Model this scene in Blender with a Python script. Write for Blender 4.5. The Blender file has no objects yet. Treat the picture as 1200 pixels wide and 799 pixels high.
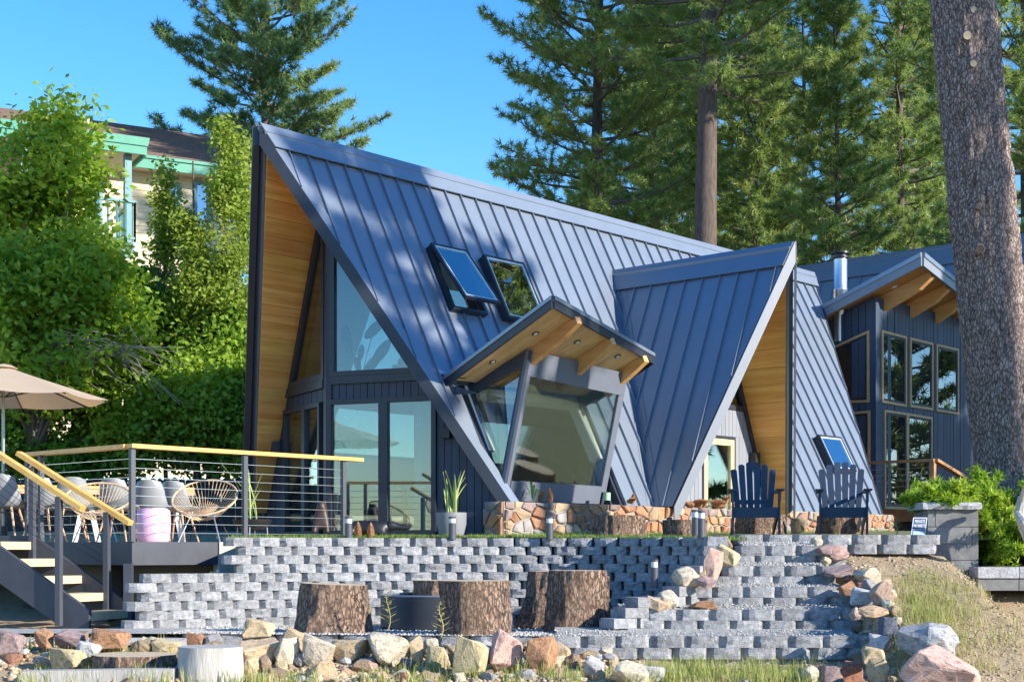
import bpy, math, random
import numpy as np
from mathutils import Vector, Matrix, noise as mnoise

SC = bpy.context.scene
COL = SC.collection
R = math.radians
rng = random.Random(7)

# ---------------------------------------------------------------- camera, sky, sun, exposure
F, HZ = 1740.0, 645.0                       # focal length and horizon row, in pixels of the 1200 px wide photograph
cd = bpy.data.cameras.new('camera')
cam = bpy.data.objects.new('camera', cd); COL.objects.link(cam)
cam.location = (0, 0, 0); cam.rotation_euler = (R(90), 0, 0)
cd.sensor_width = 36; cd.lens = F / 1200 * 36
cd.shift_y = (HZ - 399.5) / 1200
cd.clip_start = .1; cd.clip_end = 6000
SC.camera = cam

SUN = Vector((.872, -.49, 0)).normalized() * math.cos(R(22)) + Vector((0, 0, math.sin(R(22))))
w = bpy.data.worlds.new('World'); SC.world = w; w.use_nodes = True
nt = w.node_tree; bg = nt.nodes['Background']
sky = nt.nodes.new('ShaderNodeTexSky'); sky.sky_type = 'NISHITA'; sky.sun_disc = False
sky.sun_elevation = R(22); sky.sun_rotation = math.atan2(SUN.x, SUN.y)
sky.altitude = 1900; sky.air_density = 1.25; sky.dust_density = .15; sky.ozone_density = 3.0
hs_ = nt.nodes.new('ShaderNodeHueSaturation'); hs_.inputs['Saturation'].default_value = 1.32; hs_.inputs['Hue'].default_value = .506; hs_.inputs['Value'].default_value = .92
nt.links.new(sky.outputs[0], hs_.inputs['Color']); nt.links.new(hs_.outputs[0], bg.inputs[0]); bg.inputs[1].default_value = .15
sl = bpy.data.lights.new('sun', 'SUN'); sl.energy = 3.95; sl.angle = R(.55); sl.color = (1, .93, .82)
so = bpy.data.objects.new('sun', sl); COL.objects.link(so)
so.rotation_euler = SUN.to_track_quat('Z', 'Y').to_euler(); so.location = (40, -20, 30)
SC.view_settings.view_transform = 'Standard'; SC.view_settings.look = 'None'
SC.view_settings.exposure = 1.22; SC.view_settings.gamma = 1; SC.view_settings.use_curve_mapping = False
SC.render.engine = 'CYCLES'
SC.cycles.max_bounces = 7; SC.cycles.transparent_max_bounces = 12
SC.cycles.use_denoising = True

# ---------------------------------------------------------------- helpers
def P(px, py, d): return Vector(((px - 600) / F * d, d, (HZ - py) / F * d))
def G(px, py, z):
    d = z * F / (HZ - py); return Vector(((px - 600) / F * d, d, z))
def RP(px, py, P0, n):
    r = Vector(((px - 600) / F, 1, (HZ - py) / F)); return r * (P0.dot(n) / r.dot(n))

ORG = {}
def tag(o, label=None, cat=None, group=None, kind=None):
    if label: o['label'] = label
    if cat: o['category'] = cat
    if group: o['group'] = group
    if kind: o['kind'] = kind
    return o
def thing(name, label, cat, loc=(0, 0, 0), group=None, rz=0):
    o = bpy.data.objects.new(name, None); COL.objects.link(o)
    o.location = loc; o.rotation_euler = (0, 0, rz); o.empty_display_size = .2
    ORG[o.name] = Vector(loc)
    return tag(o, label, cat, group)
def link(name, me, parent=None, loc=None, rot=None, scale=None):
    o = bpy.data.objects.new(name, me); COL.objects.link(o)
    if parent is not None: o.parent = parent
    if loc is not None: o.location = loc
    if rot is not None: o.rotation_euler = rot
    if scale is not None: o.scale = scale
    return o
def copy_tree(o, parent=None):
    c = o.copy(); COL.objects.link(c)
    if parent is not None: c.parent = parent
    for ch in list(o.children): copy_tree(ch, c)
    return c
def newell(pts):
    n = Vector((0, 0, 0))
    for i, p in enumerate(pts): n += Vector(p).cross(Vector(pts[(i + 1) % len(pts)]))
    return n
class MB:
    def __init__(s): s.v = []; s.f = []; s.smooth = False
    def add(s, vs, fs):
        b = len(s.v); s.v += [tuple(x) for x in vs]; s.f += [tuple(b + i for i in f) for f in fs]; return s
    def prism(s, pts, vec):
        pts = [Vector(p) for p in pts]; vec = Vector(vec); n = len(pts)
        if newell(pts).dot(vec) > 0: pts = pts[::-1]
        return s.add(pts + [p + vec for p in pts], [tuple(range(n)), tuple(range(2 * n - 1, n - 1, -1))] + [((i + 1) % n, i, n + i, n + (i + 1) % n) for i in range(n)])
    def box(s, c, size, rz=0, ax=None):
        c = Vector(c); hx, hy, hz = [x / 2 for x in size]
        if ax is None: ex, ey, ez = Vector((math.cos(rz), math.sin(rz), 0)), Vector((-math.sin(rz), math.cos(rz), 0)), Vector((0, 0, 1))
        else: ex, ey, ez = ax
        return s.prism([c - ex * hx - ey * hy - ez * hz, c + ex * hx - ey * hy - ez * hz, c + ex * hx + ey * hy - ez * hz, c - ex * hx + ey * hy - ez * hz], ez * (2 * hz))
    def bar(s, a, b, w, h, up=(0, 0, 1)):
        a, b = Vector(a), Vector(b); d = (b - a).normalized(); sx = d.cross(Vector(up))
        if sx.length < 1e-4: sx = d.cross(Vector((1, 0, 0)))
        sx.normalize(); sz = sx.cross(d)
        return s.prism([a - sx * w / 2 - sz * h / 2, a + sx * w / 2 - sz * h / 2, a + sx * w / 2 + sz * h / 2, a - sx * w / 2 + sz * h / 2], b - a)
    def tube(s, pts, r, n=8, closed=False, caps=True):
        pts = [Vector(p) for p in pts]; m = len(pts); rr = r if isinstance(r, (list, tuple)) else [r] * m
        vs, fs = [], []; ref = None
        for i, p in enumerate(pts):
            t = (pts[(i + 1) % m] - pts[i - 1]) if closed else (pts[min(i + 1, m - 1)] - pts[max(i - 1, 0)])
            t.normalize()
            if ref is None: ref = t.orthogonal().normalized()
            x = ref - t * ref.dot(t)
            if x.length < 1e-5: x = t.orthogonal()
            x.normalize(); ref = x; y = t.cross(x)
            for k in range(n):
                a = 2 * math.pi * k / n; vs.append(p + (x * math.cos(a) + y * math.sin(a)) * rr[i])
        for i in range(m if closed else m - 1):
            j = (i + 1) % m
            for k in range(n): fs.append((i * n + k, i * n + (k + 1) % n, j * n + (k + 1) % n, j * n + k))
        if caps and not closed: fs += [tuple(range(n - 1, -1, -1)), tuple(range((m - 1) * n, m * n))]
        s.smooth = True
        return s.add(vs, fs)
    def lathe(s, c, prof, n=24, cap=True):
        c = Vector(c); vs, fs = [], []; m = len(prof)
        for r, z in prof:
            for k in range(n):
                a = 2 * math.pi * k / n; vs.append(c + Vector((r * math.cos(a), r * math.sin(a), z)))
        for i in range(m - 1):
            for k in range(n): fs.append((i * n + k, i * n + (k + 1) % n, (i + 1) * n + (k + 1) % n, (i + 1) * n + k))
        if cap: fs += [tuple(range(n - 1, -1, -1)), tuple(range((m - 1) * n, m * n))]
        s.smooth = True
        return s.add(vs, fs)
    def mesh(s, name, m=None, off=None, smooth=None):
        me = bpy.data.meshes.new(name)
        vs = s.v if off is None else [(x - off[0], y - off[1], z - off[2]) for x, y, z in s.v]
        me.from_pydata(vs, [], s.f)
        if m: me.materials.append(m)
        if s.smooth if smooth is None else smooth:
            me.polygons.foreach_set('use_smooth', [True] * len(me.polygons))
            try: me.set_sharp_from_angle(angle=R(40))
            except Exception: pass
        me.update(); return me
    def build(s, name, m, parent=None, smooth=None):
        off = ORG.get(parent.name) if parent is not None else None
        me = s.mesh(name, m, off, smooth)
        o = link(name, me, parent)
        ORG[o.name] = off if off is not None else Vector((0, 0, 0))
        return o
def mesh_np(name, V, Fc, m=None, smooth=False):
    """V (n,3), Fc (k,3 or 4) numpy -> mesh"""
    me = bpy.data.meshes.new(name); n = Fc.shape[1]
    me.vertices.add(len(V)); me.vertices.foreach_set('co', np.ascontiguousarray(V, dtype=np.float32).ravel())
    me.loops.add(Fc.size); me.loops.foreach_set('vertex_index', np.ascontiguousarray(Fc, dtype=np.int32).ravel())
    me.polygons.add(len(Fc)); me.polygons.foreach_set('loop_start', np.arange(0, Fc.size, n, dtype=np.int32))
    if smooth: me.polygons.foreach_set('use_smooth', np.ones(len(Fc), dtype=bool))
    if m: me.materials.append(m)
    me.update(calc_edges=True); return me
def clip(poly, nx, ny, c):
    """keep nx*x+ny*y<=c of a convex 2-D polygon"""
    out = []
    for i, p in enumerate(poly):
        q = poly[(i + 1) % len(poly)]; a = nx * p[0] + ny * p[1] - c; b = nx * q[0] + ny * q[1] - c
        if a <= 0: out.append(p)
        if (a < 0 < b) or (b < 0 < a):
            t = a / (a - b); out.append((p[0] + (q[0] - p[0]) * t, p[1] + (q[1] - p[1]) * t))
    return out
def area(poly): return abs(sum(p[0] * poly[(i + 1) % len(poly)][1] - poly[(i + 1) % len(poly)][0] * p[1] for i, p in enumerate(poly))) / 2 if len(poly) > 2 else 0
def strips(poly, axis, width, gap, fr, thick, name, m, parent, start=None, extra=None, depth0=0, jit=0):
    """fill a convex polygon (plane coordinates) with boards of one width, each its own part; fr(x, y, h) gives the point h above the plane"""
    lo, hi = min(p[axis] for p in poly), max(p[axis] for p in poly)
    x = lo if start is None else start
    while x < hi:
        q = clip(clip(poly, *((-1, 0) if axis == 0 else (0, -1)), -(x + gap / 2)), *((1, 0) if axis == 0 else (0, 1)), x + width - gap / 2)
        if area(q) > 4e-4:
            t = thick + (rng.uniform(-jit, jit) if jit else 0)
            mb = MB(); a = [fr(px, py, depth0) for px, py in q]; mb.prism(a, fr(q[0][0], q[0][1], depth0 + t) - a[0])
            if extra: extra(mb, x, width, q)
            mb.build(name, m, parent)
        x += width

# ---------------------------------------------------------------- materials
def mat(name, col, rough=.6, col2=None, nscale=6, stretch=(1, 1, 1), var=0, bump=0, bscale=30, metal=0, spec=.5, detail=4, col3=None, rvar=0, coat=0, hvar=0, bstretch=None, voro=0, vdist=.04):
    m = bpy.data.materials.new(name); m.use_nodes = True
    N, L = m.node_tree.nodes, m.node_tree.links; b = N['Principled BSDF']
    b.inputs['Roughness'].default_value = rough; b.inputs['Metallic'].default_value = metal
    b.inputs['Specular IOR Level'].default_value = spec; b.inputs['Coat Weight'].default_value = coat
    tc = N.new('ShaderNodeTexCoord'); oi = N.new('ShaderNodeObjectInfo')
    off = N.new('ShaderNodeVectorMath'); off.operation = 'MULTIPLY_ADD'
    comb = N.new('ShaderNodeCombineXYZ')
    for i in range(3): L.new(oi.outputs['Random'], comb.inputs[i])
    off.inputs[1].default_value = (37, 53, 71)
    L.new(comb.outputs[0], off.inputs[0]); L.new(tc.outputs['Object'], off.inputs[2])
    mp = N.new('ShaderNodeMapping'); mp.inputs['Scale'].default_value = stretch; L.new(off.outputs[0], mp.inputs[0])
    out = None
    if col2 is not None:
        n = N.new('ShaderNodeTexNoise'); n.inputs['Scale'].default_value = nscale; n.inputs['Detail'].default_value = detail
        n.inputs['Roughness'].default_value = .62
        L.new(mp.outputs[0], n.inputs['Vector'])
        cr = N.new('ShaderNodeValToRGB'); cr.color_ramp.elements[0].position = .32; cr.color_ramp.elements[1].position = .68
        cr.color_ramp.elements[0].color = (*col, 1); cr.color_ramp.elements[1].color = (*col2, 1)
        if col3 is not None:
            e = cr.color_ramp.elements.new(.5); e.color = (*col3, 1)
        L.new(n.outputs['Fac'], cr.inputs[0]); out = cr.outputs[0]
    if var or hvar:
        hs = N.new('ShaderNodeHueSaturation')
        mr = N.new('ShaderNodeMapRange'); mr.inputs['To Min'].default_value = 1 - var; mr.inputs['To Max'].default_value = 1 + var
        L.new(oi.outputs['Random'], mr.inputs['Value']); L.new(mr.outputs[0], hs.inputs['Value'])
        if hvar:
            fr_ = N.new('ShaderNodeMath'); fr_.operation = 'MULTIPLY'; fr_.inputs[1].default_value = 17.31; L.new(oi.outputs['Random'], fr_.inputs[0])
            f2 = N.new('ShaderNodeMath'); f2.operation = 'FRACT'; L.new(fr_.outputs[0], f2.inputs[0])
            m2 = N.new('ShaderNodeMapRange'); m2.inputs['To Min'].default_value = .5 - hvar; m2.inputs['To Max'].default_value = .5 + hvar
            L.new(f2.outputs[0], m2.inputs['Value']); L.new(m2.outputs[0], hs.inputs['Hue'])
        if out is None: hs.inputs['Color'].default_value = (*col, 1)
        else: L.new(out, hs.inputs['Color'])
        out = hs.outputs[0]
    if out is None: b.inputs['Base Color'].default_value = (*col, 1)
    else: L.new(out, b.inputs['Base Color'])
    if rvar:
        n = N.new('ShaderNodeTexNoise'); n.inputs['Scale'].default_value = 3; L.new(tc.outputs['Object'], n.inputs['Vector'])
        mr = N.new('ShaderNodeMapRange'); mr.inputs['To Min'].default_value = rough - rvar; mr.inputs['To Max'].default_value = rough + rvar
        L.new(n.outputs['Fac'], mr.inputs['Value']); L.new(mr.outputs[0], b.inputs['Roughness'])
    if bump:
        mp2 = N.new('ShaderNodeMapping'); mp2.inputs['Scale'].default_value = bstretch or stretch; L.new(off.outputs[0], mp2.inputs[0])
        bn = N.new('ShaderNodeBump'); bn.inputs['Strength'].default_value = bump; bn.inputs['Distance'].default_value = .02
        n = N.new('ShaderNodeTexNoise'); n.inputs['Scale'].default_value = bscale; n.inputs['Detail'].default_value = 6; n.inputs['Roughness'].default_value = .65
        L.new(mp2.outputs[0], n.inputs['Vector']); L.new(n.outputs['Fac'], bn.inputs['Height'])
        if voro:
            bn.inputs['Distance'].default_value = vdist
            vn = N.new('ShaderNodeTexVoronoi'); vn.feature = 'DISTANCE_TO_EDGE'; vn.inputs['Scale'].default_value = voro
            dn = N.new('ShaderNodeVectorMath'); dn.operation = 'MULTIPLY_ADD'; dn.inputs[1].default_value = (.12, .12, .12)
            L.new(n.outputs['Color'], dn.inputs[0]); L.new(mp2.outputs[0], dn.inputs[2]); L.new(dn.outputs[0], vn.inputs['Vector'])
            mr = N.new('ShaderNodeMapRange'); mr.inputs['From Max'].default_value = .12; L.new(vn.outputs['Distance'], mr.inputs['Value'])
            ad = N.new('ShaderNodeMath'); ad.operation = 'MULTIPLY_ADD'; ad.inputs[1].default_value = .55; L.new(n.outputs['Fac'], ad.inputs[0]); L.new(mr.outputs[0], ad.inputs[2])
            L.new(ad.outputs[0], bn.inputs['Height'])
        L.new(bn.outputs[0], b.inputs['Normal'])
    return m
def leaf_mat(name, c1, c2, nscale=.9, trans=.35, rough=.5, spec=.3, c3=None):
    m = mat(name, c1, rough, c2, nscale=nscale, spec=spec, detail=5, col3=c3)
    N, L = m.node_tree.nodes, m.node_tree.links; b = N['Principled BSDF']; o = N['Material Output']
    t = N.new('ShaderNodeBsdfTranslucent'); mx = N.new('ShaderNodeMixShader'); mx.inputs[0].default_value = trans
    src = b.inputs['Base Color'].links[0].from_socket
    br = N.new('ShaderNodeHueSaturation'); br.inputs['Value'].default_value = 1.5; br.inputs['Hue'].default_value = .485; L.new(src, br.inputs['Color'])
    L.new(br.outputs[0], t.inputs['Color']); L.new(b.outputs[0], mx.inputs[1]); L.new(t.outputs[0], mx.inputs[2]); L.new(mx.outputs[0], o.inputs['Surface'])
    return m
def glass_mat(name, tint=(.82, .9, .88), lo=.10, hi=.85, rough=0):
    m = bpy.data.materials.new(name); m.use_nodes = True; N, L = m.node_tree.nodes, m.node_tree.links
    N.remove(N['Principled BSDF']); o = N['Material Output']
    g = N.new('ShaderNodeBsdfGlossy'); g.inputs['Roughness'].default_value = rough; g.inputs['Color'].default_value = (.95, .97, 1, 1)
    t = N.new('ShaderNodeBsdfTransparent'); t.inputs['Color'].default_value = (*tint, 1)
    lw = N.new('ShaderNodeFresnel'); lw.inputs['IOR'].default_value = 1.5
    mr = N.new('ShaderNodeMapRange'); mr.inputs['From Min'].default_value = .04; mr.inputs['To Min'].default_value = lo; mr.inputs['To Max'].default_value = hi
    mx = N.new('ShaderNodeMixShader'); L.new(lw.outputs[0], mr.inputs['Value']); L.new(mr.outputs[0], mx.inputs[0])
    L.new(t.outputs[0], mx.inputs[1]); L.new(g.outputs[0], mx.inputs[2]); L.new(mx.outputs[0], o.inputs['Surface'])
    return m
def wood(name, c1, c2, along, scale=5, var=.12, rough=.5, bump=.15):
    """grain stretched along one world axis pair; along = stretch vector (small value on the grain axis)"""
    return mat(name, c1, rough, c2, nscale=scale, stretch=along, var=var, bump=bump, bscale=scale * 4, spec=.35, hvar=.008)

M = {}
M['roof'] = mat('roof_metal', (.235, .28, .345), .47, (.255, .30, .37), nscale=1.5, var=.03, spec=.5, rvar=.04, bump=.02, bscale=3, metal=.6)
M['trim'] = mat('dark_trim', (.022, .027, .038), .42, (.027, .033, .046), nscale=4, spec=.5)
M['siding'] = mat('navy_siding', (.030, .042, .066), .55, (.037, .050, .078), nscale=5, stretch=(1, 1, .15), var=.10, bump=.08, bscale=40)
M['graysiding'] = mat('gray_siding', (.21, .225, .26), .55, (.24, .255, .29), nscale=5, stretch=(1, 1, .15), var=.07, bump=.08, bscale=40)
def uwood(name, c1, c2, axis, **k):
    m = wood(name, c1, c2, (1, 1, 1), **k)
    # rotate the grain into the wanted direction
    for n in m.node_tree.nodes:
        if n.type == 'MAPPING':
            n.vector_type = 'TEXTURE'
            n.inputs['Rotation'].default_value = (0, 0, axis)
            n.inputs['Scale'].default_value = (14, 1, .8)
    return m
UANG = math.pi / 2 - R(41.927)
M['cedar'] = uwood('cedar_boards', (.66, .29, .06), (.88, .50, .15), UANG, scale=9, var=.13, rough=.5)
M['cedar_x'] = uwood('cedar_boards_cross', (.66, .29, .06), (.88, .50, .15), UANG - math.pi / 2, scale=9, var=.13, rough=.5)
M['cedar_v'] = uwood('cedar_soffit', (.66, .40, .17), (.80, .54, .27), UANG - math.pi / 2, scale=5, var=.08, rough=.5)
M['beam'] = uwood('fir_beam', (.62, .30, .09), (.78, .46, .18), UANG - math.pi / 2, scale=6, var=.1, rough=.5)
M['rail'] = mat('oiled_rail', (.66, .36, .085), .42, (.78, .47, .14), nscale=9, stretch=(1, 1, 1), var=.05, bump=.1, bscale=30)
M['tread'] = mat('pale_tread', (.52, .41, .25), .6, (.60, .49, .32), nscale=10, stretch=(.3, 1, 1), var=.08, bump=.1)
M['pale_frame'] = mat('pale_wood_frame', (.66, .46, .22), .5, (.74, .55, .29), nscale=9, stretch=(1, 1, .1), bump=.05)
M['white'] = mat('white_plaster', (.72, .71, .67), .8)
M['floorw'] = mat('interior_floor', (.30, .22, .14), .6, (.38, .28, .18), nscale=4)
M['glass'] = glass_mat('window_glass', lo=.10)
M['glass_b'] = glass_mat('tinted_glass', (.74, .86, .84), lo=.11, hi=.9)
M['glass_f'] = glass_mat('dormer_glass', (.92, .96, .94), lo=.015, hi=.55)
M['glass_s'] = glass_mat('skylight_glass', (.6, .75, .82), lo=.42, hi=.95)
M['bead'] = mat('glazing_bead_metal', (.62, .70, .72), .35)
M['glass_d'] = glass_mat('dark_glass', (.45, .5, .52), lo=.22, hi=.95)
M['black'] = mat('black_metal', (.015, .016, .019), .4, (.02, .021, .025), nscale=8, spec=.5)
M['steel'] = mat('steel_cable', (.55, .56, .58), .3, metal=1)
M['fabric'] = mat('white_curtain', (.75, .75, .72), .9)
M['furn'] = mat('dark_furniture', (.03, .028, .026), .6)
# ================================================================= A-FRAME CABIN
TH = R(41.927)
U = Vector((math.sin(TH), math.cos(TH), 0)); V = Vector((math.cos(TH), -math.sin(TH), 0)); Z = Vector((0, 0, 1))
A0 = Vector((-3.3988, 20, 0))
def hp(a, o, z): return A0 + U * a + V * o + Z * z
ZR, SL, W, ZB = 5.69, 1.9652, 2.5618, .655          # ridge height, roof slope, half width, eave height
SR = 2.19 / 2.5618                                   # front rake: a = SR*o
SRL = 1.80 / 2.5618                                  # left rake sweeps back less
TD, TB = 14.37, (14.37 - 12.5) / 2.5618              # back rake: a = TD - TB*o
nR = (V * SL + Z).normalized(); nL = (-V * SL + Z).normalized()
def fR(a, o, h): return hp(a, o, ZR - SL * o) + nR * h
def fL(a, o, h): return hp(a, -o, ZR - SL * o) + nL * h
cabin = thing('frame_cabin', 'dark blue A-frame cabin with standing seam metal roof and cedar soffits', 'cabin', hp(6, 0, .2))

# --- bay (dormer) corner points, in (a, o, z)
CZ = lambda o: 1.560 + .456 * o                      # canopy top plane
bLB = (2.23, 1.73, 2.30); bLb = (2.18, 2.46, .86); bLt = (2.286, 2.823, 1.39 + .456 * 2.823)
bRt = (4.708, 2.627, 1.39 + .456 * 2.627); bRb = (4.60, 2.30, .86); bRB = (4.66, 1.73, 2.29)
BA0, BA1, BO = 2.20, 4.64, 1.74

def rk(px, py):
    q = RP(px, py, fR(0, 0, 0), nR); return ((q - A0).dot(U), (q - A0).dot(V))
SKYL = [((493, 291), (532, 299.5), (574, 375), (531, 366)), ((555, 304), (599, 313), (640, 386), (593, 378))]
HOLES = []
for c_ in SKYL:
    k_ = [rk(*p) for p in c_]; HOLES.append(((k_[0][0] + k_[3][0]) / 2 + .05, (k_[1][0] + k_[2][0]) / 2 - .05, (k_[0][1] + k_[1][1]) / 2 + .03, (k_[2][1] + k_[3][1]) / 2 - .03))
def cut(polys):
    out = list(polys)
    for a0, a1, o0, o1 in HOLES:
        nx = []
        for q in out:
            m_ = clip(clip(q, -1, 0, -a0), 1, 0, a1)
            for piece in (clip(q, 1, 0, a0), clip(q, -1, 0, -a1), clip(m_, 0, 1, o0) if m_ else [], clip(m_, 0, -1, -o1) if m_ else []):
                if len(piece) > 2 and area(piece) > 1e-4: nx.append(piece)
        out = nx
    return out
# --- roof deck slabs (right side split round the bay opening)
def slab(polys, fr, h0, h1, name, m, parent):
    mb = MB()
    for q in polys:
        a = [fr(x, y, h0) for x, y in q]; mb.prism(a, fr(q[0][0], q[0][1], h1) - a[0])
    return mb.build(name, m, parent)
roofR = [(0, 0), (TD, 0), (TD - TB * W, W), (SR * W, W)]
p_front = clip(roofR, 1, 0, BA0); p_mid = clip(clip(clip(roofR, -1, 0, -BA0), 1, 0, BA1), 0, 1, BO); p_back = clip(roofR, -1, 0, -BA1)
main_roof = slab(cut([p_front, p_mid, p_back]), fR, -.14, -.012, 'main_roof', M['trim'], cabin)
roofL = [(0, 0), (TD, 0), (TD - TB * W, W), (SRL * W, W)]
HA0, HA1, HO0, HO1 = 2.8, 7.5, .75, 2.1            # unseen glazed strip added in the far slope to brighten the rooms
def holed(poly): return [clip(poly, 1, 0, HA0), clip(poly, -1, 0, -HA1), clip(clip(clip(poly, -1, 0, -HA0), 1, 0, HA1), 0, 1, HO0), clip(clip(clip(poly, -1, 0, -HA0), 1, 0, HA1), 0, -1, -HO1)]
far_roof = slab(holed(roofL), fL, -.14, 0, 'far_roof', M['roof'], cabin)
slab([[(HA0, HO0), (HA1, HO0), (HA1, HO1), (HA0, HO1)]], fL, -.06, -.05, 'added_roof_glazing', M['glass'], cabin)
# ceilings inside (white lining)
def inner(poly, fr, nm): slab([poly], fr, -.17, -.145, nm, M['white'], cabin)
wf = lambda o: 1.2 + .36 * o
for q in holed([(wf(0) + .2, .05), (TD - .4, .05), (TD - .4 - TB * W, W - .05), (wf(W) + .2, W - .05)]): inner(q, fL, 'ceiling_lining')
for q in (clip(clip(roofR, 1, 0, BA0), -1, .36, -1.35), p_mid, p_back):
    for q2 in cut([clip(q, 0, 1, W - .05)]): inner(q2, fR, 'ceiling_lining')

# --- standing seam panels, right slope
GA, GO, GZ, GM, GL, GR = 7.066, .528, ZR - SL * .528, 2.3735, 3.448, 1.04   # cross gable: axis a, ridge start, ridge z, slope, length, rake recess
GHW = (GZ - ZB) / GM
def seam(mb, x, wd, q):
    lo = [p for p in q if abs(p[0] - (x + .002)) < .004]
    ys = sorted(p[1] for p in lo)
    if len(ys) >= 2:
        pts = [fR(x - .007, ys[0], 0), fR(x + .007, ys[0], 0), fR(x + .007, ys[-1], 0), fR(x - .007, ys[-1], 0)]
        mb.prism(pts, nR * .050)
PW = .335
sky_holes = []
x = .02
while x < TD:
    q0 = clip(clip(roofR, -1, 0, -x), 1, 0, x + PW)
    q0 = clip(q0, 0, -1, -.07)
    segs = [q0]
    c = x + PW / 2
    if BA0 - .15 < c < BA1 + .1: segs = [clip(q0, 0, 1, BO)]
    if GA - GHW < x + PW and x < GA + GHW:
        segs = []
        for lo_, hi_ in ((x, min(x + PW, GA)), (max(x, GA), x + PW)):
            if hi_ - lo_ < .01: continue
            qq = clip(clip(q0, -1, 0, -lo_), 1, 0, hi_)
            s = -1 if hi_ <= GA + 1e-6 else 1
            if abs((lo_ + hi_) / 2 - GA) > GHW: segs.append(qq)
            else: segs.append(clip(qq, -1.208 * s, 1, GO - 1.208 * s * GA))
    for q in cut([s_ for s_ in segs if len(s_) > 2]):
        if area(q) < .002: continue
        mb = MB(); q2 = clip(clip(q, -1, 0, -(x + .002)), 1, 0, x + PW - .002)
        if len(q2) < 3: continue
        a = [fR(px, py, 0) for px, py in q2]; mb.prism(a, nR * .012); seam(mb, x, PW, q2)
        mb.build('roof_panel', M['roof'], main_roof)
    x += PW
# ridge cap
for fr, nm in ((fR, 'ridge_cap'), (fL, 'ridge_cap')):
    q = [(-.03, -.012), (TD + .02, -.012), (TD + .02 - TB * .15, .15), (SR * .15 - .03, .15)]
    mb = MB(); a = [fr(x_, y_, .052) for x_, y_ in q]; mb.prism(a, fr(0, 0, .07) - fr(0, 0, .052)); mb.build(nm, M['roof'], cabin)
# flashing ledge along the front rake, right
q = [(-.03, 0), (.17, 0), (SR * W + .17, W + .02), (SR * W - .03, W + .02)]
slab([q], fR, -.02, .03, 'rake_flashing', M['roof'], cabin)
# rake fascia boards
def fascia(p, q, n, name='rake_board', m='trim', h=.21, t=.035, par=None):
    mb = MB(); mb.prism([p, q, q - Z * h, p - Z * h], n * t); return mb.build(name, M[m], par or cabin)
nfR = (-U + V * SR).normalized(); nfL = (-U - V * SRL).normalized()
p0, p1, p2 = hp(.01, 0, ZR + .03), hp(SR * W + .01, W + .02, ZB - .01), hp(SRL * W + .01, -W - .02, ZB - .01)
fascia(p0, p1, nfR, h=.27, t=.06); fascia(p0 - V * .02, p2, nfL, h=.27, t=.09)
p0, p1, p2 = hp(TD, 0, ZR + .03), hp(TD - TB * W, W + .02, ZB - .01), hp(TD - TB * W, -W - .02, ZB - .01)
fascia(p0, p1, (U + V * TB).normalized(), h=.27); fascia(p0, p2, (U - V * TB).normalized(), h=.27)
mb = MB()
for a0, a1 in ((SR * W, BA0 - .02), (BA1 + .05, GA - GHW), (GA + GHW, TD - TB * W)):
    mb.prism([fR(a0, W, -.14), fR(a1, W, -.14), fR(a1, W + .03, -.14), fR(a0, W + .03, -.14)], nR * .15)
mb.build('eave_trim', M['trim'], cabin)

# --- cedar soffit under the left slope in front of the glazed wall (boards along the ridge)
sof = clip([(0.06, .06), (6, .06), (6, W), (0.06, W)], 1, -.36, 1.32)
sof = clip(sof, -1, SRL, -.03)
strips(sof, 1, .112, .0016, lambda a, o, h: fL(a, o, -.145 - h), .018, 'soffit_board', M['cedar'], far_roof, jit=.002)
sofR = clip([(0.06, .06), (6, .06), (6, W), (SR * W + .06, W)], 1, -.36, 1.32); sofR = clip(sofR, -1, SR, -.05)
mb = MB(); a = [fR(x_, y_, -.145) for x_, y_ in clip(sofR, 1, 0, 2.18)]; mb.prism(a, nR * -.02); mb.build('soffit_panel', M['cedar'], main_roof)

# --- glazed prow walls
WN = math.sqrt(1 + .36 ** 2)
def wp(k, z, h=0, t0=1.2):
    """point on the prow wall: k >= 0 right half, k < 0 left half, h outwards"""
    n = (-U + V * (.36 if k >= 0 else -.36)).normalized()
    return hp(t0 + .36 * abs(k), k, z) + n * h
def wp2(side): 
    n = (-U + V * .36 * side).normalized()
    return lambda k, z, h: hp(1.2 + .36 * k, side * k, z) + n * h
def wk(px, side):
    n = (-U + V * .36 * side).normalized(); q = RP(px, 500, hp(1.2, 0, 0), n) - A0; return abs(q.dot(V))
def wz(px, py, side):
    n = (-U + V * .36 * side).normalized(); return RP(px, py, hp(1.2, 0, 0), n).z
ZF = .22                                            # floor level
roof_in = lambda k: ZR - .34 - SL * k                # roof underside along the wall
def framed(side, poly, fr_w, name, glass, depth=.09, inset=.035):
    """window: frame ring round a convex (k,z) polygon, pane inside"""
    fr = wp2(side); n = len(poly)
    cx = sum(p[0] for p in poly) / n; cy = sum(p[1] for p in poly) / n
    inn = offset_poly(poly, fr_w)
    mb = MB()
    for i in range(n):
        j = (i + 1) % n
        q = [poly[i], poly[j], inn[j], inn[i]]
        a = [fr(x_, y_, -depth / 2) for x_, y_ in q]; mb.prism(a, fr(0, 0, depth / 2) - fr(0, 0, -depth / 2))
    f = mb.build(name, M['trim'], cabin)
    mb = MB(); a = [fr(x_, y_, -.004) for x_, y_ in inn]; mb.prism(a, fr(0, 0, .004) - fr(0, 0, -.004)); mb.build('pane', glass, f)
    return f
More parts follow.
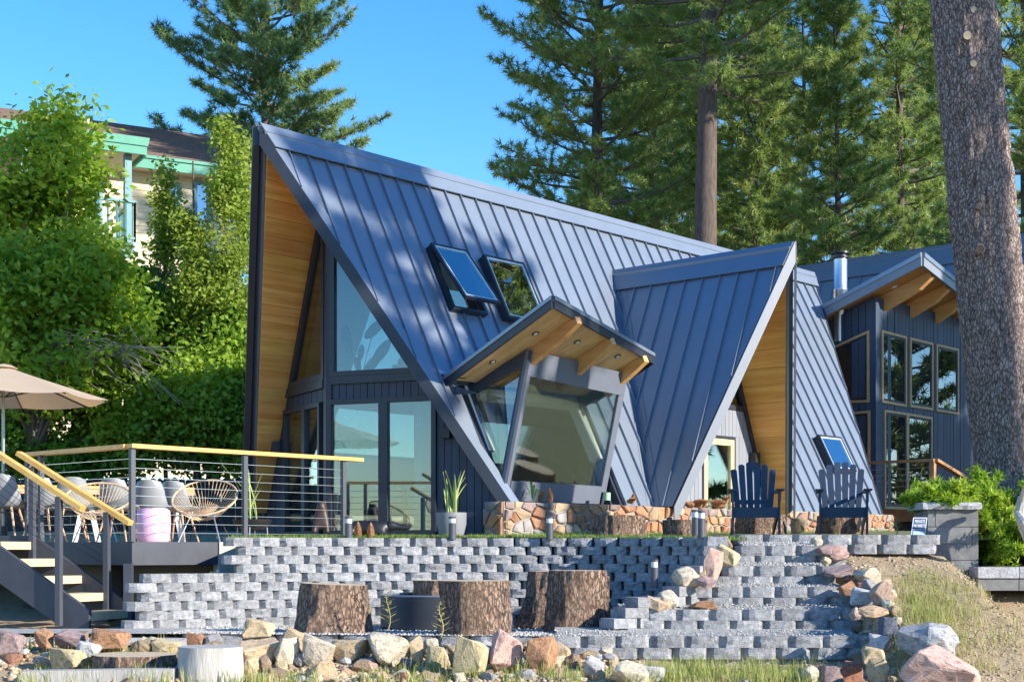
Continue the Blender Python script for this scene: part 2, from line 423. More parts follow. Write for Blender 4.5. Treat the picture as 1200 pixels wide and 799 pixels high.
def offset_poly(poly, d):
    ds = d if isinstance(d, (list, tuple)) else [d] * len(poly)
    n = len(poly); s = sum(poly[i][0] * poly[(i + 1) % n][1] - poly[(i + 1) % n][0] * poly[i][1] for i in range(n)); sg = 1 if s > 0 else -1
    ln = []
    for i in range(n):
        p, q = Vector(poly[i]), Vector(poly[(i + 1) % n]); t = (q - p).normalized(); nn = Vector((-t.y, t.x)) * sg
        ln.append((p + nn * ds[i], t))
    out = []
    for i in range(n):
        (p, t), (q, r) = ln[i - 1], ln[i]; den = t.x * r.y - t.y * r.x
        if abs(den) < 1e-6: out.append(tuple(q)); continue
        s_ = ((q.x - p.x) * r.y - (q.y - p.y) * r.x) / den; v = p + t * s_; out.append((v.x, v.y))
    return out
zs = wz(440, 439, 1); zbt = wz(440, 455, 1); zhd = wz(440, 466.5, 1)     # upper sill, band top, door head
k1, k2, k3 = wk(391.5, 1), wk(448.5, 1), wk(507, 1)
# upper windows
framed(1, [(.05, zs), ((ZR - .34 - zs) / SL, zs), (.05, roof_in(.05))], .07, 'window', M['glass_b'])
framed(-1, [(.05, wz(362, 450, -1)), ((ZR - .34 - wz(362, 450, -1)) / SL - .06, wz(362, 450, -1)), (.05, roof_in(.05) - .12)], .09, 'window', M['glass_b'])
# lower sliding door, right half
framed(1, [(k1 - .09, ZF), (k2 + .02, ZF), (k2 + .02, zhd), (k1 - .09, zhd)], .065, 'sliding_door', M['glass_b'])
framed(1, [(k2 + .02, ZF), (k3 + .06, ZF), (k3 + .06, zhd), (k2 + .02, zhd)], .065, 'sliding_door', M['glass_b'])
kl = [wk(x_, -1) for x_ in (377, 358, 335)]
zl = wz(357, 476, -1)
framed(-1, [(kl[0], ZF), (kl[1], ZF), (kl[1], zl), (kl[0], zl)], .06, 'sliding_door', M['glass_b'])
framed(-1, [(kl[1], ZF), (kl[2], ZF), (kl[2], zl), (kl[1], zl)], .06, 'sliding_door', M['glass_b'])
# corner post and bands
mb = MB(); 
mb.prism([wp(-.075, ZF, .03), wp(0, ZF, .045), wp(.075, ZF, .03), wp(.06, ZF, -.1), wp(-.06, ZF, -.1)], Z * (ZR - .42 - ZF)); mb.build('corner_post', M['trim'], cabin)
fr1, fr_1 = wp2(1), wp2(-1)
def band(side, k0, k1_, z0, z1, h=.02, name='trim_band', m='trim'):
    fr = wp2(side); kk = min(k1_, (ZR - .34 - z1) / SL)
    mb = MB(); a = [fr(x_, y_, -.05) for x_, y_ in ((k0, z0), (k1_, z0), (kk, z1), (k0, z1))]; mb.prism(a, fr(0, 0, h) - fr(0, 0, -.05)); mb.build(name, M[m], cabin)
band(1, .07, 2.0, zs - .11, zs - .004, .05); band(-1, .07, 1.95, wz(362, 450, -1) - .12, wz(362, 450, -1) - .004, .05)
# board siding: band between storeys and the pieces beside the doors
def siding(side, poly, wd=.105, m='siding', h0=-.02):
    strips(poly, 0, wd, .008, lambda k, z, h: wp2(side)(k, z, h + h0), .03, 'siding_board', M[m], cabin, jit=.004)
siding(1, [(.075, zhd + .003), (2.2, zhd + .003), ((ZR - .36 - zs + .12) / SL, zs - .113), (.075, zs - .113)])
siding(1, [(k3 + .065, ZF - .1), (2.54, ZF - .1), (2.54, .46), ((ZR - .36 - zhd) / SL, zhd), (k3 + .065, zhd)])
siding(-1, [(.075, zl + .003), ((ZR - .36 - zl) / SL, zl + .003), ((ZR - .36 - wz(362, 450, -1) + .12) / SL, wz(362, 450, -1) - .123), (.075, wz(362, 450, -1) - .123)], h0=-.03)
siding(-1, [(kl[2] + .003, ZF - .1), (2.54, ZF - .1), (2.54, .46), ((ZR - .36 - zl) / SL, zl), (kl[2] + .003, zl)])
# trim along the left soffit
mb = MB(); a = [fr_1(x_, y_, .0) for x_, y_ in ((.02, roof_in(.02) - .02), (2.5, roof_in(2.5) - .02), (2.5, roof_in(2.5) + .17), (.02, roof_in(.02) + .17))]
mb.prism(a, fr_1(0, 0, .05) - fr_1(0, 0, 0)); mb.build('wall_trim', M['trim'], cabin)
# wall light boxes
mb = MB(); c = fr_1(kl[2] + .22, wz(325, 525, -1), .08); mb.box(c, (.13, .12, .17), R(20)); mb.build('wall_lamp', M['black'], cabin)
mb = MB(); c = fr1(wk(525, 1), wz(520, 508, 1), .07); mb.box(c, (.14, .12, .14), R(-17)); mb.build('wall_lamp', M['black'], cabin)

# --- interior
mb = MB(); mb.prism([hp(wf(0) + .1, 0, ZF - .12), hp(wf(W) + .1, W - .1, ZF - .12), hp(TD - 2, W - .1, ZF - .12), hp(TD - 2, -W + .1, ZF - .12), hp(wf(W) + .1, -W + .1, ZF - .12)], Z * .11); mb.build('ground_floor', M['floorw'], cabin)
mb = MB(); UF = zs - .22; kk = (ZR - .3 - UF) / SL
mb.prism([hp(wf(0) + .08, 0, UF), hp(wf(kk) + .08, kk, UF), hp(BA0 - .2, kk, UF), hp(BA0 - .2, -kk, UF), hp(wf(kk) + .08, -kk, UF)][:5], Z * .16)
mb.prism([hp(BA0 - .2, 1.2, UF), hp(9, 1.2, UF), hp(9, -kk, UF), hp(BA0 - .2, -kk, UF)], Z * .16); mb.build('upper_floor', M['white'], cabin)
mb = MB(); mb.prism([hp(9, -W + .1, ZF), hp(9, W - .1, ZF), hp(9, .06, ZR - .3), hp(9, -.06, ZR - .3)], U * .1); mb.build('inner_wall', M['white'], cabin)
# curtain behind the right sliding pane
mb = MB(); pts = []
for i in range(40):
    t = i / 39; k = k3 - .36 + .36 * t; pts.append(fr1(k, 0, -.22 + .035 * math.sin(i * 1.5)))
for i in range(39): mb.add([pts[i] + Z * ZF, pts[i + 1] + Z * ZF, pts[i + 1] + Z * (zhd + .02), pts[i] + Z * (zhd + .02)], [(0, 1, 2, 3)])
cu = mb.build('curtain', M['fabric'], None, smooth=True); tag(cu, 'sheer white curtain hanging inside the right sliding glass door', 'curtain')

# --- cross gable
gz = lambda q: GZ - GM * q
nGL = (-U * GM + Z).normalized(); nGR = (U * GM + Z).normalized()
def fGL(q, o, h): return hp(GA - q, o, gz(q)) + nGL * h
def fGR(q, o, h): return hp(GA + q, o, gz(q)) + nGR * h
OE = GO + GL; GRR = GR / GHW
gpoly = [(0, GO - .3), (GHW, GO + 1.208 * GHW - .3), (GHW, OE - GR), (0, OE)]
cross_roof = slab([gpoly], fGL, -.13, -.012, 'cross_gable_roof', M['trim'], cabin); slab([gpoly], fGR, -.13, 0, 'cross_gable_roof', M['roof'], cabin)
o_ = GO - .1
while o_ < OE:
    q = clip(clip([(.10, GO + .12), (GHW, GO + 1.208 * GHW), (GHW, OE - GR), (.10, OE - .1 * GRR)], 0, -1, -(o_ + .002)), 0, 1, o_ + PW - .002)
    if area(q) > .003:
        mb = MB(); a = [fGL(x_, y_, 0) for x_, y_ in q]; mb.prism(a, nGL * .012)
        xs = sorted(p[0] for p in q if abs(p[1] - (o_ + .002)) < .004)
        if len(xs) > 1:
            mb.prism([fGL(xs[0], o_ - .008, 0), fGL(xs[0], o_ + .008, 0), fGL(xs[-1], o_ + .008, 0), fGL(xs[-1], o_ - .008, 0)], nGL * .045)
        mb.build('roof_panel', M['roof'], cross_roof)
    o_ += PW
for fr in (fGL, fGR):
    q = [(-.008, GO - .05), (.15, GO + .12), (.15, OE + .03 - .15 * GRR), (-.008, OE + .03)]
    mb = MB(); a = [fr(x_, y_, .046) for x_, y_ in q]; mb.prism(a, fr(0, 0, .062) - fr(0, 0, .046)); mb.build('ridge_cap', M['roof'], cabin)
gn1 = (V - U * GRR).normalized(); gn2 = (V + U * GRR).normalized()
e0, e1, e2 = hp(GA, OE + .02, GZ + .05), hp(GA - GHW, OE - GR + .02, ZB), hp(GA + GHW, OE - GR + .02, ZB)
M['trimlit'] = mat('trim_sunlit_tone', (.20, .22, .26), .45, (.22, .24, .28), nscale=3)  # paler copy of the dark trim, sunlit tone put into its color
for e, n in ((e1, (V - U * GRR).normalized()), (e2, (V + U * GRR).normalized())):
    mb = MB(); mb.prism([e0, e, e - Z * .30, e0 - Z * .33], n * .035); mb.build('rake_board', M['trimlit'], cabin)
# valley flashing
mb = MB()
for i in (0,):
    a_, b_ = fR(GA - .02, GO + .02, .02), fR(GA - GHW, GO + 1.208 * GHW, .02); c_, d_ = fGL(GHW, GO + 1.208 * GHW + .15, .02), fGL(.0, GO + .2, .02)
    mb.add([a_, b_, c_, d_], [(0, 3, 2, 1)])
    a2, b2 = fR(GA - GHW - .13, GO + 1.208 * GHW, .016), fR(GA - .17, GO + .03, .016)
    mb.add([fR(GA - .02, GO + .02, .016), fR(GA - GHW, GO + 1.208 * GHW, .016), a2, b2], [(0, 1, 2, 3)])
mb.build('valley_flashing', M['roof'], cabin)
# cedar soffit of the right slope
GOW = 2.57
gs = [(.04, GOW - .2), (GHW, GOW - .2), (GHW, OE - GR - .05), (.04, OE - .04 * GRR - .05)]
strips(gs, 0, .112, .0016, lambda q, o, h: fGR(q, o, -.135 - h), .018, 'soffit_board', M['cedar_x'], cross_roof, jit=.002)
mb = MB(); a = [fGL(x_, y_, -.135) for x_, y_ in gs]; mb.prism(a, nGL * -.02); mb.build('soffit_panel', M['cedar'], cabin)
# gable wall in plane o = GOW : coordinates (a, z)
def gw(a, z, h): return hp(a, GOW, z) + V * h
def gk(px, py):
    q = RP(px, py, hp(0, GOW, 0), V); return ((q - A0).dot(U), q.z)
dl, dr = gk(823, 560)[0], gk(858, 560)[0]; dz = gk(840, 514)[1]
top = GZ - .36
ga = lambda z, s: GA + s * (top - z) / GM
ZG = .30
wz0 = gk(850, 480)[1]
strips([(ga(ZG, -1), ZG), (dl - .05, ZG), (dl - .05, dz + .05), (ga(dz + .05, -1), dz + .05)], 0, .105, .007, gw, .03, 'siding_board', M['graysiding'], cabin, jit=.004)
strips([(dr + .05, ZG), (ga(ZG, 1), ZG), (ga(dz + .05, 1), dz + .05), (dr + .05, dz + .05)], 0, .105, .007, gw, .03, 'siding_board', M['graysiding'], cabin, jit=.004)
strips([(ga(dz + .053, -1), dz + .053), (ga(dz + .053, 1), dz + .053), (ga(wz0, 1), wz0), (ga(wz0, -1), wz0)], 0, .105, .007, gw, .03, 'siding_board', M['graysiding'], cabin, jit=.004)
def ring(poly, fr_w, fr, name, fm, glass, d0=-.05, d1=.045, par=None):
    inn = offset_poly(poly, fr_w); n = len(poly); mb = MB()
    for i in range(n):
        j = (i + 1) % n; a = [fr(x_, y_, d0) for x_, y_ in (poly[i], poly[j], inn[j], inn[i])]; mb.prism(a, fr(0, 0, d1) - fr(0, 0, d0))
    f = mb.build(name, fm, par or cabin)
    a = [fr(x_, y_, -.004) for x_, y_ in inn]; mb = MB(); mb.prism(a, fr(0, 0, .004) - fr(0, 0, -.004)); mb.build('pane', glass, f)
    return f
ring([(ga(wz0 + .01, -1) + .02, wz0 + .01), (ga(wz0 + .01, 1) - .02, wz0 + .01), (GA, top - .03)], .075, gw, 'window', M['trim'], M['glass_b'])
ring([(dl - .045, ZG - .02), (dr + .045, ZG - .02), (dr + .045, dz + .045), (dl - .045, dz + .045)], .045, gw, 'door_frame', M['trim'], M['glass'], -.05, .04)
ring([(dl, ZG), (dr, ZG), (dr, dz), (dl, dz)], .095, lambda a, z, h: gw(a, z, h + .012), 'door', M['pale_frame'], M['glass'], -.03, .03)
mb = MB(); a = [gw(x_, y_, .0) for x_, y_ in ((GA, top), (ga(.4, 1), .4), (ga(.4, 1) - .12, .4), (GA - .0, top - .28))]; mb.prism(a, V * .05); mb.build('wall_trim', M['trim'], cabin)
c = gk(879, 540); mb = MB(); mb.box(gw(c[0], c[1], .09), (.14, .12, .26), UANG); mb.build('wall_lamp', M['black'], cabin)
# interior wall behind the entrance
mb = MB(); mb.prism([hp(GA - 1.4, GOW - 1.6, .3), hp(GA + 1.4, GOW - 1.6, .3), hp(GA + .5, GOW - 1.6, 2.7), hp(GA - .5, GOW - 1.6, 2.7)], V * .05); mb.build('inner_wall', M['white'], cabin)
mb = MB(); mb.prism([hp(GA - 1.5, GOW - 1.7, .2), hp(GA + 1.5, GOW - 1.7, .2), hp(GA + 1.5, GOW + .02, .2), hp(GA - 1.5, GOW + .02, .2)], Z * .09); mb.build('entry_floor', M['floorw'], cabin)

# --- dormer bay with tilted canopy
def H3(t): return hp(*t)
bay = []
def quadframe(pts, fw, name, fm, glass, depth=.08, wall=None):
    """frame ring round a planar 3-D polygon + pane"""
    pts = [Vector(p) for p in pts]; n = newell(pts).normalized(); o = pts[0]; ex = (pts[1] - o).normalized(); ey = n.cross(ex)
    pl = [((p - o).dot(ex), (p - o).dot(ey)) for p in pts]
    if n.dot(-o) < 0: n = -n
    return ring(pl, fw, lambda x_, y_, h: o + ex * x_ + ey * y_ + n * h, name, fm, glass, -depth, .02)
Lt, Lb, LB, Rt, Rb, RB = map(H3, (bLt, bLb, bLB, bRt, bRb, bRB))
fnrm = (Rt - Lt).cross(Lb - Lt).normalized()
if fnrm.dot(V) < 0: fnrm = -fnrm
fx = (Rt - Lt); 
def fpt(s, t, h=0):   # s 0..1 along the top (left to right), t 0..1 top to bottom
    top_ = Lt.lerp(Rt, s); bot_ = Lb.lerp(Rb, s); return top_.lerp(bot_, t) + fnrm * h
def wallpoly(pts, h0, h1, name, m):
    mb = MB(); a = [p + fnrm * h0 for p in pts]; mb.prism(a, fnrm * (h1 - h0)); return mb.build(name, m, cabin)
tH, tB = .185, .955
sL, sR_ = .055, .945
M['baylit'] = mat('bay_front_sunlit', (.115, .13, .165), .5, (.13, .145, .18), nscale=3)  # bay front paler than its sides, the sunlit tone put into the color
wallpoly([fpt(0, 0), fpt(1, 0), fpt(1, tH), fpt(0, tH)], -.05, 0, 'header_panel', M['baylit'])
wallpoly([fpt(0, tH + .002), fpt(sL, tH + .002), fpt(sL, 1), fpt(0, 1)], -.05, 0, 'bay_post', M['baylit'])
wallpoly([fpt(sR_, tH + .002), fpt(1, tH + .002), fpt(1, 1), fpt(sR_, 1)], -.05, 0, 'bay_post', M['baylit'])
wallpoly([fpt(sL + .001, tB), fpt(sR_ - .001, tB), fpt(sR_ - .001, 1.1), fpt(sL + .001, 1.1)], -.05, .012, 'window_sill', M['baylit'])
mb = MB(); a = [fpt(sL, tH, -.03), fpt(sR_, tH, -.03), fpt(sR_, tB, -.03), fpt(sL, tB, -.03)]; mb.prism(a, fnrm * .008); mb.build('pane', M['glass_f'], cabin)
# white jamb lining round the roof opening, seen through the panes
jb = MB()
for a0_, a1_ in ((BA0 - .02, BA0 + .10), (BA1 - .10, BA1 + .02)):
    jb = MB(); jb.prism([fR(a0_, BO - .02, -.16), fR(a1_, BO - .02, -.16), fR(a1_, 2.2, -.16), fR(a0_, 2.2, -.16)], nR * .155); jb.build('jamb_lining', M['white'], cabin)
jb = MB(); jb.prism([fR(BA0 + .1, BO - .05, -.16), fR(BA1 - .1, BO - .05, -.16), fR(BA1 - .1, BO + .05, -.16), fR(BA0 + .1, BO + .05, -.16)], nR * .155); jb.build('jamb_lining', M['white'], cabin)
# side walls
for T, B, K in ((Lt, Lb, LB), (Rt, Rb, RB)):
    B2 = B - (T - B).normalized() * .25; K2 = K.copy()
    pts = [T, K2, B2]
    n = newell(pts).normalized(); 
    if n.dot(-U if T is Lt else U) < 0: n = -n
    o = T; ex = (K2 - o).normalized(); ey = n.cross(ex)
    pl = [((p - o).dot(ex), (p - o).dot(ey)) for p in pts]
    f = ring(pl, [.17, .045, .085], lambda x_, y_, h: o + ex * x_ + ey * y_ + n * h, 'side_window', M['siding'], M['glass_f'], -.06, 0)  # side frames in dark navy, standing for their shaded faces
# canopy: top sheet, fascia, soffit boards, beams, downlights
cK = [(1.80, 1.72), (1.80, 3.654), (4.96, 2.888), (4.96, 1.76)]
nC = (-V * .456 + Z).normalized()
def fC(a, o, h): return hp(a, o, CZ(o)) + nC * h
canopy = slab([cK], fC, -.055, 0, 'canopy', M['roof'], cabin)
mb = MB()
ed = [cK[0], cK[1], cK[2], cK[3]]
for i in range(3):
    (a0, o0), (a1, o1) = ed[i], ed[i + 1]
    p, q = fC(a0, o0, .012), fC(a1, o1, .012); dirv = (q - p).normalized(); outn = dirv.cross(Z).normalized()
    if outn.dot(hp(3.3, 2.4, 2.6) - p) > 0: outn = -outn
    mb = MB(); mb.prism([p, q, q - Z * .155, p - Z * .155], outn * .03); mb.build('fascia_board', M['trim'], canopy)
# drip edge on top of the fascia
for i in range(3):
    (a0, o0), (a1, o1) = ed[i], ed[i + 1]
    p, q = fC(a0, o0, .014), fC(a1, o1, .014); outn = (q - p).cross(Z).normalized()
    if outn.dot(hp(3.3, 2.4, 2.6) - p) > 0: outn = -outn
    mb = MB(); mb.prism([p + outn * .032, q + outn * .032, q + outn * .032 - Z * .05, p + outn * .032 - Z * .05], outn * .012); mb.build('drip_edge', M['roof'], canopy)
csf = [(1.84, 1.85), (1.84, 3.60), (4.92, 2.86), (4.92, 1.85)]
strips(csf, 0, .11, .003, lambda a, o, h: fC(a, o, -.09 - h), .015, 'soffit_board', M['cedar_v'], canopy)
for a_, ol in ((2.42, 3.50), (3.50, 3.22), (4.60, 2.96)):
    mb = MB(); o0 = 2.2; pts = [(o0, -.108), (ol, -.108), (ol, -.21), (ol - .25, -.26), (o0, -.33)]
    mb.prism([hp(a_ - .05, o, CZ(o)) + nC * h for o, h in pts], U * .10); mb.build('beam', M['beam'], canopy)
M['downlight'] = mat('downlight_trim', (.04, .04, .04), .4); M['lens'] = mat('lamp_lens', (.75, .73, .68), .3)
for a_, o_ in ((2.03, 2.35), (2.1, 3.05), (3.0, 3.02), (4.1, 2.86)):
    c = fC(a_, o_, -.112); mb = MB(); mb.tube([c, c - nC * .008], .05, 14); d = mb.build('downlight', M['downlight'], canopy)
    mb = MB(); mb.tube([c - nC * .008, c - nC * .012], .03, 12); mb.build('lens', M['lens'], d)

# --- skylights
def skylight(tl, tr, br, bl, opn, label=None):
    """curb box on the roof plane with a glazed sash, hinged at the top and opened by opn radians"""
    c = [rk(*p) for p in (tl, tr, br, bl)]
    a0 = (c[0][0] + c[3][0]) / 2; a1 = (c[1][0] + c[2][0]) / 2; o0 = (c[0][1] + c[1][1]) / 2; o1 = (c[2][1] + c[3][1]) / 2
    s = Vector(fR(0, 1, 0) - fR(0, 0, 0)).normalized(); hgt = .105; L_ = (fR(a0, o1, 0) - fR(a0, o0, 0)).length
    mb = MB(); t = .05
    def fr(x_, y_, h): return fR(a0, o0, 0) + U * x_ + s * y_ + nR * h
    W_ = a1 - a0
    for q in ([(0, 0), (W_, 0), (W_, t), (0, t)], [(0, L_ - t), (W_, L_ - t), (W_, L_), (0, L_)], [(0, t), (t, t), (t, L_ - t), (0, L_ - t)], [(W_ - t, t), (W_, t), (W_, L_ - t), (W_ - t, L_ - t)]):
        a = [fr(x_, y_, 0) for x_, y_ in q]; mb.prism(a, nR * hgt)
    k = mb.build('skylight', M['trim'], cabin)
    if W_ < .45:
        mb = MB(); a = [fr(x_, y_, .02) for x_, y_ in ((t, t), (W_ - t, t), (W_ - t, L_ - t), (t, L_ - t))]; mb.prism(a, nR * .004); mb.build('inner_panel', M['white'], k)
    ca, sa = math.cos(opn), math.sin(opn)
    def fs(x_, y_, h): return fR(a0, o0, hgt + .004) + U * (x_ - .012) + (s * ca + nR * sa) * y_ + (nR * ca - s * sa) * h
    wd, ln = W_ + .024, L_ + .02
    inn = offset_poly([(0, 0), (wd, 0), (wd, ln), (0, ln)], .042); pl = [(0, 0), (wd, 0), (wd, ln), (0, ln)]
    mb = MB()
    for i in range(4):
        j = (i + 1) % 4; a = [fs(x_, y_, 0) for x_, y_ in (pl[i], pl[j], inn[j], inn[i])]; mb.prism(a, fs(0, 0, .05) - fs(0, 0, 0))
    mb.build('sash', M['trim'], k)
    mb = MB()
    i2 = offset_poly(pl, .062)
    for i in range(4):
        j = (i + 1) % 4; a = [fs(x_, y_, .03) for x_, y_ in (inn[i], inn[j], i2[j], i2[i])]; mb.prism(a, fs(0, 0, .046) - fs(0, 0, .03))
    mb.build('glazing_bead', M['bead'], k)
    mb = MB(); a = [fs(x_, y_, .03) for x_, y_ in inn]; mb.prism(a, fs(0, 0, .036) - fs(0, 0, .03)); mb.build('pane', M['glass_s'], k)
    if opn > .05:
        mb = MB(); mb.tube([fr(W_ * .5, L_ - .08, .08), fs(W_ * .55, ln - .06, 0)], .01, 6); mb.tube([fr(W_ * .5, L_ - .08, .08), fr(W_ * .38, L_ - .04, .02)], .01, 6); mb.build('opener_arm', M['black'], k)
skylight(*SKYL[0], R(12)); skylight(*SKYL[1], 0)
skylight((956, 516), (978, 515), (993, 553), (968, 556), 0)
# roof vent box
# --- stone foundation under the right eave
M['mortar'] = mat('mortar', (.25, .215, .18), .9, (.36, .32, .27), nscale=15, bump=.3, bscale=60)
M['fstone'] = mat('foundation_stone', (.36, .20, .11), .75, (.42, .34, .27), nscale=3, var=.35, hvar=.028, bump=.5, bscale=22, col3=(.48, .24, .11))
for k_, (a_, b_) in {'rust': ((.27, .115, .06), (.42, .22, .12)), 'tan': ((.31, .21, .12), (.45, .33, .21)), 'mauve': ((.17, .11, .10), (.30, .22, .20)), 'orange': ((.33, .15, .065), (.46, .26, .13)), 'gray': ((.20, .18, .17), (.34, .31, .29))}.items():
    M['fs_' + k_] = mat(k_ + '_wall_stone', a_, .8, b_, nscale=7, var=.18, bump=.7, bscale=24, detail=8)
def stonewall(Pf, length, z0, z1, rows, cellw, parent, seed, tilt=0):
    """Pf(s, z, h): face of the wall; irregular rubble stones (Voronoi cells), each its own part"""
    r = random.Random(seed); seeds = []; H_ = z1 - z0; nx_ = max(1, round(length / cellw))
    for i in range(rows):
        for k in range(nx_):
            if r.random() < .16: continue
            seeds.append(((k + .5 + (.25 if i % 2 else -.25) + r.uniform(-.33, .33)) * length / nx_, z0 + (i + .5 + r.uniform(-.33, .33)) * H_ / rows))
    for i, (sx, sz) in enumerate(seeds):
        poly = [(0, z0), (length, z0), (length, z1 + r.uniform(-.012, .012)), (0, z1 + r.uniform(-.012, .012))]
        for j, (tx, tz) in enumerate(seeds):
            if i != j and abs(tx - sx) < cellw * 3: nx1, ny1 = tx - sx, (tz - sz) * 2.6; poly = clip(poly, nx1, ny1, (tx * tx + 2.6 * tz * tz - sx * sx - 2.6 * sz * sz) / 2)
            if len(poly) < 3: break
        if len(poly) < 3: continue
        poly = offset_poly([(x_ + r.uniform(-.01, .01), y_ + r.uniform(-.008, .008)) for x_, y_ in poly], r.uniform(.006, .016))
        if area(poly) < 8e-4: continue
        n = len(poly); cx = sum(p[0] for p in poly) / n; cy = sum(p[1] for p in poly) / n; h = r.uniform(.018, .055); tx, ty = r.uniform(-.12, .12), r.uniform(-.1, .1)
        ring0 = [Pf(x_, y_, -.01) for x_, y_ in poly]; ring1 = [Pf(cx + (x_ - cx) * .95, cy + (y_ - cy) * .95, h * r.uniform(.6, .8)) for x_, y_ in poly]; ring2 = [Pf(cx + (x_ - cx) * .72, cy + (y_ - cy) * .72, h + tx * (x_ - cx) + ty * (y_ - cy) + r.uniform(-.006, .006)) for x_, y_ in poly]
        ctr = Pf(cx, cy, h + r.uniform(0, .008)); fs = []
        for k in range(n): l = (k + 1) % n; fs += [(k, l, n + l, n + k), (n + k, n + l, 2 * n + l, 2 * n + k), (2 * n + k, 2 * n + l, 3 * n)]
        mb = MB(); mb.add(ring0 + ring1 + ring2 + [ctr], fs); mb.build('stone', M['fs_' + r.choice(('rust', 'tan', 'mauve', 'orange', 'tan', 'gray', 'rust'))], parent)
FO = 2.86
fw0, fw1 = 1.74, 7.55
ZT = .12
mb = MB(); mb.prism([hp(fw0, FO, ZT), hp(fw1, FO, ZT), hp(fw1, FO - .34, ZT), hp(fw0, FO - .34, ZT)], Z * (ZB - .012 - ZT))
found = mb.build('stone_foundation', M['mortar'], cabin)
stonewall(lambda s, z, h: hp(fw0 + s, FO, z) + V * h, fw1 - fw0, ZT, ZB + .005, 4, .165, found, 3)
stonewall(lambda s, z, h: hp(fw0, FO - .34 + s, z) - U * h, .34, ZT, ZB + .005, 4, .16, found, 4)
mb = MB(); mb.prism([hp(8.75, 2.8, ZT), hp(12.5, 2.8, ZT), hp(12.5, 2.4, ZT), hp(8.75, 2.4, ZT)], Z * (.66 - ZT)); found2 = mb.build('stone_foundation', M['mortar'], cabin)
stonewall(lambda s, z, h: hp(8.75 + s, 2.8, z) + V * h, 3.75, ZT, .66, 4, .165, found2, 5)
# ================================================================= GROUND AND TERRACES
def clamp(x, a=0., b=1.): return max(a, min(b, x))
def sstep(a, b, x): t = clamp((x - a) / (b - a)); return t * t * (3 - 2 * t)
def gh(x, y):
    """height of the natural ground"""
    z = -.985 - .055 * clamp(12.9 - y, 0, 14)
    z = z if y < 12.9 else -.985
    if y > 13.5 and x > -3.2: z -= .08
    z += .10 * sstep(11.9, 12.75, y) * (1 - sstep(.3, .8, x)) + .06 * sstep(12.4, 13.4, y) * (1 - sstep(-3.0, -2.2, x))
    z += sstep(17.5, 26, y) * 1.2 + clamp(y - 26, 0, 80) * .035          # hillside behind the cabin
    if y < 0: z = min(z, -1.69 - .03 * (-y)) if y > -60 else -3.5
    xe = 3.10                                          # dirt bank beside the steps
    if 9 < y < 26:
        bank = -1.02 + clamp(y - 11.2, 0, 4.2) * .245
        bank -= clamp(x - 3.5, 0, 3) * .13 * clamp((16 - y) / 3)
        bank -= .40 * clamp((x - 4.45) / .35) * sstep(12.6, 14.3, y)
        if y > 15.4: bank = min(bank, -.03 + .012 * (y - 15.4))
        t = sstep(xe - .10, xe + .25, x) * sstep(9, 10.5, y)
        z = max(z, z + (bank - z) * t)
    return z
def gz_(x, y):
    return gh(x, y) + .05 * mnoise.noise(Vector((x * 1.3, y * 1.3, 0))) * clamp((16 - y) / 2) + .018 * mnoise.noise(Vector((x * 6, y * 6, 3)))
M['ground'] = mat('dry_ground', (.30, .205, .115), .95, (.47, .355, .22), nscale=9, bump=.9, bscale=45, detail=10, col3=(.40, .29, .17))
xs = list(np.arange(-7, 7.01, .09)); ys = list(np.arange(9.5, 17, .09))
xs = [-900, -400, -150, -70, -40, -25, -16, -11, -8.5] + xs + [8.5, 11, 16, 25, 40, 70, 150, 400, 900]
ys = [-900, -400, -150, -60, -30, -15, -5, 0, 4, 7, 8.5] + ys + [18, 19, 20, 22, 24, 26, 30, 36, 45, 60, 80, 106, 160, 300, 900]
vs = np.array([(x, y, gz_(x, y)) for y in ys for x in xs]); nx = len(xs)
ii = np.array([(j * nx + i, j * nx + i + 1, (j + 1) * nx + i + 1, (j + 1) * nx + i) for j in range(len(ys) - 1) for i in range(nx - 1)])
g = link('ground', mesh_np('ground', vs, ii, M['ground'], True)); tag(g, 'bare dry tan ground with scattered grass', kind='structure')
# lake and far shore behind the camera (they show only as reflections)
M['water'] = mat('lake_water', (.03, .10, .14), .15)
mb = MB(); mb.prism([(-900, -880, -3.2), (900, -880, -3.2), (900, -62, -3.2), (-900, -62, -3.2)], Z * .05); o = mb.build('lake_water', M['water']); tag(o, kind='structure')
M['hill'] = mat('far_hills', (.06, .10, .12), .95, (.10, .15, .16), nscale=.02)
hv, hf = [], []
for i in range(61):
    x = -900 + 30 * i; hgt = 60 + 55 * mnoise.noise(Vector((i * .21, 1.7, 0))) + 18 * mnoise.noise(Vector((i * .7, 4, 0)))
    hv += [(x, -880, -4), (x, -940, hgt * .6), (x, -1050, hgt)]
for i in range(60): hf += [(3 * i, 3 * i + 1, 3 * i + 4, 3 * i + 3), (3 * i + 1, 3 * i + 2, 3 * i + 5, 3 * i + 4)]
mb = MB(); mb.add(hv, hf); o = mb.build('far_hills', M['hill'], smooth=True); tag(o, kind='structure')

# wall curve: (px, depth) turned into plan points
WC = [(146, 15.0), (220, 15.4), (300, 15.8), (380, 16.1), (450, 16.3), (530, 16.45), (600, 16.5), (660, 16.4), (710, 16.2), (757, 15.85), (797, 15.45), (820, 14.95), (812, 14.5), (790, 14.15), (757, 13.9), (716, 13.72)]
wpts = [Vector(((px - 600) / F * d, d, 0)) for px, d in WC]
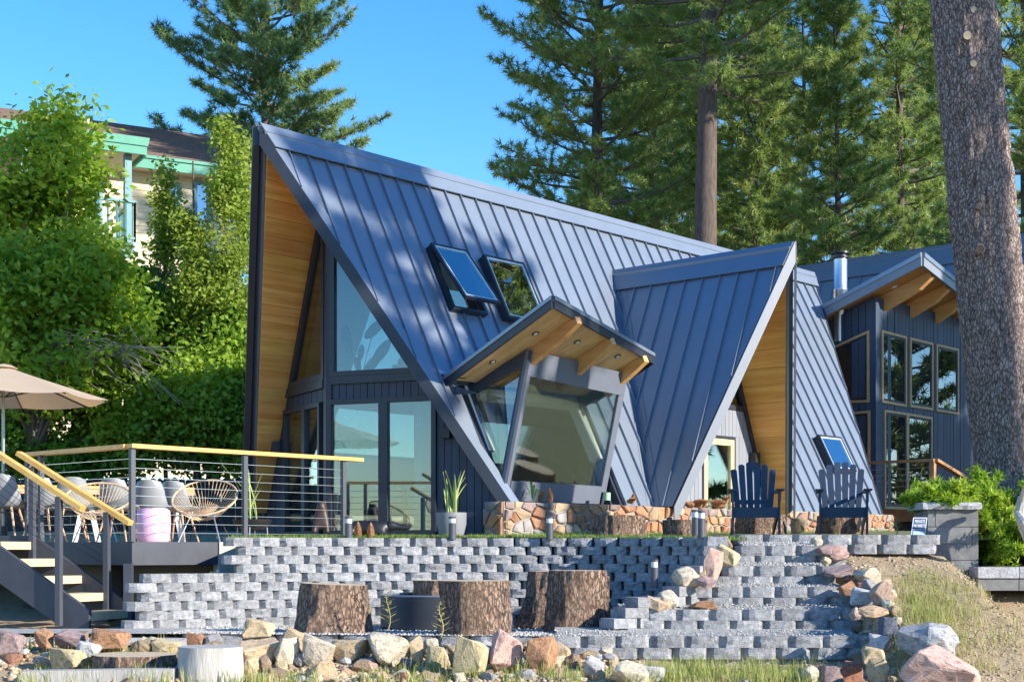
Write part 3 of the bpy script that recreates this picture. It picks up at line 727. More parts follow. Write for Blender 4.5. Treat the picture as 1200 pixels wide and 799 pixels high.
# densify with Catmull-Rom
def crom(pts, n=12):
    out = []
    for i in range(len(pts) - 1):
        p0, p1, p2, p3 = pts[max(i - 1, 0)], pts[i], pts[i + 1], pts[min(i + 2, len(pts) - 1)]
        for k in range(n):
            t = k / n; out.append(.5 * ((2 * p1) + (p2 - p0) * t + (2 * p0 - 5 * p1 + 4 * p2 - p3) * t * t + (3 * p1 - p0 - 3 * p2 + p3) * t ** 3))
    return out + [pts[-1]]
wc = crom(wpts)
wl = [0]
for i in range(1, len(wc)): wl.append(wl[-1] + (wc[i] - wc[i - 1]).length)
def wat(s):
    s = clamp(s, 0, wl[-1]); i = next((k for k in range(1, len(wl)) if wl[k] >= s), len(wl) - 1)
    t = (s - wl[i - 1]) / max(1e-6, wl[i] - wl[i - 1]); p = wc[i - 1].lerp(wc[i], t); d = (wc[i] - wc[i - 1]).normalized()
    return p, Vector((d.y, -d.x, 0))
def s_at(px, dmin=14.9):
    return min(range(len(wc)), key=lambda i: abs(wc[i].x / wc[i].y * F + 600 - px) + (0 if wc[i].y > dmin else 1e4))
S_UP = wl[s_at(279)]; S_END = wl[s_at(822)]
TZ = lambda y: .135 + .02 * (y - 16)
# terrace (upper lawn level)
M['lawn'] = mat('terrace_turf', (.10, .13, .035), .95, (.22, .20, .10), nscale=6, bump=.5, bscale=80)
front = []
s = S_UP
while s < S_END: p, n = wat(s); front.append(p - n * .12); s += .15
tp = front + [Vector((2.3, 15.35, 0)), Vector((5.0, 15.4, 0)), Vector((13, 15.6, 0)), Vector((16, 34, 0)), hp(13.2, 2.62, 0), hp(1.8, 2.62, 0)] + [hp(wf(k) - .03, k, 0) for k in (2.5, 1.2, 0)] + [hp(1.22, -.1, 0), hp(1.2, 1.9, 0), hp(-1.5, 1.9, 0)]
tp = [Vector((p.x, p.y, 0)) for p in tp]
# keep a simple outline: wall edge, right block, back along the eave, front wall, deck side
mb = MB(); mb.add([(p.x, p.y, TZ(p.y)) for p in tp], [tuple(range(len(tp)))]); o = mb.build('terrace', M['lawn']); tag(o, 'upper terrace of thin turf in front of the cabin', kind='structure')
mb = MB(); bb = [hp(5, 2.7, 0), hp(14, 2.7, 0), hp(14, .8, 0), hp(5, .8, 0)]
# gravel pad of the fire pit
M['gravel'] = mat('pale_gravel', (.36, .345, .32), .95, (.48, .465, .435), nscale=60, bump=.9, bscale=110, detail=3)
s_ = [wat(k * .2)[0] + wat(k * .2)[1] * -.05 for k in range(int(wl[-1] / .2))]
pad = [Vector((-3.05, 13.6, 0)), Vector((.3, 12.95, 0)), Vector((1.2, 12.95, 0)), Vector((1.2, 13.8, 0))] + [p for p in s_[::-1] if p.y > 13.85] + [Vector((-5.2, 15.0, 0)), Vector((-5.2, 13.75, 0))]
pz = lambda y: -.745 - .02 * (y - 12.9)
mb = MB(); mb.add([(p.x, p.y, pz(p.y)) for p in pad], [tuple(range(len(pad)))]); o = mb.build('gravel_pad', M['gravel']); tag(o, 'pale gravel pad round the fire pit', kind='structure')
M['conc'] = mat('concrete', (.47, .45, .42), .85, (.58, .56, .52), nscale=5, bump=.15, bscale=60)
mb = MB(); mb.prism([(-6.5, 13.1, -.90), (-2.7, 13.1, -.90), (-2.9, 14.9, -.90), (-6.5, 14.9, -.90)], Z * .10); o = mb.build('concrete_path', M['conc']); tag(o, 'concrete path strip at the foot of the wall', kind='structure')
# loose pebbles on the pad and the step treads
def pebbles(name, pts, smin, smax, m, seed):
    r = np.random.default_rng(seed); base = np.array([(1, 0, 0), (-1, 0, 0), (0, 1, 0), (0, -1, 0), (0, 0, .7), (0, 0, -.7)]); fc = np.array([(0, 2, 4), (2, 1, 4), (1, 3, 4), (3, 0, 4), (2, 0, 5), (1, 2, 5), (3, 1, 5), (0, 3, 5)])
    n = len(pts); sc = r.uniform(smin, smax, (n, 1, 1)); ang = r.uniform(0, 6.28, n)
    V_ = base[None] * r.uniform(.6, 1.3, (n, 6, 1)) * sc; c, s = np.cos(ang)[:, None], np.sin(ang)[:, None]
    X = V_[..., 0] * c - V_[..., 1] * s; Y = V_[..., 0] * s + V_[..., 1] * c
    V_ = np.stack([X, Y, V_[..., 2]], -1) + np.array(pts)[:, None, :]
    Fc = (fc[None] + 6 * np.arange(n)[:, None, None]).reshape(-1, 3)
    o = link(name, mesh_np(name, V_.reshape(-1, 3), Fc, m)); tag(o, kind='stuff'); return o
def inside(poly, x, y):
    c = False; n = len(poly)
    for i in range(n):
        a, b = poly[i], poly[(i + 1) % n]
        if (a.y > y) != (b.y > y) and x < (b.x - a.x) * (y - a.y) / (b.y - a.y) + a.x: c = not c
    return c
pp = []
while len(pp) < 5200:
    x, y = rng.uniform(-3.2, 1.6), rng.uniform(12.95, 16.4)
    if rng.random() < .5: y = 12.95 + (y - 12.95) * .5
    if inside(pad, x, y): pp.append((x, y, pz(y) + .003))
M['pebble'] = mat('pebbles', (.28, .265, .25), .9, (.54, .52, .48), nscale=25)
pebbles('gravel_stones', pp, .008, .02, M['pebble'], 2)

pp = []
while len(pp) < 2600:
    y = rng.uniform(11.3, 15.2); x = rng.uniform(2.9, 5.4); pp.append((x, y, gz_(x, y) + .002))
while len(pp) < 5200:
    y = rng.uniform(11.4, 13.2); x = rng.uniform(-4.5, 2.9); pp.append((x, y, gz_(x, y) + .002))
M['debris'] = mat('ground_debris', (.22, .14, .08), .95, (.58, .46, .32), nscale=18)
pebbles('ground_debris', pp, .006, .022, M['debris'], 8)
# ================================================================= RETAINING WALL, STEPS
M['block'] = mat('split_block', (.21, .21, .215), .92, (.41, .41, .42), nscale=22, var=.17, bump=.9, bscale=70, detail=9, col3=(.31, .31, .312))
M['blocktop'] = M['block']
def blockmesh(wd, h, dp, seed, flat=False):
    r = random.Random(seed)
    be, bd = .062, .062
    xs_ = [-wd / 2 + .001, -wd / 2 + be, -wd * .12, wd * .12, wd / 2 - .034, wd / 2 - .001]; ds = [bd, .0, -.006, -.006, .0, .022]
    zs_ = [.0008, h * .3, h * .68, h - .0008]; zo = [0, 0, 0, 0]
    vs, fs = [], []
    for j, z in enumerate(zs_):
        for i, x in enumerate(xs_):
            e = i in (0, 5)
            vs.append((x + (0 if e else r.uniform(-.008, .008)), ds[i] + zo[j] + (0 if flat else r.uniform(-.012, .012) * (1 if j in (1, 2) else .5)), z + (0 if j in (0, 3) else r.uniform(-.006, .006))))
    for j in range(3):
        for i in range(5): a = j * 6 + i; fs.append((a, a + 1, a + 7, a + 6))
    b = len(vs); vs += [(-wd / 2 + .02, dp, .0015), (wd / 2 - .02, dp, .0015), (-wd / 2 + .02, dp, h - .0015), (wd / 2 - .02, dp, h - .0015)]
    fs += [tuple(range(18, 24)) + (b + 3, b + 2), tuple(range(5, -1, -1)) + (b, b + 1), (0, 6, 12, 18, b + 2, b), (23, 17, 11, 5, b + 1, b + 3), (b + 1, b, b + 2, b + 3)]
    me = bpy.data.meshes.new('block'); me.from_pydata(vs, [], fs); me.materials.append(M['block']); me.update(); return me
WH = .0946; WB = .286
bm_w = [blockmesh(WB, WH, .22, k) for k in range(8)]
def place_block(parent, meshes, p, n, z, sc=None):
    rz = math.atan2(-n.x, n.y) + math.pi        # local -Y faces n
    o = link('block', rng.choice(meshes), parent, Vector((p.x, p.y, z)) - ORG[parent.name], (0, 0, rz + rng.uniform(-.02, .02)))
    if sc: o.scale = sc
    return o
rw = thing('retaining_wall', 'curved low retaining wall of gray split face blocks behind the fire pit', 'wall', (0, 16.5, -.8))
zb0 = -.805
step_top = lambda s: .146 if s < S_END else -.54 + .69 * clamp((wl[-1] - s) / (wl[-1] - S_END))
nb = 0
for c in range(10):
    s = .17 + (c % 2) * WB / 2 + c * .013
    z = zb0 + c * WH
    while s < wl[-1]:
        ztop = z + WH
        ok = (s > S_UP - .15 * (c - 5) if c >= 6 else True) and ztop < step_top(s) + .035
        if c >= 6 and s < S_UP - .04 * (9 - c): ok = False
        if ok:
            p, n = wat(s); place_block(rw, bm_w, p - n * (c * .006), n, z); nb += 1
        s += WB * (1.0 if s < S_END else .96)
# stairs: (left px, right px, depth, z of tread); each riser two courses
ST = [(640, 1012, 12.93, -.745), (716, 1004, 13.62, -.54), (797, 992, 14.02, -.342), (847, 975, 14.34, -.147), (862, 962, 14.68, .05)]
stair = thing('garden_steps', 'gray split face block garden steps with pale gravel treads', 'steps', (1.8, 14, -.9))
bm_s = [blockmesh(.30, .1, .24, 20 + k) for k in range(6)]
for i, (xl, xr, d, z) in enumerate(ST):
    x0, x1 = (xl - 600) / F * d, (xr - 600) / F * d
    for c in range(2):
        x = x0 + .15 + (.0 if c else -.11) ; y = d + (.012 if c else 0)
        while x - .13 < x1:
            place_block(stair, bm_s, Vector((x + rng.uniform(-.004, .004), y + rng.uniform(-.006, .006), 0)), Vector((rng.uniform(-.03, .03), -1, 0)).normalized(), z - .2 + c * .1)
            x += .302
    nd = ST[i + 1][2] + .2 if i + 1 < len(ST) else 15.4
    mb = MB(); xa = x0 + .1; mb.prism([(xa, d + .06, z - .3), (xa, d + .06, z - .004), (xa, nd, z + .036), (xa, nd, z - .3)], Vector((x1 - xa, 0, 0))); mb.build('tread', M['gravel'], stair)
pp = []
for i, (xl, xr, d, z) in enumerate(ST):
    for _ in range(520):
        dy_ = rng.uniform(.04, .42); pp.append((rng.uniform((xl - 590) / F * d, (xr - 605) / F * d), d + dy_, z - .004 + .1 * dy_))
pebbles('tread_gravel', pp, .006, .015, M['pebble'], 5)
# upper right terrace wall, two courses
tw = thing('terrace_wall', 'short two course gray block wall edging the terrace by the deck chairs', 'wall', (3.3, 15.3, -.05))
for c in range(2):
    x = (862 - 600) / F * 15.0 + (.15 if c else 0)
    if c == 0: x = (940 - 600) / F * 15.2
    while x < (1082 - 600) / F * 15.3: place_block(tw, bm_s, Vector((x, 15.12 + c * .01, 0)), Vector((0, -1, 0)), -.035 + c * .098); x += .302
# low block edging of the gravel pad, left of the steps
ed = thing('pad_edging', 'low gray block edging of the gravel pad behind the loose rocks', 'edging', (-1, 13.1, -.95))
for c in range(2):
    s0 = Vector((-3.05, 13.62, 0)); s1 = Vector((.30, 12.96, 0)); L_ = (s1 - s0).length; dr_ = (s1 - s0).normalized(); k = .15 * c
    while k < L_ - .1: place_block(ed, bm_s, s0 + dr_ * k, Vector((dr_.y, -dr_.x, 0)), -.975 + .1 * c + .012 * (k / L_) + .012); k += .302

# ================================================================= FIRE PIT AND STUMPS
M['bark'] = mat('pine_bark', (.16, .10, .07), .95, (.46, .32, .23), nscale=10, stretch=(2.4, 2.4, .8), bump=1.0, bscale=16, voro=13, vdist=.06, detail=10, col3=(.29, .19, .13))
M['cut'] = mat('cut_wood', (.50, .38, .24), .8, (.62, .49, .33), nscale=14, bump=.2)
M['graywood'] = mat('weathered_wood', (.36, .335, .30), .85, (.52, .49, .44), nscale=9, stretch=(3, 3, .4), bump=.5, bscale=24)
M['firesteel'] = mat('fire_bowl_steel', (.035, .04, .05), .55, (.055, .06, .07), nscale=3, rvar=.1)
def stump(name, label, px0, px1, ytop, ybase, d, top_w=.9, bark='bark', cut='cut', lean=0, grp='tree stumps', seed=0, topslope=0, cat='stump', bumpy=.042, flare=.05):
    r = random.Random(seed + 100); c = P((px0 + px1) / 2, ybase, d); rad = (px1 - px0) / 2 / F * d; h = (ybase - ytop) / F * d
    base = Vector((c.x, d + rad * .0, c.z - .03)); h += .03
    t = thing(name, label, cat, base, grp)
    n, m = 64, 14; vs, fs = [], []
    for j in range(m + 1):
        v = j / m
        for k in range(n):
            a = 2 * math.pi * k / n; q = Vector((math.cos(a) * 2.2, math.sin(a) * 2.2, v * h * 1.2 + seed))
            rr = rad * (1 + (top_w - 1) * v + flare * (1 - v) ** 3) * (1 + .09 * mnoise.noise(q * .6))
            rg = mnoise.noise(Vector((math.cos(a) * 9, math.sin(a) * 9, v * h * 3 + seed * 3)))
            rr += bumpy * (abs(rg) - .25) + bumpy * .4 * mnoise.noise(Vector((math.cos(a) * 22, math.sin(a) * 22, v * h * 9 + seed)))
            vs.append((rr * math.cos(a) + lean * v, rr * math.sin(a), v * h + topslope * v * rr * math.cos(a)))
    for j in range(m):
        for k in range(n): fs.append((j * n + k, j * n + (k + 1) % n, (j + 1) * n + (k + 1) % n, (j + 1) * n + k))
    me = bpy.data.meshes.new('bark'); me.from_pydata(vs, [], fs); me.materials.append(M[bark]); me.polygons.foreach_set('use_smooth', [True] * len(fs)); me.update()
    o = link('bark', me, t); ORG[o.name] = base
    top_ = [(x * .985, y * .985, z) for x, y, z in vs[m * n:]]; mb = MB(); mb.add(top_ + [(lean, 0, h + .004)], [(k, (k + 1) % n, n) for k in range(n)]); link('cut_face', mb.mesh('cut_face', M[cut]), t)
    return t
stump('tree_stump', 'wide bark covered stump, leftmost of those round the fire pit', 347, 438, 684, 739, 13.9, .86, seed=1, topslope=-.04)
stump('tree_stump', 'tall bark covered stump in front of the dark steel fire bowl', 513, 598, 680, 741, 13.5, .96, seed=2)
stump('tree_stump', 'bark covered stump half hidden behind the steel fire bowl', 484, 552, 679.5, 727, 15.4, .97, seed=3)
stump('tree_stump', 'tallest bark stump, in front of the shaded part of the block wall', 641, 712, 668, 737, 14.1, .94, seed=4, flare=.08)
stump('tree_stump', 'dark flared stump just behind the tallest stump by the shaded wall', 612, 672, 669, 730, 15.2, .78, seed=5, flare=.35)
stump('tree_stump', 'leaning shaded stump between the tallest stump and the garden steps', 676, 718, 675, 733, 14.9, .85, seed=6, lean=-.03, flare=.15)
stump('cut_log', 'pale barkless upright log in the foreground rocks at left', 207, 284, 757, 812, 11.85, .97, bark='graywood', cut='graywood', seed=7, bumpy=.012, cat='log', grp='logs set in the foreground')
stump('cut_log', 'flat dark barked log slice sunk among the foreground rocks', 108, 208, 766, 786, 12.25, 1, seed=8, cat='log', grp='logs set in the foreground')
stump('tree_stump', 'low wide sunlit stump standing against the stone foundation', 694, 758, 604, 630, 18.1, .98, seed=9, grp='stumps on the terrace')
stump('tree_stump', 'low dark stump by the pine cone ledge, left of the open door', 778, 829, 609, 630, 18.6, 1, seed=10, grp='stumps on the terrace')
stump('tree_stump', 'low stump behind the deck chair nearest the open door', 862, 920, 603, 628, 21.4, .98, seed=11, grp='stumps on the terrace')
stump('tree_stump', 'low stump behind the deck chair below the small skylight', 958, 1014, 604, 628, 21.4, .97, seed=12, grp='stumps on the terrace')
c = G(522, 735.5, -.775); ring_ = thing('fire_bowl', 'round dark steel fire bowl ringed by tree stumps', 'fire pit', c)
rad = 76 / F * c.y; hh = 39 / F * c.y
mb = MB(); mb.lathe(c, [(rad * .97, 0), (rad, .02), (rad, hh), (rad - .012, hh), (rad - .012, .05)], 48, cap=False); mb.build('bowl_wall', M['firesteel'], ring_)
mb = MB(); mb.tube([c + Vector((math.cos(a) * (rad - .004), math.sin(a) * (rad - .004), hh)) for a in np.linspace(0, 2 * math.pi, 49)[:-1]], .011, 6, closed=True); mb.build('rim', mat('pale_steel_rim', (.32, .33, .35), .4, metal=.6), ring_)  # rim steel paler than the bowl wall
mb = MB(); mb.lathe(c, [(0.001, hh - .14), (rad - .015, hh - .12)], 32, cap=False); mb.build('ash_bed', M['gravel'], ring_)

# ================================================================= SMALL THINGS ON THE TERRACE
# bollard lights
M['bollard'] = mat('bollard_gray', (.06, .065, .08), .4, (.075, .08, .095), nscale=5); M['lensclear'] = mat('bollard_lens', (.62, .64, .66), .25)
def bollard(label, px, y0, y1, d):
    b = P(px, y1, d); h = (y1 - y0) / F * d; r = 4.4 / F * d
    t = thing('bollard_light', label, 'bollard light', b, 'bollard lights along the wall')
    mb = MB(); mb.lathe(b, [(r, 0), (r, h * .72), (r * .9, h * .72)], 20); mb.build('post', M['bollard'], t)
    mb = MB(); mb.lathe(b, [(r * .88, h * .72), (r * .88, h * .93)], 20); mb.build('lens', M['lensclear'], t)
    mb = MB(); mb.lathe(b, [(r * 1.02, h * .92), (r * 1.04, h * .985), (r * .9, h)], 20); mb.build('cap', M['bollard'], t)
bollard('gray bollard light beside the right end post of the deck railing', 408.5, 605, 633, 16.35)
bollard('gray bollard light in front of the snake plant pot', 530, 605, 632, 16.5)
bollard('gray bollard light in front of the stone foundation', 644, 605, 632, 16.45)
bollard('taller gray bollard light at the top of the garden steps', 822, 598, 631, 15.1)
bollard('gray bollard light partly behind the one at the top of the steps', 815, 597, 629, 15.7)
bollard('gray bollard light low on the stepped side of the garden stairs', 767, 655, 689, 14.05)
# pots with snake plants
M['pot'] = mat('gray_pot', (.20, .205, .215), .5, (.235, .24, .25), nscale=4); M['soil'] = mat('soil', (.05, .04, .03), .95)
M['snake'] = mat('snake_leaf', (.13, .25, .07), .45, (.30, .40, .10), nscale=12, stretch=(1, 1, .6)); M['snake_e'] = mat('snake_leaf_edge', (.62, .62, .22), .5)
def blade(mb, mbe, base, h, lean, az, w, r):
    n = 7; side = Vector((-math.sin(az), math.cos(az), 0)); out = Vector((math.cos(az), math.sin(az), 0)); a, e = [], []
    for i in range(n):
        t = i / (n - 1); c = base + Z * h * t + out * lean * t * t; ww = w * (1 - t ** 3) * (.75 + .5 * t) * (1 if i < n - 1 else .02); tw = side * math.cos(t * .8) + out * math.sin(t * .8) * .5
        a.append((c - tw * ww * .5, c + out * ww * .12, c + tw * ww * .5)); 
    vs = [p for q in a for p in q]; fs = []
    for i in range(n - 1): b = 3 * i; fs += [(b, b + 1, b + 4, b + 3), (b + 1, b + 2, b + 5, b + 4)]
    mb.add(vs, fs)
    for sgn, k in ((-1, 0), (1, 2)):
        ev = []
        for i in range(n):
            p = a[i][k]; q = p.lerp(a[i][1], .28); ev += [p + out * .002, q + out * .003]
        mbe.add(ev, [(2 * i, 2 * i + 1, 2 * i + 3, 2 * i + 2) for i in range(n - 1)]); mbe.add([v - out * .006 for v in ev], [(2 * i, 2 * i + 1, 2 * i + 3, 2 * i + 2) for i in range(n - 1)])
def snake(label, c, h, nbl, seed, wd=.05, potlabel=None, pot=None, spread=.2):
    r = random.Random(seed); t = thing('snake_plant', label, 'plant', c, 'snake plants in pots')
    for i in range(nbl):
        mb, me_ = MB(), MB(); az = r.uniform(0, 6.28); b = c + Vector((r.uniform(-.07, .07), r.uniform(-.07, .07), 0))
        blade(mb, me_, b, h * r.uniform(.55, 1), r.uniform(.03, spread), az, wd * r.uniform(.8, 1.2), r)
        l = mb.build('leaf', M['snake'], t); me_.build('leaf_edge', M['snake_e'], l)
    return t
c = P(529, 629, 18.9); pot = thing('planter_pot', 'large gray tapered planter pot beside the sliding door', 'pot', c)
mb = MB(); mb.lathe(c, [(.15, 0), (.19, .16), (.195, .31), (.175, .31), (.17, .27)], 28, cap=False); mb.build('pot_shell', M['pot'], pot); mb = MB(); mb.lathe(c, [(.001, .28), (.172, .275)], 20, cap=False); mb.build('soil', M['soil'], pot)
snake('snake plant with yellow edged leaves in the large gray pot', c + Z * .28, .58, 11, 5)
c = hp(.15, -.35, .42); pt = thing('planter_bowl', 'low dark planter on a metal stand behind the cable railing', 'pot', c - Z * .3)
mb = MB(); mb.lathe(c - Z * .14, [(.14, 0), (.26, .1), (.27, .15), (.24, .15), (.23, .1)], 24, cap=False); mb.build('pot_shell', M['black'], pt)
mb = MB()
for a in range(4): mb.tube([c + Vector((.2 * math.cos(a * 1.57), .2 * math.sin(a * 1.57), -.1)), c + Vector((.22 * math.cos(a * 1.57), .22 * math.sin(a * 1.57), -.32))], .008, 6)
mb.build('stand', M['steel'], pt)
snake('tall thin leaved snake plant behind the cable railing', c - Z * .05, .80, 12, 9, .035, spread=.4)
# pine cones
M['cone'] = mat('pine_cone', (.30, .145, .06), .8, (.46, .25, .12), nscale=30, var=.15)
def conemesh(seed):
    r = random.Random(seed); mb = MB(); n = 84; H_ = .2
    for i in range(n):
        t = i / n; a = i * 2.39996; z = t * H_; rr = .052 * (1 - (2 * t - .75) ** 2 * .55) * (1 if t < .9 else .6); o_ = Vector((math.cos(a), math.sin(a), 0)); s_ = Vector((-math.sin(a), math.cos(a), 0)); c = Vector((0, 0, z))
        l = rr + r.uniform(-.003, .004); up = -.012 + .03 * t; w_ = .011 + .012 * (1 - abs(2 * t - .8))
        p = [c + o_ * .012 - s_ * w_ * .4, c + o_ * .012 + s_ * w_ * .4, c + o_ * l * .8 + s_ * w_ + Z * up, c + o_ * l + Z * (up + .012), c + o_ * l * .8 - s_ * w_ + Z * up, c + o_ * l * .8 + Z * (up - .008)]
        mb.add(p, [(0, 1, 2, 3, 4), (1, 0, 5), (2, 1, 5), (0, 4, 5), (3, 2, 5), (4, 3, 5)])
    mb.tube([(0, 0, 0), (0, 0, H_ * .95)], [.02, .008], 6); return mb.mesh('pine_cone', M['cone'], smooth=False)
cm = [conemesh(k) for k in range(3)]
def cone(label, p, rot=(0, 0, 0), s=1, grp='large pine cones'):
    o = link('pine_cone', cm[rng.randrange(3)], None, p, rot, (s, s, s)); ORG[o.name] = Vector(p); return tag(o, label, 'pine cone', grp)
cone('upright pine cone on the wall top, nearer the deck railing', P(419.5, 633, 16.5), s=.95)
cone('upright pine cone on the wall top, farther from the deck railing', P(434.5, 633, 16.5), s=.9)
cone('pine cone at the left on the ledge under the dormer window', hp(2.55, 2.78, ZB + .02), (.5, .3, 0), .75)
cone('pine cone at the right of the pair under the dormer window', hp(2.75, 2.80, ZB + .02), (.1, -.35, 1), .85)
cone('pine cone lying at the right end of the dormer window ledge', hp(4.48, 2.80, ZB + .05), (1.3, 0, .8), .8); cone('pine cone behind another at the right end of the dormer ledge', hp(4.62, 2.76, ZB + .03), (.3, .2, 0), .75)
for k in range(10):
    cone('pine cone in the heap on the stone ledge beside the open door', hp(6.15 + .125 * k + rng.uniform(-.03, .03), 2.72 + rng.uniform(-.05, .06), ZB + .04 + .05 * (k % 3 == 1)), (rng.uniform(.9, 1.6), rng.uniform(-.5, .5), rng.uniform(0, 6)), rng.uniform(.8, 1.05), 'heap of pine cones by the door')
# candle jar and small plant by the dormer window
c = hp(2.62, 2.60, ZB + .02); t = thing('potted_sprig', 'small green sprig growing behind the pine cones on the ledge', 'plant', c)
for k in range(9):
    mb = MB(); a = k * 2.4; q = Vector((math.cos(a), math.sin(a), 0)); l = rng.uniform(.1, .2); h_ = rng.uniform(.12, .3); s_ = Vector((-q.y, q.x, 0)) * .022
    mb.add([c, c + q * l * .5 + Z * h_ * .9 + s_, c + q * l + Z * h_, c + q * l * .5 + Z * h_ * .9 - s_], [(0, 1, 2, 3)]); mb.build('leaf', M['snake'], t)
c = hp(4.22, 2.62, ZB + .07); t = thing('glass_candle', 'small green glass candle jar at the right of the dormer sill', 'candle', c); mb = MB(); mb.lathe(c, [(.05, 0), (.05, .11), (.043, .11), (.043, .02)], 16, cap=False); mb.build('jar', mat('green_glass', (.35, .55, .35), .15), t); mb = MB(); mb.lathe(c, [(.04, .0), (.04, .07)], 12); mb.build('wax', M['white'], t)

# deck chairs with fanned slats
M['navywood'] = mat('navy_painted_wood', (.022, .038, .07), .5, (.03, .05, .09), nscale=7, stretch=(2, 2, .5), var=.15, bump=.1)
def adirondack(loc, rz, label):
    t = thing('deck_chair', label, 'deck chair', loc, 'navy slatted deck chairs', rz); ORG[t.name] = Vector((0, 0, 0))
    m = M['navywood']
    for k in range(6):                                           # fanned back
        u = (k - 2.5); xb, xt = u * .082, u * .104; L_ = .76 - .017 * u * u; b0 = Vector((xb, .10, .27)); tp_ = Vector((xt, .10 + .30 * L_, .27 + L_ * .93)); d = (tp_ - b0).normalized(); sd = Vector((1, 0, 0)); nn = sd.cross(d).normalized(); w_ = .042
        mb = MB(); pts = [b0 - sd * w_ * .85, b0 + sd * w_ * .85, tp_ + sd * w_ - d * .02, tp_ + sd * w_ * .5, tp_ - sd * w_ * .5, tp_ - sd * w_ - d * .02]; mb.prism(pts, nn * .018); mb.build('back_slat', m, t)
    for k in range(5):
        f = k / 4; y = -.33 + .44 * f; z = .345 - .09 * f; mb = MB(); mb.box((0, y, z), (.52, .085, .02)); mb.build('seat_slat', m, t)
    mb = MB(); mb.box((0, -.385, .285), (.56, .022, .13)); mb.build('front_apron', m, t)
    for s in (-1, 1):
        mb = MB(); mb.prism([(s * .36, -.46, .57), (s * .25, -.46, .57), (s * .27, .25, .55), (s * .33, .25, .55)], Z * .022); mb.build('arm', m, t)
        mb = MB(); mb.box((s * .297, -.36, .285), (.025, .12, .57)); mb.build('leg', m, t)
        mb = MB(); mb.prism([(s * .27, -.38, .36), (s * .27, -.38, .25), (s * .27, .52, 0), (s * .27, .56, .0), (s * .27, .45, .14)], Vector((s * .024, 0, 0))); mb.build('leg', m, t)
        mb = MB(); mb.prism([(s * .30, -.36, .57), (s * .30, -.36, .42), (s * .30, -.28, .57)], Vector((s * .02, 0, 0))); mb.build('arm_bracket', m, t)
    mb = MB(); mb.box((0, .16, .44), (.5, .03, .06)); mb.build('back_rail', m, t)
    return t
c = P(884, 627, 19.6); adirondack(Vector((c.x, c.y, TZ(c.y) - .0)), R(-6), 'navy slatted deck chair on the terrace in front of the cedar soffit')
c = P(987, 627, 19.6); adirondack(Vector((c.x, c.y, TZ(c.y) - .0)), R(-10), 'navy slatted deck chair below the small low skylight')
# boulder behind the chairs
# animal statue lying in front of the glass
M['statue'] = mat('black_statue', (.012, .012, .014), .45)
def skinfig(name, pts, edges, rad, m, parent, lev=2):
    me = bpy.data.meshes.new(name); me.from_pydata([tuple(p) for p in pts], edges, []); o = link(name, me, parent)
    sk = o.modifiers.new('s', 'SKIN'); 
    for i, r_ in enumerate(rad): me.skin_vertices[0].data[i].radius = (r_, r_)
    me.skin_vertices[0].data[0].use_root = True
    sb = o.modifiers.new('b', 'SUBSURF'); sb.levels = lev; sb.render_levels = lev; me.materials.append(m); sk.use_smooth_shade = True
    return o
def skin_data(me):
    if not me.skin_vertices:
        bm_ = __import__('bmesh').new(); bm_.from_mesh(me); bm_.verts.layers.skin.verify(); bm_.to_mesh(me); bm_.free()
def skinfig(name, pts, edges, rad, m, parent, lev=2):
    me = bpy.data.meshes.new(name); me.from_pydata([tuple(p) for p in pts], edges, []); skin_data(me); o = link(name, me, parent)
    for i, r_ in enumerate(rad): me.skin_vertices[0].data[i].radius = (r_, r_)
    me.skin_vertices[0].data[0].use_root = True
    sk = o.modifiers.new('skin', 'SKIN'); sk.use_smooth_shade = True
    sb = o.modifiers.new('smooth', 'SUBSURF'); sb.levels = lev; sb.render_levels = lev; me.materials.append(m); return o
c = P(436, 633, 18.0); c.z = TZ(18.0); st = thing('bear_statue', 'black lying bear statue on the wall top in front of the sliding door', 'statue', c); 
q = lambda px, y, dy=0: P(px, y, 18.0) - c + Vector((0, dy, 0))
pts = [q(432, 620), q(414, 617), q(448, 618), q(458, 616), q(468, 617.5), q(478, 618.5), q(483, 614), q(412, 627, -.08), q(424, 631, -.12), q(450, 626, -.09), q(462, 630.5, -.1), q(457, 608.5, -.02), q(457, 611, .08)]
skinfig('body', pts, [(0, 1), (0, 2), (2, 3), (3, 4), (4, 5), (5, 6), (1, 7), (7, 8), (2, 9), (9, 10), (3, 11), (3, 12)], [.10, .095, .085, .06, .04, .032, .018, .045, .03, .04, .03, .016, .016], M['statue'], st)
# sitting dog statue behind the railing
c = hp(.62, .55, TZ(20)); st = thing('dog_statue', 'small sitting animal statue behind the cable railing', 'statue', c)
skinfig('body', [Vector(p) for p in ((0, 0, .18), (0, 0, .30), (0, -.02, .38), (.0, -.10, .40), (.08, -.08, .10), (.09, -.12, .02), (-.08, -.08, .10), (-.09, -.12, .02), (.05, 0, .46), (-.05, 0, .46))], [(0, 1), (1, 2), (2, 3), (0, 4), (4, 5), (0, 6), (6, 7), (2, 8), (2, 9)], [.10, .075, .065, .03, .04, .03, .04, .03, .018, .018], mat('brown_statue', (.05, .03, .022), .5), st)
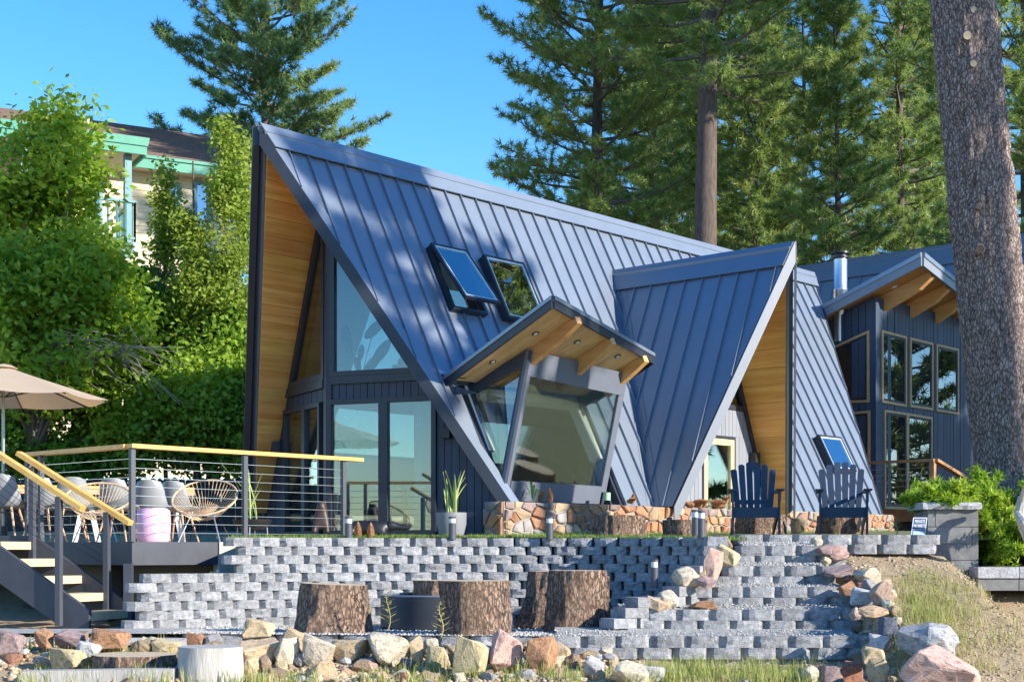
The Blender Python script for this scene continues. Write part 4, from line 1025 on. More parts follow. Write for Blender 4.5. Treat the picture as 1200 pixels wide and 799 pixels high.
# private property sign
M['signblue'] = mat('sign_face', (.018, .045, .11), .45); M['signwhite'] = mat('sign_white', (.72, .76, .82), .5)
d = 15.25; c = P(1075, 628, d); sg = thing('property_sign', 'small navy PRIVATE PROPERTY sign leaning against the block pier', 'sign', c)
tiltv = Vector((.16, .12, 1)).normalized(); sx_ = Vector((1, .12, 0)).normalized(); sn = sx_.cross(tiltv).normalized()
o0 = P(1067.5, 629, d)
def sp(x, z, h): return o0 + sx_ * x + tiltv * z + sn * h
SW, SH = .148, .205
mb = MB(); mb.prism([sp(0, 0, 0), sp(SW, 0, 0), sp(SW, SH, 0), sp(0, SH, 0)], sn * -.012); mb.build('panel', M['signwhite'], sg)
mb = MB(); mb.prism([sp(.007, .006, .0015), sp(SW - .007, .006, .0015), sp(SW - .007, SH - .006, .0015), sp(.007, SH - .006, .0015)], sn * -.002); mb.build('panel_face', M['signblue'], sg)
def text(txt, x, z, size, name='lettering', wd=None):
    cu_ = bpy.data.curves.new(name, 'FONT'); cu_.body = txt; cu_.size = size; cu_.align_x = 'CENTER'; cu_.extrude = .0008
    ob = bpy.data.objects.new(name, cu_); COL.objects.link(ob); dg = bpy.context.evaluated_depsgraph_get(); me = bpy.data.meshes.new_from_object(ob.evaluated_get(dg)); bpy.data.objects.remove(ob)
    w_ = max(v.co.x for v in me.vertices) - min(v.co.x for v in me.vertices); f = (wd / w_) if wd else 1
    mtx = Matrix((( *sx_, 0), (*tiltv, 0), (*sn, 0), (0, 0, 0, 1))).transposed(); mtx.translation = sp(x, z, .003) - c
    for v in me.vertices: v.co.x *= f
    me.transform(mtx); me.materials.clear(); me.materials.append(M['signwhite']); return link(name, me, sg)
text('PRIVATE', SW / 2, .147, .052, wd=.105); text('PROPERTY', SW / 2, .097, .052, wd=.124); text('NO TRESPASSING', SW / 2, .075, .013, wd=.12)
mb = MB(); mb.prism([sp(.014, .022, .003), sp(SW - .014, .022, .003), sp(SW - .014, .062, .003), sp(.014, .062, .003)], sn * .001); mb.build('lower_panel', mat('sign_pale_blue', (.30, .42, .62), .5), sg)

# block pier with planted top
M['pier'] = mat('pier_block', (.14, .14, .142), .9, (.215, .213, .21), nscale=9, var=.12, bump=.35, bscale=60); M['cap'] = mat('pier_cap', (.30, .30, .315), .9, (.47, .47, .485), nscale=20, bump=.8, bscale=40)
d = 15.3; x0, x1 = (1087 - 600) / F * d, (1147 - 600) / F * d; zt, zb_ = (645 - 597) / F * d, -.6
pier = thing('block_pier', 'square gray block pier with a rough stone cap and juniper on top', 'pier', ((x0 + x1) / 2, d + .26, zb_))
rows = [(597.5, 617), (617.5, 637), (637.5, 656), (656.5, 676)]; splits = [1096, 1139, 1096, 1139]
mb = MB(); mb.prism([(x0 + .012, d + .012, zb_), (x1 - .012, d + .012, zb_), (x1 - .012, d + .52, zb_), (x0 + .012, d + .52, zb_)], Z * (zt - zb_)); mb.build('core', M['mortar'], pier)
for (ya, yb), sx in zip(rows, splits):
    za, zc_ = (645 - ya) / F * d, (645 - yb) / F * d; xs_ = (sx - 600) / F * d
    for a_, b_ in ((x0, xs_), (xs_, x1)):
        mb = MB(); mb.prism([(a_ + .004, d, zc_ + .003), (b_ - .004, d, zc_ + .003), (b_ - .004, d + .2, zc_ + .003), (a_ + .004, d + .2, zc_ + .003)], Z * (za - zc_ - .004)); mb.build('block', M['pier'], pier)
    mb = MB(); mb.prism([(x1 - .18, d + .205, zc_ + .003), (x1, d + .205, zc_ + .003), (x1, d + .53, zc_ + .003), (x1 - .18, d + .53, zc_ + .003)], Z * (za - zc_ - .004)); mb.build('block', M['pier'], pier)
    mb = MB(); mb.prism([(x0, d + .205, zc_ + .003), (x0 + .18, d + .205, zc_ + .003), (x0 + .18, d + .53, zc_ + .003), (x0, d + .53, zc_ + .003)], Z * (za - zc_ - .004)); mb.build('block', M['pier'], pier)
xa, xb = (1080 - 600) / F * d, (1149 - 600) / F * d; nseg = 12; vs, fs = [], []
for i in range(nseg + 1):
    x = xa + (xb - xa) * i / nseg
    for (yy, zz) in ((d - .05, zt + .002), (d - .06, zt + .04), (d - .045, zt + .075), (d + .55, zt + .08), (d + .55, zt + .002)): vs.append((x, yy + (rng.uniform(-.012, .012) if yy < d else 0), zz + rng.uniform(-.004, .004)))
for i in range(nseg):
    for k in range(5): fs.append((5 * i + k, 5 * i + (k + 1) % 5, 5 * i + 5 + (k + 1) % 5, 5 * i + 5 + k))
fs += [(4, 3, 2, 1, 0), tuple(5 * nseg + k for k in range(5))]
mb = MB(); mb.add(vs, fs); mb.build('cap_stone', M['cap'], pier)
# low curb to the right of the pier
curb = thing('block_curb', 'low gray block curb at the right edge below the juniper', 'curb', (5.1, 15, -.4))
d = 14.9
for k in range(4):
    a_ = (1146 - 600) / F * d + .42 * k
    for za, zb2, nm in ((-.165, -.275, 'cap_stone'), (-.28, -.40, 'block')):
        mb = MB(); mb.prism([(a_ + .004, d + (.02 if nm == 'block' else 0), zb2), (a_ + .416, d + (.02 if nm == 'block' else 0), zb2), (a_ + .416, d + .3, zb2), (a_ + .004, d + .3, zb2)], Z * (za - zb2)); mb.build(nm, M['cap' if nm == 'cap_stone' else 'pier'], curb)
mb = MB(); mb.prism([(4.75, 15.15, -.17), (9, 15.15, -.17), (9, 19, -.1), (4.75, 19, -.1)], Z * -.05); o = mb.build('planting_soil', mat('planting_soil', (.10, .085, .07), .95, (.17, .15, .12), nscale=20, bump=.6), None); tag(o, kind='structure')
# ================================================================= WOODEN DECK AT LEFT
DZ = .10
M['deckpaint'] = mat('deck_dark_paint', (.045, .05, .065), .55, (.06, .066, .082), nscale=4, bump=.05, var=.05)
M['deckboard'] = mat('deck_boards', (.30, .22, .14), .7, (.40, .30, .2), nscale=8, var=.12)
deck = thing('wooden_deck', 'dark painted raised deck with oiled timber handrail and cable railing', 'deck', hp(-1, 0, 0))
DA, DO, DL = -3.21, 1.81, -5.2
def pr(name, pts, vec, m, par): mb = MB(); mb.prism(pts, vec); return mb.build(name, m, par)
pr('fascia_board', [hp(DA, DO, DZ), hp(-2.05, DO, DZ), hp(-2.05, DO, -.16), hp(DA, DO, -.16)], -V * .04, M['deckpaint'], deck)
pr('fascia_board', [hp(DA, DL, DZ), hp(DA, DO - .042, DZ), hp(DA, DO - .042, -.16), hp(DA, DL, -.16)], U * .04, M['deckpaint'], deck)
a = DA + .05
while a < 1.0:
    pr('deck_board', [hp(a, DL, DZ - .03), hp(a, DO - .05, DZ - .03), hp(a + .132, DO - .05, DZ - .03), hp(a + .132, DL, DZ - .03)], Z * .028, M['deckboard'], deck); a += .138
pr('joist_frame', [hp(DA + .1, DL, -.16), hp(DA + .1, DO - .1, -.16), hp(.8, DO - .1, -.16), hp(.8, DL, -.16)], Z * .1, M['deckpaint'], deck)
c = P(142, 668, 15.9); mb = MB(); mb.box((c.x, c.y + .3, -.45), (.09, .09, .62)); mb.build('support_post', M['deckpaint'], deck)
for a_, o_ in ((-2.6, .6), (-2.6, -1.4), (-.8, .8)): mb = MB(); mb.box(hp(a_, o_, -.55), (.12, .12, .85)); mb.build('support_post', M['black'], deck)
M['palepost'] = mat('pale_concrete_post', (.50, .44, .33), .85, (.58, .52, .40), nscale=5)
pr('end_post', [hp(-2.04, DO + .02, DZ), hp(-1.76, DO + .02, DZ), hp(-1.76, DO + .02, -.45), hp(-2.04, DO + .02, -.45)], -V * .12, M['palepost'], deck)
RZ = 1.155
def rail(p, q, name='top_rail', par=None, w_=.13, h=.045): mb = MB(); mb.bar(p, q, w_, h); return mb.build(name, M['rail'], par or deck)
rail(hp(DA - .04, DO, RZ), hp(.18, DO, RZ)); rail(hp(DA, DO - .067, RZ - .001), hp(DA, -.45, RZ - .001))
M['railpost'] = mat('rail_post', (.055, .06, .075), .45, (.07, .075, .09), nscale=4)
def post(p, z0, z1, par, w_=.055, rz=None): mb = MB(); mb.box((p.x, p.y, (z0 + z1) / 2), (w_, w_, z1 - z0), UANG if rz is None else rz); return mb.build('post', M['railpost'], par)
for a_, o_ in ((DA, DO), (-1.66, DO), (-.11, DO), (DA, -.08), (DA, -.38)): post(hp(a_, o_, 0), DZ - .02 if (a_, o_) != (DA, DO) else DZ, RZ - .022, deck)
for k in range(9):
    z = DZ + .10 + k * .102
    mb = MB(); mb.tube([hp(DA, DO, z), hp(-.11, DO, z)], .0035, 5); mb.build('cable', M['steel'], deck)
    mb = MB(); mb.tube([hp(DA, DO, z), hp(DA, -.38, z)], .0035, 5); mb.build('cable', M['steel'], deck)
# shade below the deck, put in as a black sheet
pr('underdeck_dark', [hp(-1.9, DO - .3, -.16), hp(-1.9, DL, -.16), hp(-1.9, DL, -.95), hp(-1.9, DO - .3, -.95)], U * .03, M['black'], deck)

# --- deck stairs
FB = P(157, 733, 16.2); dd = Vector((.95, -.31, 0)).normalized(); ww = Vector((.31, .95, 0)).normalized(); NB = FB - ww * .85
stairs = thing('deck_stairs', 'short flight of open pale treads on dark stringers leading up to the deck', 'stairs', FB)
def sd(base, s, z): return base - dd * s + Z * (z - base.z)
for b in (NB, FB):
    pts = [sd(b, 0, -.83), sd(b, 0, -.60), sd(b, 1.45, .14), sd(b, 2.6, .14), sd(b, 2.6, -.16), sd(b, 1.25, -.36), sd(b, .35, -.83)]
    # stringer, built as convex pieces
    mb = MB(); t = ww * .05
    mb.prism([sd(b, 0, -.83), sd(b, 0, -.615), sd(b, 1.30, .17), sd(b, 1.30, -.22), sd(b, .28, -.83)], t); mb.prism([sd(b, 1.30, .17), sd(b, 2.7, .17), sd(b, 2.7, -.22), sd(b, 1.30, -.22)], t)
    mb.build('stringer', M['deckpaint'], stairs)
for k in range(5):
    z = -.645 + .186 * k; s0 = .04 + .31 * k; L_ = .30 if k < 4 else 1.3
    mb = MB(); mb.prism([sd(NB, s0, z) + ww * .052, sd(FB, s0, z) - ww * .002, sd(FB, s0 + L_, z) - ww * .002, sd(NB, s0 + L_, z) + ww * .052], -Z * .085); mb.build('tread', M['tread'], stairs)
def onplane(px, py, b): n = ww; return RP(px, py, b, n)
n0, n1 = onplane(-60, 494, NB), onplane(97, 596, NB); rail(n0, n1, 'handrail', stairs, .10, .05)
f0, f1 = onplane(22, 531, FB), onplane(153, 613, FB); rail(f0, f1, 'handrail', stairs, .10, .05)
for px, y0, y1, b in ((70, 582, 733, NB), (126, 600, 727, FB), (39, 548, 655, FB), (-14, 520, 640, NB)):
    a_, c_ = onplane(px, y0, b), onplane(px, y1, b); mb = MB(); mb.box(((a_.x + c_.x) / 2, a_.y - .03, (a_.z + c_.z) / 2), (.06, .06, a_.z - c_.z), R(-18)); mb.build('post', M['railpost'], stairs)
for k in range(7):
    t = .10 + .085 * k
    mb = MB(); mb.tube([onplane(-14, 520, NB) - Z * t, onplane(70, 582, NB) - Z * t * .97], .003, 5); mb.build('cable', M['black'], stairs)
    mb = MB(); mb.tube([onplane(39, 548, FB) - Z * t, onplane(126, 600, FB) - Z * t * .97], .003, 5); mb.build('cable', M['black'], stairs)

# --- round cord chairs
M['rattan'] = mat('rattan_cord', (.52, .35, .20), .65, (.66, .48, .30), nscale=20); M['rattan_d'] = mat('rattan_dark', (.30, .20, .12), .7)
def round_chair(label, c, yaw, tilt=.92):
    t = thing('round_chair', label, 'chair', c, 'round cord lounge chairs', yaw); ORG[t.name] = Vector((0, 0, 0))
    nr = Vector((0, -math.cos(tilt), math.sin(tilt))); ex = Vector((1, 0, 0)); ey = nr.cross(ex); ctr = Vector((0, 0, .53)); hub = Vector((0, -.02, .30)); r_ = .385
    rim = [ctr + ex * r_ * math.cos(a) + ey * r_ * .94 * math.sin(a) for a in np.linspace(0, 2 * math.pi, 49)[:-1]]
    mb = MB(); mb.tube(rim, .012, 7, closed=True); mb.build('rim', M['rattan'], t)
    for k in range(46):
        a = 2 * math.pi * k / 46; p = ctr + ex * r_ * math.cos(a) + ey * r_ * .94 * math.sin(a); q = hub + (ex * math.cos(a) + ey * math.sin(a)) * .045
        m_ = (p + q) / 2 - nr * .055; m1 = p * .72 + q * .28 - nr * .04
        mb = MB(); mb.tube([p, m1, m_, q], .0042, 4, caps=False); mb.build('cord', M['rattan'], t)
    mb = MB(); mb.tube([hub + (ex * math.cos(a) + ey * math.sin(a)) * .05 for a in np.linspace(0, 2 * math.pi, 17)[:-1]], .014, 6, closed=True); mb.build('hub_ring', M['rattan_d'], t)
    for sx_, sy_ in ((-1, -1), (1, -1), (-1, 1), (1, 1)):
        mb = MB(); mb.tube([(sx_ * .12, sy_ * .10, .36), (sx_ * .25, sy_ * .24, 0)], .009, 6); mb.build('leg', M['black'] if sy_ > 0 else M['steel'], t)
    return t
c = P(115, 635, 17.7); round_chair('round woven cord chair behind the sloping stair handrail', Vector((c.x, c.y, DZ)), R(8), 1.02)
c = P(240, 635, 17.6); round_chair('round woven cord chair right of the pink stool', Vector((c.x, c.y, DZ)), R(-4), .92)
# --- pink stool
c = P(180, 635, 17.1); c.z = DZ; st = thing('pink_stool', 'pale pink drum stool standing at the deck corner post', 'stool', c)
mb = MB(); mb.lathe(c, [(.165, 0), (.185, .03), (.195, .19), (.188, .35), (.175, .372)], 32); mb.build('drum', mat('pink_plastic', (.72, .42, .60), .45, (.76, .47, .64), nscale=3), st)
mb = MB(); mb.lathe(c, [(.16, .372), (.155, .385), (.001, .386)], 32, cap=False); mb.build('seat_top', mat('pink_top', (.74, .50, .68), .5), st)
# --- shell chairs with wooden legs round the long table
M['shell'] = mat('gray_shell', (.25, .26, .27), .45, (.28, .29, .30), nscale=3); M['leg'] = mat('chair_leg_wood', (.50, .27, .14), .55, (.62, .38, .22), nscale=14)
def shellmesh():
    nu, nv = 15, 16; vs = []
    prof = [(-.22, .415), (-.19, .43), (-.10, .422), (0, .415), (.08, .418), (.13, .44), (.165, .50), (.185, .58), (.205, .66), (.222, .73), (.235, .79), (.24, .815)]
    n = len(prof)
    for i, (y, z) in enumerate(prof):
        t = i / (n - 1); wd = .20 + .03 * math.sin(math.pi * min(1, t * 1.6)) - (.07 * max(0, t - .7) / .3) ** 1 * (1 if t > .7 else 0)
        for k in range(nu):
            u = -1 + 2 * k / (nu - 1); lift = (.075 if t < .55 else .03) * abs(u) ** 2.6 * math.sin(math.pi * clamp(t * 1.05 + .06)); fwd = -.08 * abs(u) ** 2.2 * clamp((t - .3) / .3)
            rnd = .03 * abs(u) ** 4 * (1 if i in (0, n - 1) else 0)
            vs.append((u * wd, y + fwd, z + lift - (rnd if i else 0)))
    fs = [(i * nu + k, i * nu + k + 1, (i + 1) * nu + k + 1, (i + 1) * nu + k) for i in range(n - 1) for k in range(nu - 1)]
    m_ = len(vs); vs2 = vs + [(x, y + .012, z - .010) for x, y, z in vs]; fs += [tuple(m_ + q for q in f[::-1]) for f in fs]
    for k in range(nu - 1): fs += [(k, m_ + k, m_ + k + 1, k + 1), ((n - 1) * nu + k + 1, m_ + (n - 1) * nu + k + 1, m_ + (n - 1) * nu + k, (n - 1) * nu + k)]
    for i in range(n - 1): fs += [(i * nu, (i + 1) * nu, m_ + (i + 1) * nu, m_ + i * nu), ((i + 1) * nu + nu - 1, i * nu + nu - 1, m_ + i * nu + nu - 1, m_ + (i + 1) * nu + nu - 1)]
    mb = MB(); mb.add(vs2, fs); return mb.mesh('shell', M['shell'], smooth=True)
sc0 = thing('shell_chair', 'gray shell chair at the left edge of the photo, beside the umbrella pole', 'chair', (0, 0, 0), 'gray shell chairs round the deck table')
link('shell', shellmesh(), sc0)
for sx_, sy_ in ((-1, -1), (1, -1), (-1, 1), (1, 1)):
    mb = MB(); mb.tube([(sx_ * .10, sy_ * .10, .42), (sx_ * .20, sy_ * .20, 0)], [.016, .010], 7); link('leg', mb.mesh('leg', M['leg']), sc0)
mb = MB(); mb.tube([(-.12, -.12, .36), (.12, .12, .36)], .006, 5); mb.tube([(.12, -.12, .36), (-.12, .12, .36)], .006, 5); link('brace', mb.mesh('brace', M['black']), sc0)
first = True
for px, d, yaw, lb in ((8, 17.9, 175, None), (52, 18.4, 168, 'gray shell chair between the stair posts, back to the viewer'), (84, 18.6, 200, 'gray shell chair behind the lower end of the near handrail'), (138, 18.9, 172, 'gray shell chair behind the deck corner post'), (178, 19.3, 180, 'gray shell chair directly behind the pink stool'), (209, 19.6, 165, 'gray shell chair just left of the farther round cord chair')):
    o = sc0 if first else copy_tree(sc0); first = False
    c = P(px, 600, d); o.location = (c.x, c.y, DZ); o.rotation_euler = (0, 0, R(yaw))
    if lb: o['label'] = lb
tb = thing('deck_table', 'long timber dining table on white trestle legs standing on the deck', 'table', P(100, 620, 19.6))
t0, t1 = P(-60, 576, 19.4), P(228, 577, 20.6); tv = (t1 - t0); tv.z = 0; tn = Vector((-tv.y, tv.x, 0)).normalized()
for k in range(6):
    mb = MB(); b0 = Vector((t0.x, t0.y, DZ + .735)) + tn * k * .142; mb.prism([b0, b0 + tv, b0 + tv + tn * .138, b0 + tn * .138], Z * .04); mb.build('table_plank', M['rail'], tb)
mb = MB(); b0 = Vector((t0.x, t0.y, DZ + .66)); mb.prism([b0, b0 + tv, b0 + tv + tn * .03, b0 + tn * .03], Z * .07); mb.build('apron', M['leg'], tb)
for f in (.12, .56, .92):
    for k in (0, 1):
        b0 = Vector((t0.x, t0.y, 0)) + tv * f + tn * .42; tx = tv.normalized(); s = -1 if k else 1
        mb = MB(); mb.bar(b0 + tx * s * .02 + Z * (DZ + .70), b0 + tx * s * .16 + Z * DZ, .07, .05, up=tn); mb.build('leg', M['white'], tb)
# --- umbrella
M['canvas'] = mat('sand_canvas', (.58, .46, .33), .85, (.62, .50, .37), nscale=4, bump=.05, bscale=200); 
mc = M['canvas']; N_, L_ = mc.node_tree.nodes, mc.node_tree.links; tr_ = N_.new('ShaderNodeBsdfTranslucent'); tr_.inputs['Color'].default_value = (.62, .42, .22, 1); mx_ = N_.new('ShaderNodeMixShader'); mx_.inputs[0].default_value = .35
L_.new(N_['Principled BSDF'].outputs[0], mx_.inputs[1]); L_.new(tr_.outputs[0], mx_.inputs[2]); L_.new(mx_.outputs[0], N_['Material Output'].inputs['Surface'])
c = P(4, 428, 18.0); zr = P(0, 467, 18).z; ra = 1.24
um = thing('patio_umbrella', 'sand colored patio umbrella with dark ribs and pole over the deck table', 'umbrella', (c.x, c.y, DZ))
ctr = Vector((c.x, c.y, 0)); a0 = R(8)
for k in range(8):
    a, b = a0 + k * math.pi / 4, a0 + (k + 1) * math.pi / 4; vs, fs = [], []; n = 8; m_ = 6
    for i in range(n + 1):
        t = .06 + .94 * i / n
        for j in range(m_ + 1):
            s = j / m_; pa, pb = Vector((math.cos(a), math.sin(a), 0)), Vector((math.cos(b), math.sin(b), 0)); p = pa.lerp(pb, s) * ra * t
            sag = .05 * t * t * math.sin(math.pi * s)
            vs.append(ctr + p * (1 - .02 * math.sin(math.pi * s) * t) + Z * (c.z - (c.z - zr) * (t ** .92) - sag * .6))
    for i in range(n):
        for j in range(m_): q = i * (m_ + 1) + j; fs.append((q, q + 1, q + m_ + 2, q + m_ + 1))
    mb = MB(); mb.add(vs, fs); mb.build('canopy_panel', M['canvas'], um, smooth=True)
    mb = MB(); mb.tube([ctr + Vector((math.cos(a) * .08, math.sin(a) * .08, c.z - .07)), ctr + Vector((math.cos(a) * ra * .98, math.sin(a) * ra * .98, zr - .012))], .010, 6); mb.build('rib', M['black'], um)
    mb = MB(); mb.tube([ctr + Vector((math.cos(a) * .03, math.sin(a) * .03, zr + .02)), ctr + Vector((math.cos(a) * ra * .48, math.sin(a) * ra * .48, c.z - (c.z - zr) * .52 - .03))], .007, 6); mb.build('strut', M['black'], um)
mb = MB(); mb.tube([ctr + Z * DZ, ctr + Z * (c.z - .02)], .019, 10); mb.build('pole', mat('pole_metal', (.30, .31, .33), .35, metal=.7), um)
mb = MB(); mb.lathe(ctr + Z * (c.z - .035), [(.17, 0), (.10, .035), (.03, .05), (.001, .055)], 16, cap=False); mb.build('vent_cap', M['canvas'], um)
mb = MB(); mb.lathe(ctr + Z * DZ, [(.24, 0), (.24, .05), (.05, .07), (.04, .2), (.02, .2)], 20); mb.build('base', M['black'], um)
# --- dark picket fence behind the deck
M['fence'] = mat('dark_fence_boards', (.018, .018, .02), .8, (.035, .033, .03), nscale=8, var=.3)
fc = thing('picket_fence', 'dark weathered board fence behind the deck chairs', 'fence', P(150, 620, 25))
for k in range(46):
    px = -60 + k * 8.4; p = P(px, 600, 25.5); zt_ = (645 - 560 - rng.uniform(-1.5, 1.5)) / F * 25.5; w2 = .115
    mb = MB(); mb.prism([(p.x, p.y, -.2), (p.x + w2, p.y, -.2), (p.x + w2, p.y, zt_ - .03), (p.x + w2 / 2, p.y, zt_), (p.x, p.y, zt_ - .03)], Vector((0, .02, 0))); mb.build('fence_board', M['fence'], fc)
p0, p1 = P(-60, 570, 25.56), P(330, 570, 25.56); mb = MB(); mb.bar(p0, p1, .04, .09); mb.bar(p0 - Z * .8, p1 - Z * .8, .04, .09); mb.build('fence_rail', M['fence'], fc)

# ================================================================= SECOND CABIN
c2 = thing('back_cabin', 'second dark cabin with shed roof, wood trimmed windows and its own metal A-frame roof', 'cabin', hp(17, 0, .3))
M['siding2'] = mat('navy_siding_shade', (.040, .062, .105), .5, (.048, .072, .118), nscale=5, stretch=(1, 1, .15), var=.1, bump=.06)
M['woodtrim'] = mat('window_wood_trim', (.50, .30, .13), .5, (.60, .38, .18), nscale=9)
OW, AW = 1.3, 14.6
CZ2 = lambda o: 5.77 + .36 * (o - 2.56)
def w2R(a, z, h): return hp(a, OW, z) + V * h
def w2L(o, z, h): return hp(AW, o, z) - U * h
strips([(AW, .2), (20.6, .2), (20.6, CZ2(OW) - .2), (AW, CZ2(OW) - .2)], 0, .16, .012, w2R, .03, 'siding_board', M['siding2'], c2, jit=.006)
strips([(-2.4, .2), (OW, .2), (OW, CZ2(OW) - .22), (-2.4, CZ2(-2.4) - .22)], 0, .16, .012, w2L, .03, 'siding_board', M['siding2'], c2, jit=.006)
pr('corner_board', [w2R(AW - .03, .2, .045), w2R(AW + .08, .2, .045), w2R(AW + .08, .2, -.05), w2R(AW - .03, .2, -.05)], Z * (CZ2(OW) - .42), M['siding2'], c2)
def kR(px, py): q = RP(px, py, hp(0, OW, 0), V) - A0; return (q.dot(U), q.z)
def kL(px, py): q = RP(px, py, hp(AW, 0, 0), U) - A0; return (q.dot(V), q.z)
def win2(px, fr, kk):
    pl = [kk(*p) for p in px]; f = ring(pl, .05, lambda x_, y_, h: fr(x_, y_, h + .03), 'window', M['woodtrim'], M['glass_d'], -.03, .03, c2)
    inn = offset_poly(pl, .05); i2 = offset_poly(pl, .10); mb = MB()
    for i in range(len(pl)):
        j = (i + 1) % len(pl); a = [fr(x_, y_, .012) for x_, y_ in (inn[i], inn[j], i2[j], i2[i])]; mb.prism(a, fr(0, 0, .044) - fr(0, 0, .012))
    mb.build('sash', M['trim'], f)
    return f
win2([(1031, 472), (1060, 477), (1060, 394.5), (1031, 387)], w2R, kR); win2([(1064, 477), (1091, 481), (1091, 402), (1064, 395.5)], w2R, kR); win2([(1095, 482), (1121, 486), (1121, 409), (1095, 403)], w2R, kR)
win2([(1034, 596), (1061, 597), (1061, 484), (1034, 480)], w2R, kR); win2([(1061, 597), (1090, 598), (1090, 489), (1061, 484)], w2R, kR)
win2([(976, 473), (1020, 471.5), (1020, 387), (976, 407)], w2L, kL); win2([(996, 597), (1021, 597), (1021, 481), (996, 483)], w2L, kL)
# shed roof
sh = [(14.15, -2.8), (14.15, 2.56), (19.6, 1.56), (19.6, -2.8)]
nS = (-V * .36 + Z).normalized()
def fS(a, o, h): return hp(a, o, CZ2(o)) + nS * h
shed = slab([sh], fS, -.06, 0, 'shed_roof', M['roof'], c2)
for i in range(2):
    (a0_, o0_), (a1_, o1_) = sh[i], sh[i + 1]; p, q = fS(a0_, o0_, .01), fS(a1_, o1_, .01); outn = (q - p).cross(Z).normalized()
    if outn.dot(hp(17, 0, 5) - p) > 0: outn = -outn
    mb = MB(); mb.prism([p, q, q - Z * .26, p - Z * .26], outn * .04); mb.build('fascia_board', M['trimlit'], shed)
    mb = MB(); mb.prism([p + outn * .042, q + outn * .042, q + outn * .042 - Z * .09, p + outn * .042 - Z * .09], outn * .02); mb.build('drip_edge', M['roof'], shed)
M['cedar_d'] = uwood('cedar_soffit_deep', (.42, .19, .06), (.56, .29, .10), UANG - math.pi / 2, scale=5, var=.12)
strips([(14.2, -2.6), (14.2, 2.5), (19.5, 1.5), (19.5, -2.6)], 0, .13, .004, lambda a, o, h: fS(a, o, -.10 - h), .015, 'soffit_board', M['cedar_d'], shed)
for a_, ol in ((15.0, 2.28), (16.15, 2.07), (17.3, 1.86), (18.45, 1.65)):
    mb = MB(); mb.prism([hp(a_ - .07, o, CZ2(o)) + nS * h for o, h in ((1.0, -.12), (ol, -.12), (ol, -.25), (ol - .3, -.36), (1.0, -.44))], U * .14); mb.build('beam', M['beam'], shed)
c = fS(14.8, 1.6, -.118); mb = MB(); mb.tube([c, c - nS * .01], .06, 12); mb.build('downlight', M['lens'], shed)
# rear A-frame roof, ridge along v
RA, RZ2, HW2 = 24.0, 7.97, 3.9
n2 = (-U * SL + Z).normalized()
def f2(q, o, h): return hp(RA - q, o, RZ2 - SL * q) + n2 * h
rp2 = [(0, -10), (HW2, -10), (HW2, 1.0), (0, 1.6)]
r2 = slab([rp2], f2, -.14, -.012, 'main_roof', M['trim'], c2)
slab([[(-q, o) for q, o in rp2]], lambda q, o, h: hp(RA - q, o, RZ2 + SL * q) + (U * SL + Z).normalized() * h, -.14, 0, 'far_roof', M['roof'], c2)
o_ = -10
while o_ < 1.6:
    q = clip(clip(rp2, 0, -1, -(o_ + .002)), 0, 1, o_ + PW * 1.2 - .002)
    if area(q) > .01:
        mb = MB(); mb.prism([f2(x_, y_, 0) for x_, y_ in q], n2 * .012); mb.prism([f2(.15, o_ - .01, 0), f2(.15, o_ + .01, 0), f2(HW2, o_ + .01, 0), f2(HW2, o_ - .01, 0)], n2 * .04); mb.build('roof_panel', M['roof'], r2)
    o_ += PW * 1.2
mb = MB(); mb.prism([f2(-.01, -10, .045), f2(.28, -10, .045), f2(.28, 1.6, .045), f2(-.01, 1.63, .045)], n2 * .02); mb.build('ridge_cap', M['roof'], c2)
pr('gable_wall', [hp(RA - HW2 + .3, .5, 0), hp(RA + HW2 - .3, .5, 0), hp(RA, .5, RZ2 - .4)], -V * .1, M['siding2'], c2)
# flue pipe
fl = P(985, 345, 30.6); M['flue'] = mat('galvanized_flue', (.62, .64, .67), .32, metal=.9, rvar=.08)
pipe = thing('flue_pipe', 'shiny galvanized flue pipe with a dark cap above the shed roof', 'flue', Vector((fl.x, fl.y, 4.4)))
zt_ = P(985, 304, 30.6).z
mb = MB(); mb.lathe((fl.x, fl.y, 0), [(.135, 4.3), (.135, (4.3 + zt_) / 2 + .2), (.142, (4.3 + zt_) / 2 + .21), (.142, (4.3 + zt_) / 2 + .23), (.135, (4.3 + zt_) / 2 + .24), (.135, zt_)], 24); mb.build('pipe', M['flue'], pipe)
mb = MB(); mb.lathe((fl.x, fl.y, zt_), [(.14, 0), (.17, .02), (.17, .05), (.13, .06), (.13, .10), (.19, .11), (.185, .14), (.05, .17)], 24); mb.build('rain_cap', M['black'], pipe)
# deck in front of the second cabin
M['reddeck'] = mat('stained_deck', (.27, .10, .035), .55, (.36, .15, .055), nscale=8, bump=.1); M['railwood'] = mat('stained_rail', (.32, .16, .07), .5, (.42, .23, .11), nscale=8)
d2 = thing('back_deck', 'stained timber deck and cable railing in front of the second cabin', 'deck', hp(15, 2, .6))
dA = 13.9; zD = .80
pr('fascia_board', [hp(dA, .2, zD), hp(dA, 2.95, zD), hp(dA, 2.95, zD - .24), hp(dA, .2, zD - .24)], U * .04, M['reddeck'], d2)
pr('deck_floor', [hp(dA + .04, .2, zD - .06), hp(dA + .04, 2.95, zD - .06), hp(20, 2.95, zD - .06), hp(20, .2, zD - .06)], Z * .055, M['reddeck'], d2)
pr('fascia_board', [hp(dA + .042, 2.95, zD), hp(20, 2.95, zD), hp(20, 2.95, zD - .24), hp(dA + .042, 2.95, zD - .24)], -V * .04, M['reddeck'], d2)
mb = MB(); mb.bar(hp(dA, .2, zD + .93), hp(dA, 2.95, zD + .93), .14, .05); mb.build('top_rail', M['railwood'], d2)
